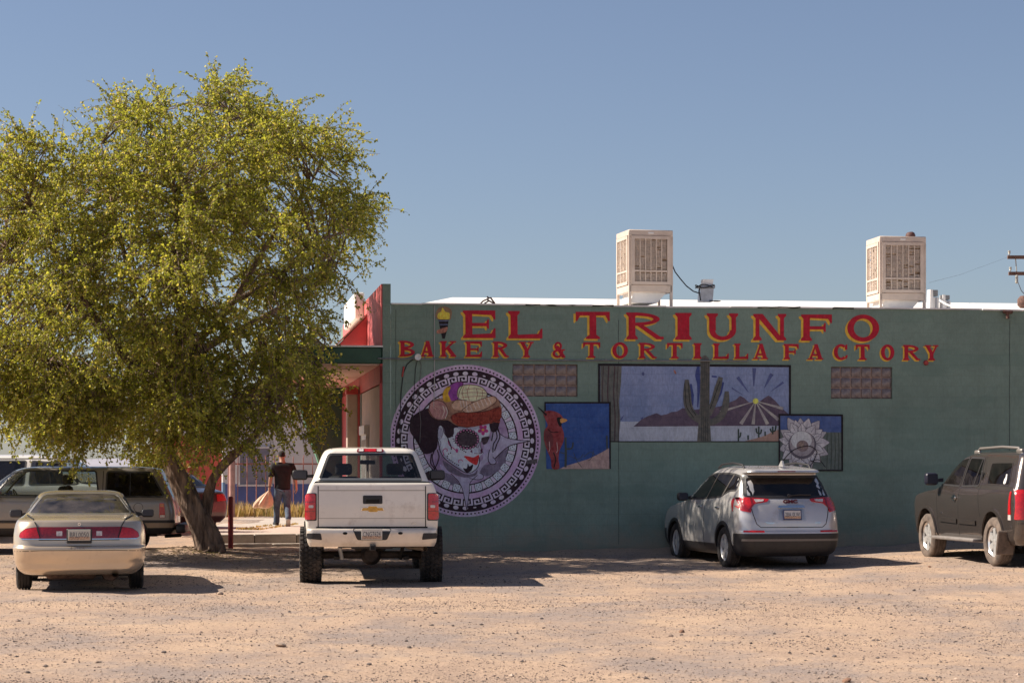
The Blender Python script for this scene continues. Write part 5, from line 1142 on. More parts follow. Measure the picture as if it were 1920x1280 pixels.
# ============ gold sedan, seen from behind
sd = place('sedan', GX(148.5,31.05), 31.05, R(10.2), 'dusty gold sedan with full-width red tail lamps parked at far left', z=-.085)
PG = paintmat('champagne_gold_paint', (.66,.53,.385), .6, .26)
L_ = [(.25,.14,4.7,.78,.3,.4,.08,.2),(.33,.04,4.85,.86,.3,.4,.10,.2),(.41,.03,4.88,.90,.3,.4,.11,.2),(.48,.0,4.9,.912,.3,.4,.12,.2),(.60,-.02,4.92,.925,.3,.4,.12,.2),(.63,-.018,4.92,.928,.3,.4,.12,.2),(.648,.0,4.92,.927,.3,.4,.12,.2),(.658,.045,4.9,.922,.3,.4,.12,.2),(.70,.055,4.9,.923,.3,.4,.12,.2),(.80,.065,4.8,.922,.32,.4,.13,.25),(.95,.11,4.5,.90,.34,.4,.15,.3),(1.01,.15,3.95,.875,.36,.4,.16,.3),(1.045,.28,3.5,.84,.38,.4,.18,.3),(1.075,.58,3.3,.80,.40,.3,.16,.3),(1.10,.72,3.2,.775,.36,.3,.14,.25),(1.24,1.02,2.95,.695,.3,.3,.12,.2),(1.345,1.28,2.68,.625,.28,.3,.10,.2),(1.385,1.45,2.55,.585,.27,.3,.10,.2),(1.41,1.68,2.4,.52,.25,.25,.08,.15),(1.425,1.9,2.3,.40,.2,.2,.05,.1)]
sh = Shell(L_)
arches(sh, sd, ((1.13,.33,.37),(3.86,.33,.37)), PG, lip=.028, wmax=.92)
sh.patch('rear_window','B',rounded([(-.735,1.095),(.735,1.095),(.53,1.375),(.30,1.388),(-.30,1.388),(-.53,1.375)],.06), G_DUSTY, .003, sd, step=.08, depth=.004)
sh.cut('B', rounded([(-.735,1.095),(.735,1.095),(.53,1.375),(.30,1.388),(-.30,1.388),(-.53,1.375)],.06), .02)
sh.strip('window_seal','B',rounded([(-.735,1.095),(.735,1.095),(.53,1.375),(.30,1.388),(-.30,1.388),(-.53,1.375)],.06), .022, mat('chrome_trim',(.45,.42,.38),.3,.8), .006, sd, closed_=True)
for v in BOTH:
    win(sh, sd, v, [(3.15,1.09),(2.65,1.34),(1.75,1.365),(1.35,1.30),(1.05,1.12),(1.9,1.09)], G_TINT)
    sh.strip('door_seam', v, [(2.05,.35),(2.02,1.36)], .012, M_SEAM, .002, sd); sh.strip('door_seam', v, [(3.2,.35),(3.22,1.08)], .012, M_SEAM, .002, sd)
    mb = None
lt = [(-.835,.785),(-.80,.765),(.80,.765),(.835,.785),(.82,.845),(.74,.905),(.60,.925),(-.60,.925),(-.74,.905),(-.82,.845)]
sh.patch('tail_lamp_bar','B',rounded(lt,.02), M_LDRED, .006, sd, step=.05)
for s_ in (-1,1):
    ps = [(s_*.825,.785),(s_*.80,.772),(s_*.545,.770),(s_*.60,.915),(s_*.735,.895),(s_*.81,.842)]
    sh.patch('tail_lamp','B',rounded(ps,.015), M_LRED_L, .010, sd, step=.05)
    sh.patch('reversing_lamp','B',rounded([(s_*.235,.80),(s_*.315,.80),(s_*.315,.865),(s_*.235,.865)],.008), M_LCLR, .011, sd, step=.05)
    sh.strip('boot_seam','B',[(s_*.54,.765),(s_*.585,.93),(s_*.64,1.03),(s_*.745,1.075)], .012, M_SEAM, .0135, sd)
sh.strip('chrome_line','B',[(-.80,.757),(.80,.757)], .012, M_CHROME, .008, sd)
sh.strip('boot_seam','B',[(-.56,.745),(.56,.745)], .010, M_SEAM, .006, sd)
sh.strip('bumper_crease','B',[(-.90,.585),(-.5,.60),(.5,.60),(.90,.585)], .008, M_SEAM, .001, sd)
c0,_ = sh.hit('B',0,.80,.02); mb = MB(); mb.bbox((0,c0.y-.004,.80),(.35,.03,.20),.01); mb.build('plate_bracket', M_BPLAST, sd)
plate(sd,(0,c0.y-.024,.815),'BRL0050', face=(.60,.58,.50), lower=(.50,.33,.22))
c0,_ = sh.hit('B',0,.965,.008); mb = MB(); mb.lathe([(.012,-.004),(.022,-.004),(.024,.003),(.012,.003)],'y',(0,c0.y,.965),14,close=True); mb.build('emblem', M_CHROME, sd, 50)
bt = text_mesh('B U I C K', .05, .002); bt.materials.append(mat('embossed_letters',(.16,.13,.10),.5,.3)); o = link('embossed_name', bt, sd); c0,_ = sh.hit('B',0,.635,.004); o.location = (-.02,c0.y-.003,.63); o.rotation_euler = (R(90),0,0)
body = sh.build('body', [PG, M_UNDER], sd, lambda c,n: 1 if (n[2] < -.9 and c[2] < .35) else 0)
mb = MB(); mb.box((0,2.3,.30),(1.35,3.9,.16)); mb.box((0,2.2,.55),(1.30,3.0,.3)); mb.build('underbody', M_UNDER, sd)
mb = MB(); mb.tube([(.50,.30,.25),(.50,.06,.26)],.042,14,cap=False); mb.lathe([(0,-.0),(.11,.0),(.13,.10),(.13,.45)],'y',(.43,.28,.27),16); mb.build('exhaust', M_RUST, sd, 45)
mb = MB(); mb.tube([(-.72,1.13,.30),(.72,1.13,.30)],.045,10); mb.bbox((-.12,.55,.24),(.7,.5,.12),.04); mb.build('rear_axle', M_RUST, sd, 45)
for x in (-.80,.80):
    for y in (1.13,3.86): wheel(sd, x, y, .325, .325, .215, .20, 7)
for v,s_ in (('L',-1),('R',1)): mirror(sd, v, (s_*.90,2.92,1.065), (.19,.12,.125), M_BPLAST, .10)
seats(sd, ((2.35,(-.36,.36)),(1.35,(-.4,.4))), .42)
mb = MB(); mb.bbox((0,3.05,.95),(1.3,.35,.2),.06,seg=2); mb.bbox((0,.98,1.03),(1.2,.4,.04),.02); mb.build('dashboard', M_SEAT, sd, 50)

# ============ white pickup truck
tk = place('pickup_truck', GX(697.5,32.9), 32.9, R(4.4), 'lifted white pickup truck with off-road tyres parked in the middle, tailgate closed', 'pickup truck', z=-.095)
PW = paintmat('cream_white_paint', (.80,.745,.66), .0, .30)
bed = Shell([(.80,.03,1.90,.965,.06,.05,.02,0),(.90,.008,1.91,.985,.07,.05,.025,0),(1.05,.0,1.92,.995,.08,.05,.03,0),(1.18,.0,1.92,.998,.08,.05,.03,0),(1.32,.006,1.92,.985,.08,.05,.03,0),(1.44,.012,1.92,.955,.08,.05,.03,0),(1.50,.016,1.92,.93,.08,.05,.03,0),(1.535,.03,1.91,.915,.07,.05,.02,0),(1.545,.06,1.88,.89,.06,.05,.02,0)])
arches(bed, tk, ((1.12,.50,.52),), PW, lip=.05, lipoff=.012, wmax=.99)
for s_ in (-1,1):
    bed.strip('tailgate_seam','B',[(s_*.80,.885),(s_*.80,1.50)], .014, M_SEAM, .003, tk)
    q = rounded([(s_*.822,.985),(s_*.990,.985),(s_*.985,1.36),(s_*.955,1.395),(s_*.822,1.395)],.025)
    bed.patch('lamp_surround','B',q, M_BPLAST, .006, tk, step=.05)
    tl = bed.patch('tail_lamp','B',rounded([(s_*.838,1.0),(s_*.985,1.0),(s_*.98,1.355),(s_*.95,1.385),(s_*.838,1.385)],.03), M_LRED_L, .018, tk, step=.05)
    bed.patch('reversing_lamp','B',rounded([(s_*.870,1.175),(s_*.935,1.175),(s_*.935,1.215),(s_*.870,1.215)],.01), M_LCLR, .024, tl, step=.05)
    bed.strip('lamp_divider','B',[(s_*.842,1.265),(s_*.982,1.265)], .010, M_LDRED, .0215, tl); bed.strip('lamp_divider','B',[(s_*.842,1.125),(s_*.982,1.125)], .010, M_LDRED, .0215, tl)
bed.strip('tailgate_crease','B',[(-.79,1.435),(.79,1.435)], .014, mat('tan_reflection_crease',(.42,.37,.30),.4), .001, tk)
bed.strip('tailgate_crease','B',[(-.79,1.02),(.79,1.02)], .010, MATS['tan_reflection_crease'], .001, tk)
bed.strip('tailgate_lower_gap','B',[(-.83,.885),(.83,.885)], .022, M_SEAM, .003, tk)
hd = bed.patch('tailgate_handle','B',rounded([(-.135,1.235),(.155,1.235),(.155,1.36),(-.135,1.36)],.02), M_BPLAST, .008, tk, step=.05)
mb = MB(); mb.bbox((.01,-.020,1.285),(.20,.012,.055),.005); mb.build('grip', M_SEAM, hd)
bw = [(-.155,1.125),(-.06,1.125),(-.04,1.105),(.07,1.105),(.09,1.125),(.175,1.125),(.155,1.165),(.085,1.165),(.065,1.19),(-.045,1.19),(-.065,1.165),(-.135,1.165)]
bw = [(x+.0, z+.01) for x,z in bw]
bed.patch('emblem_edge','B',[(x*1.08,1.158+(z-1.158)*1.14) for x,z in bw], M_CHROME, .007, tk, step=.1)
bed.patch('emblem','B',bw, mat('gold_emblem',(.60,.33,.07),.35,.5,var=.15,vscale=30), .012, tk, step=.1)
tm = text_mesh('LTZ', .045, .002); tm.materials.append(M_CHROME); o = link('trim_badge', tm, tk); o.location = (.62,.0,.945); o.rotation_euler = (R(90),0,0)
bed.build('bed', [PW, M_UNDER], tk, lambda c,n: 1 if (c[2] < .82 and n[2] < -.5) else 0)
mb = MB(); mb.bbox((0,.97,1.55),(1.74,1.78,.03),.01); mb.build('bed_cover', M_BPLAST, tk); mb = MB(); mb.bbox((0,1.80,1.585),(1.62,.05,.05),.015); mb.build('cover_rail', MATS['chrome_trim'], tk)
bp_ = Shell([(.60,-.07,.3,.93,.10,.05,.06,0),(.66,-.11,.3,.96,.12,.05,.07,0),(.80,-.13,.3,.975,.12,.05,.08,0),(.855,-.12,.3,.975,.12,.05,.08,0),(.872,-.06,.3,.96,.10,.05,.06,0)], ss=.1)
bp_.patch('plate_recess','B',rounded([(-.29,.885-.02),(.29,.885-.02),(.22,.70),(-.22,.70)],.03), M_BPLAST, .006, tk, step=.05)
for s_ in (-1,1):
    bp_.patch('corner_step','B',rounded([(s_*.74,.70),(s_*.965,.72),(s_*.965,.80),(s_*.76,.80)],.02), M_BPLAST, .006, tk, step=.05)
    bp_.patch('tow_hole','B',ell(s_*.42 if s_>0 else -.40,.80,.035,.020,12), M_SEAM, .005, tk, step=.1)
bp_.build('bumper', [mat('brushed_bumper_steel',(.74,.66,.56),.32,.35,var=.05,dirt=(.36,.28,.22),dscale=2.5,dlo=.5,dhi=.9)], tk)
plate(tk,(-.005,-.148,.785),'CNG7624', face=(.62,.59,.53), lower=(.50,.40,.36))
cab = Shell([(.78,1.98,5.70,.93,.08,.3,.02,.15),(1.0,1.96,5.84,.985,.1,.3,.02,.15),(1.2,1.96,5.86,.998,.1,.3,.02,.15),(1.40,1.96,5.82,.985,.1,.3,.02,.2),(1.49,1.965,5.45,.965,.1,.3,.02,.25),(1.545,1.97,4.75,.935,.12,.25,.03,.3),(1.60,1.985,4.55,.91,.14,.25,.03,.3),(1.85,2.06,4.22,.815,.16,.25,.04,.25),(2.0,2.11,3.92,.75,.17,.25,.05,.2),(2.045,2.14,3.80,.715,.18,.25,.05,.2),(2.08,2.22,3.68,.64,.18,.25,.05,.15),(2.10,2.42,3.45,.48,.16,.2,.04,.1)])
arches(cab, tk, ((4.78,.50,.52),), PW, lip=.05, lipoff=.012, wmax=.985)
rw = [(-.80,1.575),(.80,1.575),(.655,1.985),(-.655,1.985)]
win(cab, tk, 'B', rw, G_LITE, 'rear_window', True, .035)
win(cab, tk, 'F', [(-.84,1.575),(.84,1.575),(.66,2.0),(-.66,2.0)], G_CLEAR, 'windscreen', True, .03)
for v in BOTH:
    win(cab, tk, v, [(2.28,1.58),(3.22,1.57),(3.22,2.0),(2.40,2.0)], G_MID); win(cab, tk, v, [(3.32,1.57),(4.42,1.57),(3.85,1.95),(3.7,2.0),(3.32,2.0)], G_CLEAR)
    cab.strip('door_seam', v, [(3.27,.82),(3.27,2.0)], .012, M_SEAM, .002, tk); cab.strip('door_seam', v, [(4.35,.82),(4.40,1.55)], .012, M_SEAM, .002, tk); cab.strip('door_seam', v, [(2.18,.82),(2.18,1.6),(2.35,2.03)], .012, M_SEAM, .002, tk)
for s_ in (-1,1): cab.strip('roof_seam','B',[(s_*.625,2.0),(s_*.61,2.075)], .016, M_SEAM, .004, tk)
cab.patch('high_brake_lamp','B',rounded([(-.215,2.018),(.215,2.018),(.20,2.068),(-.20,2.068)],.02), M_LDRED, .014, tk, step=.04)
cab.patch('brake_lamp_lens','B',rounded([(-.09,2.026),(.09,2.026),(.085,2.060),(-.085,2.060)],.012), M_LRED_L, .020, tk, step=.04)
for s_ in (-1,1): cab.patch('cargo_lamp','B',rounded([(s_*.105,2.028),(s_*.185,2.028),(s_*.18,2.058),(s_*.105,2.058)],.012), M_LCLR, .020, tk, step=.04)
cab.build('cab', [PW, M_UNDER], tk, lambda c,n: 1 if (c[2] < .82 and n[2] < -.5) else 0)
seats(tk, ((3.55,(-.42,.42)),), .95, .54)
mb = MB(); mb.bbox((0,2.50,1.32),(1.5,.14,.5),.06,seg=2); mb.build('rear_bench', M_SEAT, tk, 50)
mb = MB(); mb.bbox((0,4.35,1.50),(1.6,.45,.2),.06,seg=2); mb.build('dashboard', M_SEAT, tk, 50)
mb = MB(); mb.bbox((-.02,4.02,1.87),(.26,.03,.07),.015); mb.tube([(-.02,4.02,1.84),(-.02,4.0,1.72)],.012,6); mb.build('interior_mirror', M_BPLAST, tk)
for v,s_ in (('L',-1),('R',1)): mirror(tk, v, (s_*1.02,4.18,1.655), (.26,.13,.17), M_BPLAST, .20)
for x in (-.925,.925):
    for y in (1.12,4.78): wheel(tk, x, y, .435, .435, .335, .245, 6, M_BPLAST, 'lugs')
mb = MB(); mb.box((-.40,2.6,.72),(.10,5.0,.16)); mb.box((.40,2.6,.72),(.10,5.0,.16)); mb.box((0,.25,.64),(1.0,.12,.13)); mb.box((0,2.9,.82),(1.5,5.2,.08)); mb.build('frame_rails', M_UNDER, tk)
mb = MB(); mb.tube([(-.80,1.12,.435),(.80,1.12,.435)],.06,12); mb.lathe([(0,-.16),(.10,-.14),(.16,-.04),(.16,.06),(.08,.2),(0,.25)],'y',(0,1.12,.435),16); mb.build('rear_axle', mat('axle_steel',(.07,.055,.05),.7,.4,var=.3,vscale=9), tk, 45)
for s_ in (-.53,.53):
    mb = MB(); mb.box((s_,1.2,.40),(.08,1.1,.05)); mb.build('leaf_spring', M_UNDER, tk)
    mb = MB(); mb.tube([(s_*.85,.95,.38),(s_*.95,.75,.72)],.030,10); mb.build('shock_absorber', M_WHITE if s_ < 0 else M_UNDER, tk, 50)
mb = MB(); mb.tube([(.50,1.5,.60),(.56,.5,.58),(.80,.12,.56)],.04,12,cap=False); mb.build('exhaust', mat('steel_exhaust',(.36,.29,.23),.45,.7,var=.2), tk, 50)
mb = MB(); mb.bbox((.01,-.09,.585),(.09,.2,.085),.008); mb.box((.01,-.195,.585),(.052,.01,.05),1); mb.bbox((0,.0,.60),(.62,.09,.07),.01); mb.build('tow_hitch', [M_UNDER,M_SEAM], tk)
mb = MB(); mb.bbox((0,2.6,.55),(.5,.9,.25),.05); mb.build('gearbox', M_UNDER, tk)

# ============ silver compact SUV by the wall
gx = place('compact_suv', 4.74, 37.15, R(13.4), 'silver compact SUV with dappled flank parked nose-in at the mural wall', 'suv', z=-.035)
PS = paintmat('silver_metallic_paint', (.60,.58,.565), .45, .26)
sh = Shell([(0.22,0.16,4.4,0.78,0.3,0.22,0.06,0.2),(0.29,0.06,4.52,0.86,0.3,0.22,0.08,0.2),(0.42,0.015,4.6,0.905,0.3,0.22,0.1,0.2),(0.56,0,4.62,0.918,0.28,0.22,0.1,0.2),(0.64,0.012,4.62,0.92,0.28,0.22,0.1,0.2),(0.66,0.03,4.62,0.92,0.28,0.22,0.1,0.2),(0.8,0.045,4.6,0.918,0.28,0.22,0.11,0.2),(0.97,0.085,4.45,0.908,0.28,0.25,0.12,0.25),(1.06,0.115,4.05,0.895,0.28,0.25,0.13,0.3),(1.13,0.15,3.55,0.88,0.28,0.35,0.13,0.3),(1.2,0.2,3.32,0.855,0.28,0.3,0.13,0.3),(1.2732,0.255,3.18,0.825,0.27,0.3,0.13,0.3),(1.4684,0.4,2.85,0.745,0.24,0.3,0.12,0.25),(1.5904,0.485,2.6,0.69,0.22,0.3,0.11,0.2),(1.6209,0.47,2.52,0.675,0.2,0.3,0.1,0.2),(1.6392,0.32,2.46,0.665,0.16,0.3,0.09,0.2),(1.6697,0.33,2.36,0.645,0.16,0.3,0.08,0.2),(1.7185,0.62,2.2,0.57,0.2,0.3,0.08,0.15),(1.7551,1.05,2,0.42,0.2,0.2,0.05,0.1)])
arches(sh, gx, ((.98,.36,.40),(3.70,.36,.40)), M_BPLAST, lip=.06, lipoff=.012, wmax=.915)
win(sh, gx, 'B', [(-.74,1.2183),(.74,1.2183),(.66,1.566),(-.66,1.566)], G_TINT, 'rear_window', False, .05)
dlo = [(3.14,1.165),(2.88,1.3586),(2.5,1.5355),(2.1,1.6087),(1.5,1.6209),(.98,1.6026),(.66,1.566),(.60,1.3342),(.95,1.322),(1.30,1.2183),(2.2,1.175)]
for v in BOTH:
    win(sh, gx, v, dlo, G_TINT, 'side_window', False, .03)
    for a,b in (((2.02,1.17),(1.84,1.6209)),((1.22,1.2427),(1.02,1.6026))): sh.strip('window_pillar', v, [a,b], .020 if a[0] > 1.5 else .028, MATS['chrome_trim'], .008, gx)
    sh.strip('door_seam', v, [(2.04,.34),(2.02,1.17)], .010, M_SEAM, .002, gx); sh.strip('door_seam', v, [(3.12,.36),(3.14,1.15)], .010, M_SEAM, .002, gx); sh.strip('door_seam', v, [(1.42,.55),(1.10,.95),(1.20,1.22)], .010, M_SEAM, .002, gx)
    for y in (2.22,1.30):
        h_,n_ = sh.hit(v,y,1.03,.022); mb = MB(); mb.bbox(h_,(.022,.17,.032),.01,seg=2); mb.build('door_handle', M_CHROME, gx, 50)
    sg = -1 if v == 'L' else 1
    mirror(gx, v, (sg*.90,2.98,1.20), (.20,.14,.15), M_BPLAST, .08)
    mb = MB(); mb.tube([(sg*.60,.75,1.69),(sg*.60,.85,1.765),(sg*.585,1.4,1.80),(sg*.58,2.0,1.775),(sg*.575,2.2,1.71)],.018,8); mb.build('roof_rail', M_BPLAST, gx, 50)
for s_ in (-1,1):
    p1 = rounded([(s_*.36,1.185),(s_*.40,1.14),(s_*.60,1.115),(s_*.68,1.055),(s_*.70,.96),(s_*.84,.99),(s_*.895,1.07),(s_*.895,1.17),(s_*.86,1.215),(s_*.64,1.21)],.02)
    tl = sh.patch('tail_lamp','B',p1, M_LRED_L, .012, gx, step=.04)
    sh.patch('lamp_clear','B',rounded([(s_*.45,1.175),(s_*.47,1.145),(s_*.60,1.13),(s_*.62,1.18)],.01), M_LCLR, .017, tl, step=.05)
    sh.strip('lamp_split','B',[(s_*.665,1.205),(s_*.665,1.08),(s_*.735,.985)], .026, M_LDRED, .0165, tl)
    vv = 'L' if s_ < 0 else 'R'
    sh.patch('side_lamp',vv,rounded([(.49,.97),(.56,1.06),(.62,1.14),(.60,1.19),(.52,1.20)],.02), M_LRED_L, .012, gx, step=.04)
    sh.patch('bumper_reflector','B',rounded([(s_*.50,.628),(s_*.84,.632),(s_*.83,.662),(s_*.50,.656)],.008), M_LRED_L, .010, gx, step=.05)
sh.strip('tailgate_seam','B',[(-.70,1.09),(-.665,.92),(-.62,.77),(-.55,.715),(.55,.715),(.62,.77),(.665,.92),(.70,1.09)], .012, M_SEAM, .003, gx)
sh.strip('lower_lip','B',[(-.86,.50),(.86,.50)], .035, mat('grey_bumper_trim',(.16,.145,.135),.45), .006, gx)
sh.patch('chrome_garnish','B',rounded([(-.245,1.035),(.245,1.035),(.22,1.075),(-.22,1.075)],.012), M_CHROME, .02, gx, step=.04)
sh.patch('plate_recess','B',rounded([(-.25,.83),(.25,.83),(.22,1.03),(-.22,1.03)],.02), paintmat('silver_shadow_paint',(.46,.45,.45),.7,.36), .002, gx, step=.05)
sh.patch('number_handle','B',[(-.10,.708),(.10,.708),(.10,.722),(-.10,.722)], M_SEAM, .006, gx, step=.05)
c0,_ = sh.hit('B',0,.925,.012); plate(gx,(0,c0.y-.012,.925),'28A 0LW', face=(.58,.58,.58), frame=mat('navy_plate_frame',(.03,.04,.12),.4), rot=(R(84),0,0), lower=(.30,.32,.45))
tm = text_mesh('GMC', .085, .006, .004); tm.materials.append(mat('dark_red_badge',(.14,.015,.02),.3,.3)); 
for v_ in tm.vertices: v_.co.x *= 1.35
o = link('maker_badge', tm, gx); c0,_ = sh.hit('B',0,1.145,.012); o.location = (0,c0.y,1.145); o.rotation_euler = (R(70),0,0)
for txt,x in (('TERRAIN',-.40),('AWD',.46)):
    tm = text_mesh(txt, .04, .002, .001); tm.materials.append(M_CHROME); o = link('model_badge', tm, gx); c0,_ = sh.hit('B',x,.785,.006); o.location = (x,c0.y,.785); o.rotation_euler = (R(86),0,R(4 if x<0 else -4)*0)
mb = MB(); c0,_ = sh.hit('B',.08,1.24,.025); mb.tube([(.0,c0.y,1.245),(.2,c0.y+.015,1.262),(.40,c0.y+.03,1.258)],.012,6); mb.lathe([(0,-.02),(.03,-.015),(.03,.02)],'y',(.0,c0.y,1.245),10); mb.build('rear_wiper', M_BPLAST, gx, 50)
sh.patch('high_brake_lamp','B',[(-.16,1.6465),(.16,1.6465),(.16,1.6612),(-.16,1.6612)], M_LDRED, .006, gx, step=.04)
mb = MB(); mb.prism([(.55,1.7307),(.78,1.7429),(.66,1.8344),(.62,1.8405)], .02, .05, ax='x'); mb.build('fin_antenna', PS, gx)
sh.build('body', [PS, M_BPLAST, M_UNDER], gx, lambda c,n: 1 if (c[2] < .615 and c[1] < .46) or c[2] < .40 and abs(c[0]) > .5 or (c[2] < .62 and c[1] > 4.2) else (2 if n[2] < -.9 and c[2] < .4 else 0))
mb = MB(); mb.box((0,2.3,.33),(1.3,3.9,.2)); mb.box((0,2.2,.6),(1.28,3.0,.3)); mb.build('underbody', M_UNDER, gx)
mb = MB(); mb.tube([(-.45,.75,.30),(-.30,.60,.28),(.2,.58,.28),(.5,.72,.30)],.05,10); mb.tube([(-.6,.98,.33),(.6,.98,.33)],.04,8); mb.bbox((0,.55,.27),(.8,.35,.10),.03); mb.build('exhaust', MATS['steel_exhaust'], gx, 45)
for x in (-.80,.80):
    for y in (.98,3.70): wheel(gx, x, y, .355, .355, .23, .235, 5, M_ALLOY, spoke_w=.085)

# ============ dark grey SUV at the right edge
ar = place('large_suv', 9.07, 35.47, R(9.3), 'dark grey full-size SUV with running boards cut off by the right edge', 'suv', z=.065)
PD = paintmat('graphite_metallic_paint', (.105,.087,.079), .6, .20, dust=(.22,.17,.135), damt=(.58,1.1))
sh = Shell([(.36,.12,5.0,.90,.15,.4,.05,.2),(.46,.03,5.15,.965,.16,.4,.06,.2),(.70,.0,5.2,.992,.16,.4,.06,.2),(.95,.015,5.22,1.0,.16,.4,.06,.2),(1.10,.04,5.18,.995,.16,.4,.06,.25),(1.19,.06,4.75,.982,.16,.4,.06,.3),(1.25,.08,4.15,.965,.16,.35,.06,.3),(1.32,.105,3.95,.935,.16,.3,.06,.3),(1.55,.19,3.62,.86,.16,.3,.06,.25),(1.74,.265,3.25,.79,.16,.3,.06,.2),(1.82,.31,3.05,.75,.16,.3,.06,.2),(1.87,.45,2.85,.66,.16,.3,.06,.15),(1.90,.85,2.5,.46,.16,.2,.04,.1)])
arches(sh, ar, ((1.08,.44,.47),(4.21,.44,.47)), PD, lip=.06, lipoff=.018, wmax=.99)
for v in BOTH:
    win(sh, ar, v, [(3.72,1.33),(3.42,1.55),(3.05,1.74),(2.75,1.785),(2.62,1.79),(2.66,1.30)], G_MID)
    win(sh, ar, v, [(2.58,1.30),(2.56,1.79),(1.92,1.775),(1.80,1.36),(1.84,1.31)], G_TINT)
    win(sh, ar, v, [(1.46,1.34),(1.52,1.70),(.62,1.70),(.50,1.36),(.54,1.33)], G_TINT, 'quarter_window', gask=.022, gm=PD)
    sh.strip('window_pillar', v, [(2.04,1.31),(1.98,1.78)], .03, M_BPLAST, .008, ar)
    sh.strip('door_seam', v, [(2.62,.46),(2.62,1.28)], .010, M_SEAM, .002, ar); sh.strip('door_seam', v, [(3.60,.46),(3.70,1.28)], .010, M_SEAM, .002, ar); sh.strip('door_seam', v, [(1.62,.80),(1.74,1.22),(1.66,1.45),(1.86,1.80)], .010, M_SEAM, .002, ar)
    sh.strip('side_moulding', v, [(3.50,.72),(2.68,.70)], .075, PD, .02, ar, depth=.02); sh.strip('side_moulding', v, [(2.58,.70),(1.80,.69)], .075, PD, .02, ar, depth=.02)
    h_,n_ = sh.hit(v,2.78,1.10,.02); mb = MB(); mb.bbox(h_,(.025,.20,.04),.012,seg=2); mb.lathe([(0,-.004),(.06,-.004),(.06,.004),(0,.004)],'x',h_,16); mb.build('door_handle', M_CHROME, ar, 50)
    h_,n_ = sh.hit(v,1.74,1.48,.02); mb = MB(); mb.bbox(h_,(.025,.05,.16),.012,seg=2); mb.build('door_handle', M_BPLAST, ar, 50)
    sg = -1 if v == 'L' else 1
    mirror(ar, v, (sg*1.0,3.62,1.42), (.23,.16,.22), mat('blue_black_plastic',(.02,.02,.035),.35), .10)
    mb = MB(); mb.bbox((sg*.99,2.65,.40),(.24,2.0,.06),.02,seg=2); mb.build('running_board', mat('grey_step',(.20,.18,.17),.6,var=.15), ar, 50)
    mb = MB(); mb.bbox((sg*.985,.52,.40),(.30,.05,.40),.015,rot=Matrix.Rotation(R(14),3,'X')); mb.build('mud_flap', M_TYRED, ar)
    mb = MB(); mb.tube([(sg*.62,.75,1.86),(sg*.62,.85,1.94),(sg*.60,1.6,1.965),(sg*.60,2.6,1.945),(sg*.60,2.8,1.85)],.024,8); mb.bbox((sg*.62,.78,1.89),(.07,.22,.08),.02); mb.bbox((sg*.60,2.72,1.88),(.06,.22,.08),.02); mb.build('roof_rail', mat('bare_roof_rail',(.27,.245,.225),.4,.5), ar, 50)
    sh.patch('side_lamp', v, rounded([(.32,1.24),(.33,1.22),(.36,.86),(.25,.86),(.27,1.22)],.02), M_LRED_L, .012, ar, step=.05)
    sh.patch('side_lamp_clear', v, [(.25,.855),(.36,.855),(.37,.77),(.25,.77)], M_LCLR, .011, ar, step=.05)
for s_ in (-1,1): sh.patch('tail_lamp','B',rounded([(s_*.80,.78),(s_*.985,.78),(s_*.955,1.26),(s_*.82,1.26)],.02), M_LRED_L, .012, ar, step=.05)
win(sh, ar, 'B', [(-.78,1.33),(.78,1.33),(.70,1.76),(-.70,1.76)], G_TINT, 'rear_window', False, .03)
sh.strip('bumper_seam','B',[(-.95,.72),(.95,.72)], .014, M_SEAM, .002, ar)
sh.patch('sticker','L',closed([(.66,1.355),(.74,1.355),(.75,1.42),(.72,1.46),(.735,1.50),(.70,1.51),(.675,1.47),(.655,1.42)],2), M_WHITE, .012, ar, step=.1)
tm = text_mesh('V8', .05, .003, .001); tm.materials.append(M_CHROME); o = link('side_badge', tm, ar); h_,_ = sh.hit('L',3.42,.83,.006); o.location = h_; o.rotation_euler = (R(90),0,R(-90))
sh.build('body', [PD, M_UNDER], ar, lambda c,n: 1 if (n[2] < -.9 and c[2] < .5) else 0)
seats(ar, ((3.0,(-.42,.42)),(1.9,(-.42,.42))), .80, .54)
mb = MB(); mb.box((0,2.6,.48),(1.4,4.6,.2)); mb.box((0,2.4,.75),(1.4,3.6,.1)); mb.build('underbody', M_UNDER, ar)
for x in (-.87,.87):
    for y in (1.08,4.21): wheel(ar, x, y, .40, .40, .27, .255, 6, mat('polished_alloy',(.80,.79,.78),.22,.6), dusty=True, spoke_w=.09)

# ============ older silver and tan SUV, side on, under the tree
ex = place('old_suv', GX(337,42.2), 42.25, R(95), 'older silver two-door SUV parked side-on under the tree behind the gold sedan', 'suv', z=.02)
PE = paintmat('pewter_paint', (.27,.25,.235), .45, .4, damt=(.45,.9)); PT = paintmat('tan_lower_paint', (.30,.225,.155), .3, .45)
sh = Shell([(.42,.10,4.65,.80,.14,.3,.04,.2),(.54,.01,4.8,.87,.15,.3,.05,.2),(.80,.0,4.82,.892,.15,.3,.05,.2),(.99,.03,4.75,.888,.15,.3,.05,.25),(1.05,.045,4.35,.878,.15,.3,.05,.3),(1.10,.065,3.80,.862,.15,.3,.05,.3),(1.15,.09,3.68,.84,.15,.3,.05,.3),(1.38,.20,3.42,.775,.14,.3,.05,.25),(1.56,.28,3.18,.725,.14,.25,.05,.2),(1.63,.32,3.06,.69,.14,.25,.05,.2),(1.665,.44,2.92,.62,.14,.2,.05,.15),(1.69,.8,2.65,.46,.1,.2,.04,.1)])
arches(sh, ex, ((.98,.36,.42),(3.86,.36,.42)), M_BPLAST, lip=.05, lipoff=.012, wmax=.885)
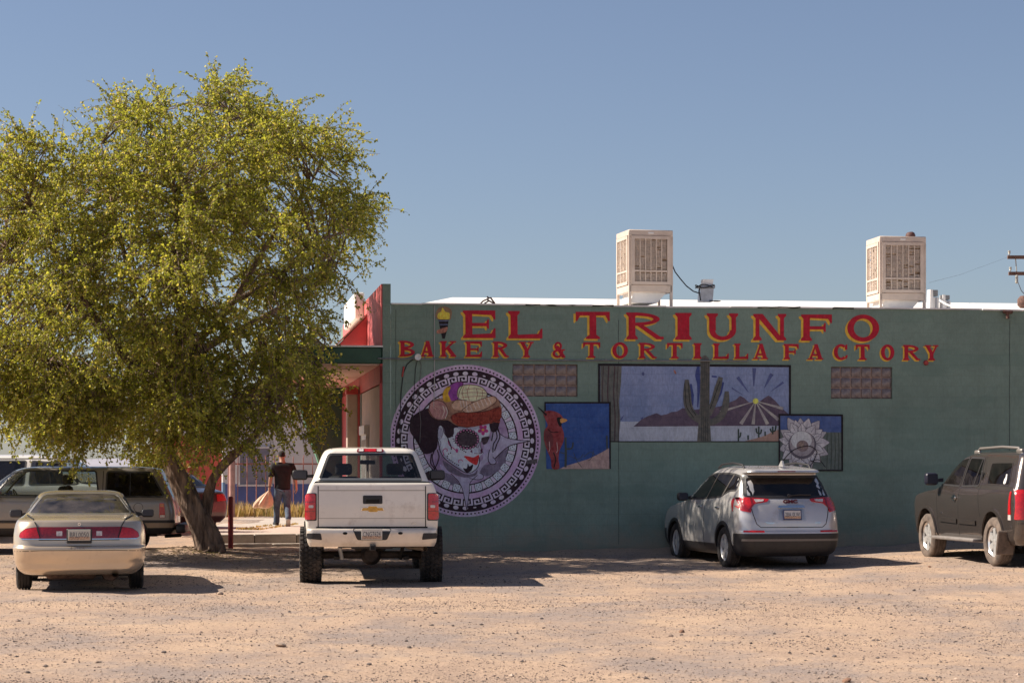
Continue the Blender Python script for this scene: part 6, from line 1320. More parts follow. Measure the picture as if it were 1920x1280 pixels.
for v in BOTH:
    win(sh, ex, v, [(3.58,1.13),(3.36,1.36),(3.10,1.57),(2.9,1.605),(1.52,1.605),(1.46,1.12)], G_CLEAR if True else None, 'door_window')
    win(sh, ex, v, [(1.33,1.12),(1.31,1.59),(.50,1.58),(.24,1.12)], G_TINT, 'quarter_window')
    sh.strip('window_divider', v, [(.88,1.12),(.88,1.59)], .012, M_BPLAST, .006, ex)
    sh.strip('door_seam', v, [(1.40,.50),(1.38,1.64)], .012, M_SEAM, .002, ex); sh.strip('door_seam', v, [(3.36,.50),(3.52,1.10)], .012, M_SEAM, .002, ex)
    sh.patch('side_lamp', v, rounded([(.22,.73),(.33,.73),(.33,1.0),(.24,1.0)],.02), M_LRED_L, .012, ex, step=.05)
    sh.patch('turn_lamp', v, rounded([(.24,.93),(.32,.93),(.32,.99),(.25,.99)],.012), M_LAMB, .017, ex, step=.05); sh.patch('lamp_clear', v, [(.23,.735),(.32,.735),(.32,.78),(.23,.78)], M_LCLR, .016, ex, step=.05)
    sh.strip('side_moulding', v, [(4.2,.66),(.06,.66)], .05, M_BPLAST, .014, ex, depth=.014)
    sh.strip('fuel_flap', v, ell(.72,.92,.085,.085,20), .008, M_SEAM, .002, ex, closed_=True)
    h_,_ = sh.hit(v,1.62,.99,.016); mb = MB(); mb.bbox(h_,(.03,.16,.05),.014,seg=2); mb.build('door_handle', M_BPLAST, ex, 50)
    sg = -1 if v == 'L' else 1
    mirror(ex, v, (sg*.89,3.36,1.16), (.20,.13,.14), M_BPLAST, .08)
sh.patch('rear_window','B',rounded([(-.68,1.12),(.68,1.12),(.62,1.52),(-.62,1.52)],.05), G_TINT, .004, ex)
win(sh, ex, 'F', [(-.78,1.14),(.78,1.14),(.65,1.59),(-.65,1.59)], G_CLEAR, 'windscreen')
sh.build('body', [PE, PT, M_BPLAST, M_UNDER], ex, lambda c,n: 3 if (n[2] < -.9 and c[2] < .5) else (2 if c[2] < .545 else (1 if c[2] < .64 else 0)))
mb = MB(); mb.bbox((0,-.06,.52),(1.72,.18,.17),.04,seg=2); mb.build('rear_bumper', M_BPLAST, ex, 50)
seats(ex, ((2.25,(-.38,.38)),(1.2,(-.38,.38))), .64, .5)
mb = MB(); mb.bbox((0,3.36,1.0),(1.45,.35,.2),.06,seg=2); mb.build('dashboard', M_SEAT, ex, 50)
mb = MB(); mb.lathe([(.17,-.012),(.19,0),(.17,.012),(.155,0)],'y',(0,0,0),20,close=True); o = mb.build('steering_wheel', M_SEAT, ex, 50); o.location = (-.38,3.02,1.10); o.rotation_euler = (R(-25),0,0)
mb = MB(); mb.box((0,2.2,.45),(1.2,3.6,.16)); mb.box((0,2.2,.62),(1.3,2.6,.1)); mb.tube([(.3,.3,.35),(.5,.02,.36)],.035,10); mb.build('underbody', M_UNDER, ex)
for x in (-.76,.76):
    for y in (.98,3.86): wheel(ex, x, y, .345, .345, .23, .20, 5)

# ============ white long wagon behind, dark car and red car further back
vn = place('white_wagon', GX(285,47.6)-5.2, 48.6, R(-100), 'white long-roofed wagon parked behind the silver SUV under the foliage', 'wagon', z=.22)
PV = paintmat('chalk_white_paint', (.66,.62,.58), .0, .4)
sh = Shell([(.36,.12,5.2,.90,.15,.4,.05,.2),(.5,.03,5.35,.97,.16,.4,.06,.2),(.95,.0,5.4,.99,.16,.4,.06,.2),(1.06,.04,4.9,.975,.16,.4,.06,.3),(1.12,.06,4.3,.95,.16,.4,.06,.3),(1.35,.14,3.95,.88,.16,.3,.06,.25),(1.58,.24,3.55,.80,.16,.3,.06,.2),(1.66,.30,3.38,.76,.16,.3,.06,.2),(1.72,.48,3.2,.66,.16,.3,.06,.15),(1.755,.9,2.9,.46,.16,.2,.04,.1)], ss=.06)
arches(sh, vn, ((1.0,.38,.42),(4.3,.38,.42)), PV, lip=.05, wmax=.98)
for v in BOTH:
    win(sh, vn, v, [(3.95,1.12),(3.5,1.56),(2.85,1.62),(2.85,1.10)], G_CLEAR); win(sh, vn, v, [(2.72,1.10),(2.72,1.62),(1.95,1.62),(1.95,1.10)], G_TINT); win(sh, vn, v, [(1.78,1.12),(1.78,1.60),(.55,1.58),(.42,1.12)], G_TINT, 'quarter_window')
    sh.strip('drip_rail', v, [(3.4,1.665),(.4,1.665)], .02, M_SEAM, .004, vn)
win(sh, vn, 'F', [(-.86,1.14),(.86,1.14),(.70,1.62),(-.70,1.62)], G_CLEAR, 'windscreen'); win(sh, vn, 'B', [(-.8,1.15),(.8,1.15),(.7,1.6),(-.7,1.6)], G_TINT, 'rear_window', False)
sh.build('body', [PV, M_UNDER], vn, lambda c,n: 1 if (n[2] < -.9 and c[2] < .5) else 0)
seats(vn, ((3.0,(-.42,.42)),), .75, .5); mb = MB(); mb.box((0,2.6,.5),(1.3,4.4,.2)); mb.build('underbody', M_UNDER, vn)
for x in (-.85,.85):
    for y in (1.0,4.3): wheel(vn, x, y, .37, .37, .24, .21, 6)
def small_car(name, x, y, yaw, label, pm, z):
    r = place(name, x, y, yaw, label, 'car', z)
    sh = Shell([(.25,.12,4.2,.76,.25,.4,.08,.2),(.40,.01,4.4,.86,.25,.4,.10,.2),(.62,.0,4.42,.88,.25,.4,.10,.2),(.82,.05,4.2,.87,.28,.4,.1,.25),(.92,.10,3.6,.85,.3,.4,.12,.3),(.97,.28,3.1,.82,.3,.35,.12,.3),(1.02,.55,2.95,.78,.3,.3,.12,.3),(1.22,.95,2.6,.68,.26,.3,.10,.2),(1.36,1.3,2.3,.60,.24,.3,.08,.2),(1.41,1.6,2.05,.45,.2,.2,.05,.1)], ss=.06)
    arches(sh, r, ((.95,.32,.36),(3.45,.32,.36)), pm, lip=.03, wmax=.87)
    for v in BOTH:
        win(sh, r, v, [(2.85,1.02),(2.4,1.31),(1.45,1.33),(.92,1.06),(1.4,1.02)], G_TINT, gask=.025, gm=MATS['chrome_trim'])
        sh.strip('door_seam', v, [(1.95,.4),(1.9,1.33)], .012, M_SEAM, .002, r)
    win(sh, r, 'B', [(-.68,1.04),(.68,1.04),(.54,1.34),(-.54,1.34)], G_TINT, 'rear_window', False, .03)
    for s_ in (-1,1): sh.patch('tail_lamp','B',rounded([(s_*.50,.72),(s_*.84,.74),(s_*.80,.89),(s_*.52,.87)],.02), M_LRED_L, .01, r, step=.06)
    sh.build('body', [pm, M_UNDER], r, lambda c,n: 1 if (n[2] < -.9 and c[2] < .4) else 0)
    mb = MB(); mb.box((0,2.1,.32),(1.2,3.4,.16)); mb.build('underbody', M_UNDER, r)
    for xx in (-.76,.76):
        for yy in (.95,3.45): wheel(r, xx, yy, .31, .31, .20, .19, 6)
    return r
small_car('small_sedan', GX(372,49.0), 49.0, R(38), 'dark sedan with red tail lamp glimpsed between the two tree stems', paintmat('maroon_black_paint',(.035,.022,.024),.2,.3), .22)
small_car('small_sedan', GX(8,45.6)-.3, 45.6, R(72), 'dark sedan at the left edge behind the silver SUV roof', paintmat('black_car_paint',(.02,.02,.024),.1,.3), .30)
# ------------------------------------------------------------------ the big tree
TY = 40.5
tr_base = Vector((GX(392,TY), TY, GZ(GX(392,TY),TY)))
tree = empty('tree', tr_base, 0, 'big leafy yellow-green tree with leaning forked trunk over the parked cars', 'tree')
def TL(px, py, dy=0.0): return P(px, py, TY+dy)-tr_base
M_BARK = mat('grey_brown_bark', (.075,.048,.034), .95, col2=(.29,.20,.145), vscale=10, bump=1.0, bscale=11, stretch=(1,1,.16)); MATS['grey_brown_bark'].node_tree.nodes['Bump'].inputs['Distance'].default_value = .09
def gnarl(pts, rad, n=26, rings=60, amp=.10, seed=1, root=False):
    P_ = np.array(curve([tuple(p) for p in pts], max(2,rings//(len(pts)-1)))); t = np.linspace(0,1,len(P_)); rr = np.interp(t, np.linspace(0,1,len(rad)), rad)
    mb = MB(); vs = []; prev = None; rs = np.random.RandomState(seed); ph = rs.rand(6)*6.28
    for i in range(len(P_)):
        tg = Vector(P_[min(i+1,len(P_)-1)]-P_[max(i-1,0)]).normalized(); a = tg.orthogonal() if prev is None else (prev-tg*prev.dot(tg)); a.normalize(); prev = a; b = tg.cross(a)
        for k in range(n):
            th = 2*math.pi*k/n; w = t[i]*9
            f = 1+amp*(math.sin(3*th+w*.9+ph[0])+.7*math.sin(5*th-w*.6+ph[1])+.5*math.sin(9*th+w*1.3+ph[2])+.35*math.sin(13*th+ph[3]+w*.5))+amp*.6*math.sin(w*2.1+2*th+ph[4])
            if root and t[i] < .12: f *= 1+.22*(1-t[i]/.12)*(0.6+.4*math.sin(4*th+ph[5]))
            vs.append(Vector(P_[i])+(a*math.cos(th)+b*math.sin(th))*rr[i]*f)
    m = len(P_); mb.add(vs, [(i*n+k,i*n+(k+1)%n,(i+1)*n+(k+1)%n,(i+1)*n+k) for i in range(m-1) for k in range(n)]+[tuple((m-1)*n+k for k in range(n))])
    return mb
base_ = TL(395,1052); base_.z -= .12
gnarl([base_,TL(388,1015),TL(370,970),TL(350,925),TL(331,885),TL(316,850),TL(311,810),TL(309,765),TL(315,700,-.2)],[.27,.24,.225,.20,.16,.13,.11,.095,.075],44,96,.085,1,True).build('trunk', M_BARK, tree, 180)
gnarl([TL(372,985,.02),TL(386,955,.05),TL(392,925,.0),TL(402,895,-.1),TL(428,862,-.2),TL(462,832,-.3),TL(500,790,-.4)],[.15,.12,.095,.085,.08,.07,.05],14,40,.07,2).build('second_stem', M_BARK, tree, 180)
limbs = [[(309,765,0),(300,690,-.3),(270,600,-.6),(230,500,-.9),(200,380,-.8),(190,270,-.5)],[(309,765,0),(330,680,.1),(370,570,.3),(400,450,.4),(420,330,.3),(430,210,.2)],[(312,740,0),(360,660,-.4),(430,570,-.8),(500,460,-1.0),(560,360,-.9),(620,270,-.6)],[(312,740,0),(260,680,.4),(180,610,.7),(90,540,.8),(10,460,.8)],[(311,790,0),(250,740,-.6),(160,700,-1.2),(70,670,-1.6),(-30,640,-1.6)],[(315,700,-.1),(400,640,.5),(500,590,1.0),(575,545,1.0),(625,515,.6)],[(315,700,-.1),(330,600,-1.2),(330,500,-2.0),(320,400,-2.2),(310,320,-1.8)],[(311,780,0),(330,720,1.2),(300,620,2.2),(260,500,2.6),(240,380,2.2)],[(500,790,-.4),(540,740,-.8),(580,690,-1.0),(610,640,-1.0)],[(430,570,-.8),(520,520,-1.6),(590,470,-1.8),(655,430,-1.4)],[(309,765,0),(220,660,-1.0),(120,520,-1.4),(60,400,-1.2),(30,300,-.8)]]
LP = []
for i,l in enumerate(limbs):
    pts = [TL(*p) for p in l]; pts = [p+Vector((random.uniform(-.12,.12),0,random.uniform(-.12,.12))) if 0 < k < len(pts)-1 else p for k,p in enumerate(pts)]
    gnarl(pts, list(np.linspace(.085 if l[0][0] < 400 else .05,.016,len(pts))), 10, 36, .05, 10+i).build('limb', M_BARK, tree, 180)
    LP += [Vector(p) for p in curve([tuple(p) for p in pts], 8)][6:]
OUT = [(-170,520),(-150,400),(-90,310),(-20,255),(40,222),(62,208),(120,214),(160,200),(196,158),(230,172),(262,165),(288,140),(300,170),(322,196),(352,172),(392,124),(440,128),(500,128),(545,172),(600,192),(640,212),(718,222),(700,262),(690,300),(705,345),(728,385),(760,398),(786,428),(768,462),(762,520),(740,545),(708,556),(680,590),(664,640),(642,690),(632,740),(622,790),(600,800),(588,870),(574,868),(560,806),(520,812),(480,850),(452,852),(420,862),(380,866),(345,852),(300,858),(262,868),(236,850),(214,842),(180,830),(138,800),(112,815),(84,840),(40,852),(0,850),(-60,820),(-120,740),(-165,640)]
cr_ = np.random.RandomState(21)
op = np.array(OUT,float)
def edge_dist(x,y):
    a = op; b = np.roll(op,-1,0); d = b-a; t = np.clip(((x-a[:,0])*d[:,0]+(y-a[:,1])*d[:,1])/(d**2).sum(1),0,1); q = a+d*t[:,None]
    return np.sqrt(((q-[x,y])**2).sum(1)).min()
cl = []; big = []; tries = 0
def ok_clump(c):
    px, py = 960+c.x*FPX/c.y, HZ-(c.z-EYE)*FPX/c.y
    if px > 712 or py < (162 if 385 < px < 520 else (178 if 205 < px < 310 else 196+.06*abs(px-400)*(px > 520)+.1*max(0,205-px))): return False
    if (px > 668 and py > 470) or (px > 618 and py > 540) or (px > 600 and py > 640): return False    # storefront corner stays clear of foliage
    return not (c.x > XA-.4 and c.z < 4.9 and c.y > YA-1.2)
while len(big) < 205 and tries < 60000:
    tries += 1; x, y = cr_.uniform(-170,790), cr_.uniform(120,868)
    if not pip(np.array([x]),np.array([y]),OUT)[0]: continue
    # airy pockets as in the photo
    if (abs(x-90) < 75 and y > 790 and cr_.rand() < .8) or (abs(x-430) < 45 and 740 < y < 830 and cr_.rand() < .5) or (abs(x-520) < 60 and y > 750 and cr_.rand() < .4): continue
    if 478 < x < 605 and y > 765: continue          # the man stays in view
    d = edge_dist(x,y)
    if d < 44 or y < 175 and d < 52: continue
    if x > 745: continue
    hy = 3.4*math.sqrt(max(0,1-(1-min(1,(d-20)/220))**2)); u = cr_.uniform(-1,1); u = math.copysign(abs(u)**.55,u)
    if y > 780: hy *= .75
    c = P(x,y,TY+u*hy)
    if not ok_clump(c) or any((c-e).length_squared < .62**2 for e in big): continue
    big.append(c)
for k in range(26):                      # low sprays hanging on the near side, in front of the fork
    c = P(cr_.uniform(20,455), cr_.uniform(690,795), TY-cr_.uniform(.9,2.6)); big.append(c)
for c in big:
    for k in range(cr_.randint(4,8)):
        q = c+Vector(cr_.normal(size=3)*np.array([.27,.27,.20]))
        if ok_clump(q): cl.append(q)
ctr = P(315,500,TY)
tw = MB(); lv_v, lv_f = [], []
def frame(d):
    d = d/np.linalg.norm(d); a = np.cross(d,[0,0,1.]); a = a/max(1e-6,np.linalg.norm(a)) if np.linalg.norm(a) > 1e-3 else np.array([1.,0,0]); return d, a, np.cross(d,a)
LB, LD, LN, LS = [], [], [], []
for c in cl:
    loc = c-tr_base; q = min(LP, key=lambda p: (p-loc).length_squared)
    mid = q.lerp(loc,.55)+Vector((0,0,.10+.05*(loc-q).length)); tw.tube([q,mid,loc],[.016,.012,.006],4,cap=False)
    out = np.array((c-ctr).normalized()); nt_ = cr_.randint(7,11)
    for k in range(nt_):
        d = out*.55+cr_.normal(size=3)*.62; d[2] += .15; d /= np.linalg.norm(d); L = cr_.uniform(.38,.82); pts = [np.array(loc)+cr_.normal(size=3)*.05]; droop = cr_.uniform(.28,.62)
        for s in range(5):
            d = d+np.array([0,0,-droop*.42]); d /= np.linalg.norm(d); pts.append(pts[-1]+d*L/5)
        tw.tube([Vector(p) for p in pts[::2]+[pts[-1]]],[.006,.005,.0035,.002],3,cap=False)
        nl = cr_.randint(21,33)
        for s in range(nl):
            t = cr_.uniform(.08,1.02)*5; i = min(4,int(t)); p = pts[i]+(pts[i+1]-pts[i])*(t-i); td = pts[i+1]-pts[i]; td = td/np.linalg.norm(td)
            ld = td*.35+cr_.normal(size=3)*.75; ld[2] -= .38; ld /= np.linalg.norm(ld)
            LB.append(p+cr_.normal(size=3)*.012); LD.append(ld); LN.append(cr_.normal(size=3)+np.array([0,0,.5])); LS.append(cr_.uniform(.036,.074))
o = tw.build('twigs', M_BARK, tree, 180, fixn=False); o['kind'] = 'stuff'
LB = np.array(LB); LD = np.array(LD); LN = np.array(LN); LS = np.array(LS)[:,None]
wv = np.cross(LD,LN); wv /= np.maximum(1e-6,np.linalg.norm(wv,axis=1))[:,None]; nv = np.cross(wv,LD)
n_ = len(LB); V4 = np.empty((n_,4,3)); V4[:,0] = LB; V4[:,1] = LB+LD*LS*.45+wv*LS*.36+nv*LS*.07; V4[:,2] = LB+LD*LS-nv*LS*.05; V4[:,3] = LB+LD*LS*.45-wv*LS*.36+nv*LS*.07
me = bpy.data.meshes.new('crown'); me.from_pydata(V4.reshape(-1,3).tolist(), [], np.arange(n_*4).reshape(-1,4).tolist())
M_LEAF = leafmat('mesquite_leaf', (.160,.181,.027), (.342,.346,.065), (.44,.36,.11), .5, .42); me.materials.append(M_LEAF)
o = link('crown', me, tree); o['kind'] = 'stuff'
# roots running out from the trunk foot, and fallen leaves round it
for k,(a_,l_) in enumerate(((200,.28),(255,.30),(310,.26))):
    rp = []
    for t in np.linspace(0,1,7):
        x_, y_ = tr_base.x+.06+math.cos(R(a_+14*math.sin(t*3+k)))*(.18+l_*t), tr_base.y+math.sin(R(a_+14*math.sin(t*3+k)))*(.18+l_*t)*.9
        rp.append(Vector((x_,y_,GZ(x_,y_)+.09*(1-t)**1.3-.02*t))-tr_base)
    gnarl(rp, [.08,.05,.03,.02,.010], 12, 24, .10, 60+k).build('root', M_BARK, tree, 180)
ltv, ltf = [], []
for k in range(2600):
    r_ = abs(cr_.normal())*1.9; a_ = cr_.rand()*6.28; x_, y_ = tr_base.x+r_*math.cos(a_)*1.5, tr_base.y-.3+r_*math.sin(a_)
    if y_ > 43.2: continue
    z_ = GZ(x_,y_)+.006; s_ = cr_.uniform(.018,.036); b_ = cr_.rand()*6.28; c_, d_ = math.cos(b_)*s_, math.sin(b_)*s_; i0 = len(ltv); tl = cr_.uniform(-.008,.012)
    ltv += [(x_-c_,y_-d_,z_),(x_+d_*.5,y_-c_*.5,z_+abs(tl)),(x_+c_,y_+d_,z_+tl*.6+.004),(x_-d_*.5,y_+c_*.5,z_+abs(tl)*.5)]; ltf.append((i0,i0+1,i0+2,i0+3))
me = bpy.data.meshes.new('leaf_litter'); me.from_pydata(ltv,[],ltf); me.materials.append(leafmat('fallen_leaf',(.14,.10,.05),(.30,.21,.10),(.20,.20,.05),.1)); setp(link('leaf_litter', me), 'dry fallen leaves scattered on the dirt round the tree', 'leaf litter', kind='stuff')
# low bush behind the wagon
sp = []
bc = P(296,876,47.0)
for k in range(2600):
    v = cr_.normal(size=3)*np.array([.30,.28,.24]); sp.append((bc.x+v[0],bc.y+v[1],max(.2,bc.z+v[2]-.1)))
bs = blades('leafy_bush', sp, .10, leafmat('bush_leaf',(.14,.15,.03),(.26,.24,.06),(.3,.2,.08),.3), 'small yellow-green bush left of the tree trunk behind the SUV', None, 'bush', .03, 1.0)
if 'kind' in bs: del bs['kind']
# ------------------------------------------------------------------ walking man with a bag
MX, MY = GX(530,51.4), 51.4
man = empty('person', (MX,MY,WZ), R(13), 'person in black t-shirt and jeans walking away with a bag in the left hand', 'person')
def skin(name, nodes, edges, m, sub=2, parent=man):
    me = bpy.data.meshes.new(name); me.from_pydata([n[0] for n in nodes], edges, []); ob = bpy.data.objects.new(name, me); COL.objects.link(ob)
    md = ob.modifiers.new('skin','SKIN'); 
    for i,n in enumerate(nodes):
        sv = me.skin_vertices[0].data[i]; r = n[1]; sv.radius = (r,r) if not hasattr(r,'__len__') else r
    me.skin_vertices[0].data[0].use_root = True
    s = ob.modifiers.new('sub','SUBSURF'); s.levels = sub; s.render_levels = sub
    dg = bpy.context.evaluated_depsgraph_get(); m2 = bpy.data.meshes.new_from_object(ob.evaluated_get(dg)); bpy.data.objects.remove(ob)
    m2.materials.clear(); m2.materials.append(m); m2.shade_smooth(); return link(name, m2, parent)
M_SKIN = mat('tan_skin', (.42,.23,.155), .55, var=.08, vscale=14)
nd = [((0,0,.98),(.11,.08)),((0,.01,1.15),(.11,.08)),((0,.02,1.33),(.14,.09)),((0,.03,1.46),(.09,.08)),((-.005,.045,1.54),(.056,.06)),((-.012,.075,1.62),(.080,.092)),((-.015,.085,1.70),(.078,.090)),
 ((-.21,.02,1.41),.060),((-.275,-.01,1.16),.052),((-.30,.05,.93),.034),((.21,.02,1.41),.060),((.285,-.05,1.16),.052),((.315,.0,.92),.034),
 ((-.09,.0,.88),.070),((-.115,.14,.50),.052),((-.12,.17,.12),.042),((-.13,.30,.04),.035),((.09,0,.88),.070),((.105,.03,.48),.052),((.10,-.29,.19),.042),((.105,-.18,.04),.035),
 ((-.305,.065,.86),.036),((.325,.02,.85),.036)]
ed = [(0,1),(1,2),(2,3),(3,4),(4,5),(5,6),(2,7),(7,8),(8,9),(2,10),(10,11),(11,12),(0,13),(13,14),(14,15),(15,16),(0,17),(17,18),(18,19),(19,20),(9,21),(12,22)]
def hand(w, sg, curl):
    for k,(dx,l) in enumerate(((-.026,.060),(-.009,.072),(.009,.070),(.026,.056))):
        b = len(nd); x,y,z = nd[w][0]
        nd.append(((x+sg*.004,y+dx,z-.035),.0105)); nd.append(((x-sg*curl*.5*l,y+dx,z-.035-l*.55),.0095)); nd.append(((x-sg*curl*l,y+dx*.9,z-.035-l*(1-curl*.55)),.008)); ed.extend([(w,b),(b,b+1),(b+1,b+2)])
    b = len(nd); x,y,z = nd[w][0]; nd.append(((x-sg*.02,y+.040,z-.005),.011)); nd.append(((x-sg*.028,y+.058,z-.035),.0095)); nd.append(((x-sg*.034,y+.058,z-.062),.008)); ed.extend([(w,b),(b,b+1),(b+1,b+2)])
hand(21,-1,.8); hand(22,1,.5)
skin('body', nd, ed, M_SKIN)
M_SHIRT = mat('black_cotton', (.014,.013,.014), .9, var=.3, vscale=9, bump=.35, bscale=14)
skin('t_shirt', [((0,0,.78),(.20,.15)),((0,.0,.96),(.205,.15)),((0,.01,1.15),(.205,.145)),((0,.02,1.32),(.235,.15)),((0,.03,1.45),(.12,.10)),((0,.035,1.50),(.070,.072)),((-.225,.02,1.40),.095),((-.27,.0,1.24),.088),((-.280,-.005,1.13),.095),((.225,.02,1.40),.095),((.275,-.02,1.24),.088),((.287,-.03,1.13),.095)], [(0,1),(1,2),(2,3),(3,4),(4,5),(3,6),(6,7),(7,8),(3,9),(9,10),(10,11)], M_SHIRT)
M_JEAN = mat('blue_denim', (.035,.055,.095), .85, col2=(.085,.12,.18), vscale=6, bump=.3, bscale=30)
skin('jeans', [((0,0,1.0),(.185,.14)),((-.10,.02,.78),.125),((-.12,.15,.50),.088),((-.12,.17,.25),.076),((-.12,.18,.04),.080),((.10,0,.78),.125),((.105,.03,.48),.088),((.10,-.16,.32),.074),((.10,-.30,.14),.078)], [(0,1),(1,2),(2,3),(3,4),(0,5),(5,6),(6,7),(7,8)], M_JEAN)
M_SHOE = mat('black_canvas_shoe', (.022,.022,.025), .8); M_SOLE = mat('grey_sole', (.36,.34,.31), .8)
for (x,y,z,rx,rz) in ((-.125,.23,.05,0,R(6)),(.10,-.22,.105,R(-40),R(-6))):
    s_ = empty('shoe', (x,y,z)); s_.parent = man; s_.rotation_euler = (rx,0,rz)
    q = MB(); q.bbox((0,.02,.012),(.10,.29,.085),.035,seg=3); q.build('upper', M_SHOE, s_, 60); q = MB(); q.bbox((0,.02,-.035),(.108,.305,.03),.012,seg=2); q.build('sole', M_SOLE, s_, 60)
q = MB(); vs = []
for i in range(9):
    for k in range(18):
        th = math.pi*.56*i/8; ph = 2*math.pi*k/18; lim = 1.0
        vs.append((.081*math.sin(th)*math.cos(ph)-.015, .096*math.sin(th)*math.sin(ph)+.078, .090*math.cos(th)+1.668+(.035*math.sin(ph) if i > 5 else 0)))
q.add(vs, [(i*18+k,i*18+(k+1)%18,(i+1)*18+(k+1)%18,(i+1)*18+k) for i in range(8) for k in range(18)])
q.build('hair', mat('short_dark_hair',(.018,.013,.011),.9,bump=.6,bscale=120), man, 60)
for sx in (-1,1):
    q = MB(); q.bbox((sx*.083-.013,.075,1.635),(.016,.04,.06),.007,seg=2); q.build('ear', M_SKIN, man, 50)
q = MB(); q.bbox((-.016,.178,1.625),(.028,.035,.045),.01,seg=2); q.build('nose', M_SKIN, man, 50)
for sx in (-1,1):
    q = MB(); q.bbox((sx*.03-.015,.166,1.655),(.022,.01,.010),.004); q.build('eye', M_DARK, man)
q = MB(); q.bbox((-.015,.160,1.585),(.045,.012,.010),.004); q.build('mouth', mat('lip_tone',(.30,.11,.09),.6), man)
q = MB(); q.lathe([(.036,-.012),(.040,0),(.036,.012)],'z',(-.302,.055,.925),14); q.build('wristband', M_DARK, man, 50)
# bag
bgM = mat('pale_tan_bag', (.70,.50,.34), .55, var=.12, vscale=7, bump=.3, bscale=12)
hw = Vector((MX,MY,WZ))+Matrix.Rotation(R(13),3,'Z') @ Vector((-.31,.055,.84))
bag = MB(); n = 40; rows = [(0,.018,.10),(-.03,.03,.12),(-.08,.075,.16),(-.16,.135,.18),(-.25,.185,.18),(-.33,.215,.17),(-.385,.205,.15),(-.41,.16,.08)]; vs = []
for i,(z,r,am) in enumerate(rows):
    for k in range(n):
        th = 2*math.pi*k/n; f = 1+am*math.sin(9*th+.5*math.sin(i))+.06*math.sin(4*th+i); vs.append((r*f*math.cos(th)+z*.42, r*f*.55*math.sin(th), z+(.02*math.sin(3*th+1) if i > 4 else 0)))
bag.add(vs, [(i*n+k,i*n+(k+1)%n,(i+1)*n+(k+1)%n,(i+1)*n+k) for i in range(len(rows)-1) for k in range(n)]+[tuple((len(rows)-1)*n+k for k in range(n))])
b_ = empty('shopping_bag', hw, R(10), 'pleated pale tan bag hanging from the walking person\'s left hand', 'bag'); bag.build('sack', bgM, b_, 60)
q = MB(); q.tube([(0,0,-.01),(-.015,0,.03),(.0,.0,.06),(.012,0,.03),(0,0,-.01)],.009,6); q.build('twisted_neck', bgM, b_, 60)
# ------------------------------------------------------------------ stones and gravel
def rock_mesh(name, seed, m, flat_=.6, sub=2):
    bm = bmesh.new(); bmesh.ops.create_icosphere(bm, subdivisions=sub, radius=1); rs = np.random.RandomState(seed); D = rs.normal(size=(7,3)); A = rs.uniform(.08,.26,7)
    for v in bm.verts:
        d = v.co.normalized(); f = 1.0
        for q,a in zip(D,A): f -= a*max(0,d.dot(Vector(q).normalized())-.45)*1.6
        v.co = Vector((d.x*f, d.y*f*.8, d.z*f*flat_))
    me = bpy.data.meshes.new(name); bm.to_mesh(me); bm.free(); me.materials.append(m); return me
M_R = [mat('tan_stone',(.44,.33,.25),.9,var=.2,vscale=6,bump=.5,bscale=20), mat('grey_stone',(.20,.165,.145),.9,var=.25,vscale=6,bump=.5,bscale=20), mat('brown_stone',(.27,.15,.095),.9,var=.25,vscale=6,bump=.5,bscale=20)]
RK = [(525,1211,30,0,'large flat pale stone in the left foreground of the lot'),(816,1150,11,1,'dark stone on bare dirt below the pickup shadow'),(308,1223,12,1,'dark stone in the left foreground below the sedan'),(180,1242,13,0,'pale stone near the bottom left corner of the lot'),(692,1246,12,1,'grey stone at bottom centre left of the lot'),(542,1147,9,1,'small grey stone below the pickup left wheel'),(448,1095,9,1,'small dark stone right of the sedan shadow tip'),(52,1261,14,1,'dark stone in the bottom left corner of the photo'),(767,1214,13,1,'grey stone in the foreground below the pickup'),(1278,1185,15,2,'reddish brown stone on the dirt below the silver SUV'),(1714,1107,10,1,'dark stone right of the silver SUV shadow tip'),(1743,1063,9,2,'brown stone beside the dark SUV front wheel'),(1564,1231,13,1,'grey stone in the right foreground'),(1520,1225,11,0,'pale stone just left of the right foreground grey stone'),(1637,1201,9,1,'dark stone in the right middle of the lot'),(1015,1160,9,1,'small dark stone right of the pickup shadow'),(1305,1132,8,0,'small pale stone just below the silver SUV'),(1670,1176,8,1,'small dark stone below the dark SUV shadow'),(1588,1278,26,2,'brown stone cut off by the bottom edge of the photo'),(413,1114,16,0,'flat pale stone at the tip of the sedan shadow'),
 (366,1042,26,0,'pale rock at the left foot of the tree trunk'),(392,1043,26,0,'pale rock at the right foot of the tree trunk'),(345,1043,18,0,'pale rock in the dirt mound left of the trunk')]
for i,(px,py,wd_,mi,lab) in enumerate(RK):
    c = ghit(px,py); s = wd_*c.y/FPX/2; o = link('stone', rock_mesh('stone',40+i,M_R[mi],.34 if wd_ > 24 else .58,2)); o.location = (c.x,c.y,c.z+s*.22); o.scale = (s,s,s); o.rotation_euler = (random.uniform(-.2,.2),random.uniform(-.2,.2),random.uniform(0,6))
    setp(o, lab, 'stone', 'loose stones on the dirt lot')
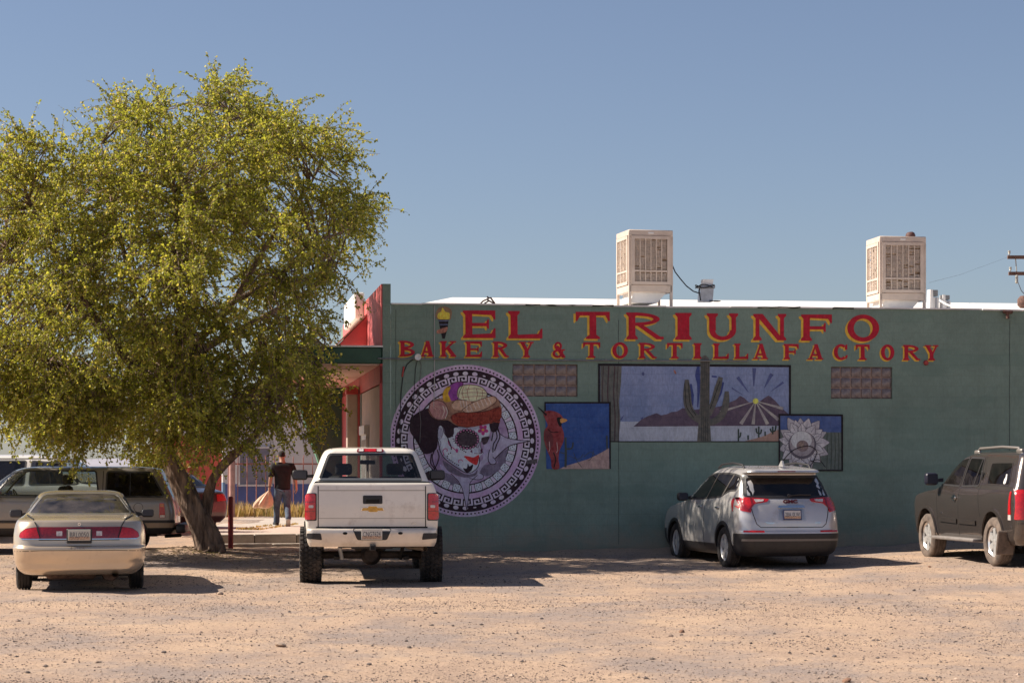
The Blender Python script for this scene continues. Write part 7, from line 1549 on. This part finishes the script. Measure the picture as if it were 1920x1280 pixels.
# gravel: countless small chips
gr = np.random.RandomState(77); N = 62000
yy = 17.5+25*gr.rand(N*2)**1.15; xx = (gr.rand(N*2)-.5)*yy*(1990/FPX)
dens = .22+1.7*np.clip(vnoise(xx*.45,yy,1.5,31)+.5,0,1)**2*(vnoise(xx*.5,yy,.5,32)+.7); ok = gr.rand(N*2) < dens; xx, yy = xx[ok][:N], yy[ok][:N]; N = len(xx); zz = ground_z(xx,yy)
sz = np.clip(np.exp(gr.normal(math.log(.0056),.48,N)),.003,.028)
oct_ = np.array([[1,0,0],[0,1,0],[-1,0,0],[0,-1,0],[0,0,1],[0,0,-.6]]); of = np.array([[0,1,4],[1,2,4],[2,3,4],[3,0,4],[1,0,5],[2,1,5],[3,2,5],[0,3,5]])
ang = gr.rand(N)*6.28; jit = 1+.35*gr.normal(size=(N,6,1)).clip(-1.5,1.5)*.6
VV = oct_[None]*jit*np.array([1.25,.9,.62]); ca, sa = np.cos(ang)[:,None], np.sin(ang)[:,None]
VV = np.stack([VV[:,:,0]*ca-VV[:,:,1]*sa, VV[:,:,0]*sa+VV[:,:,1]*ca, VV[:,:,2]], -1)*sz[:,None,None]+np.stack([xx,yy,zz+sz*.25],1)[:,None]
me = bpy.data.meshes.new('gravel'); me.from_pydata(VV.reshape(-1,3).tolist(), [], (of[None]+6*np.arange(N)[:,None,None]).reshape(-1,3).tolist())
def chipmat():
    m = bpy.data.materials.new('gravel_chips'); m.use_nodes = True; n = m.node_tree.nodes; L = m.node_tree.links; b = n['Principled BSDF']; b.inputs['Roughness'].default_value = .9
    ge = n.new('ShaderNodeNewGeometry'); cr = n.new('ShaderNodeValToRGB'); e = cr.color_ramp.elements; e[0].color = (.085,.065,.06,1); e[0].position = .0; e[1].color = (.50,.38,.30,1); e[1].position = 1
    for p,c in ((.35,(.17,.135,.115)),(.6,(.30,.22,.175)),(.85,(.44,.32,.245))): q = e.new(p); q.color = (*c,1)
    L.new(ge.outputs['Random Per Island'], cr.inputs[0]); L.new(cr.outputs[0], b.inputs['Base Color']); return m
me.materials.append(chipmat()); setp(link('gravel', me), 'small loose gravel chips scattered over the dirt lot', 'gravel', kind='stuff')
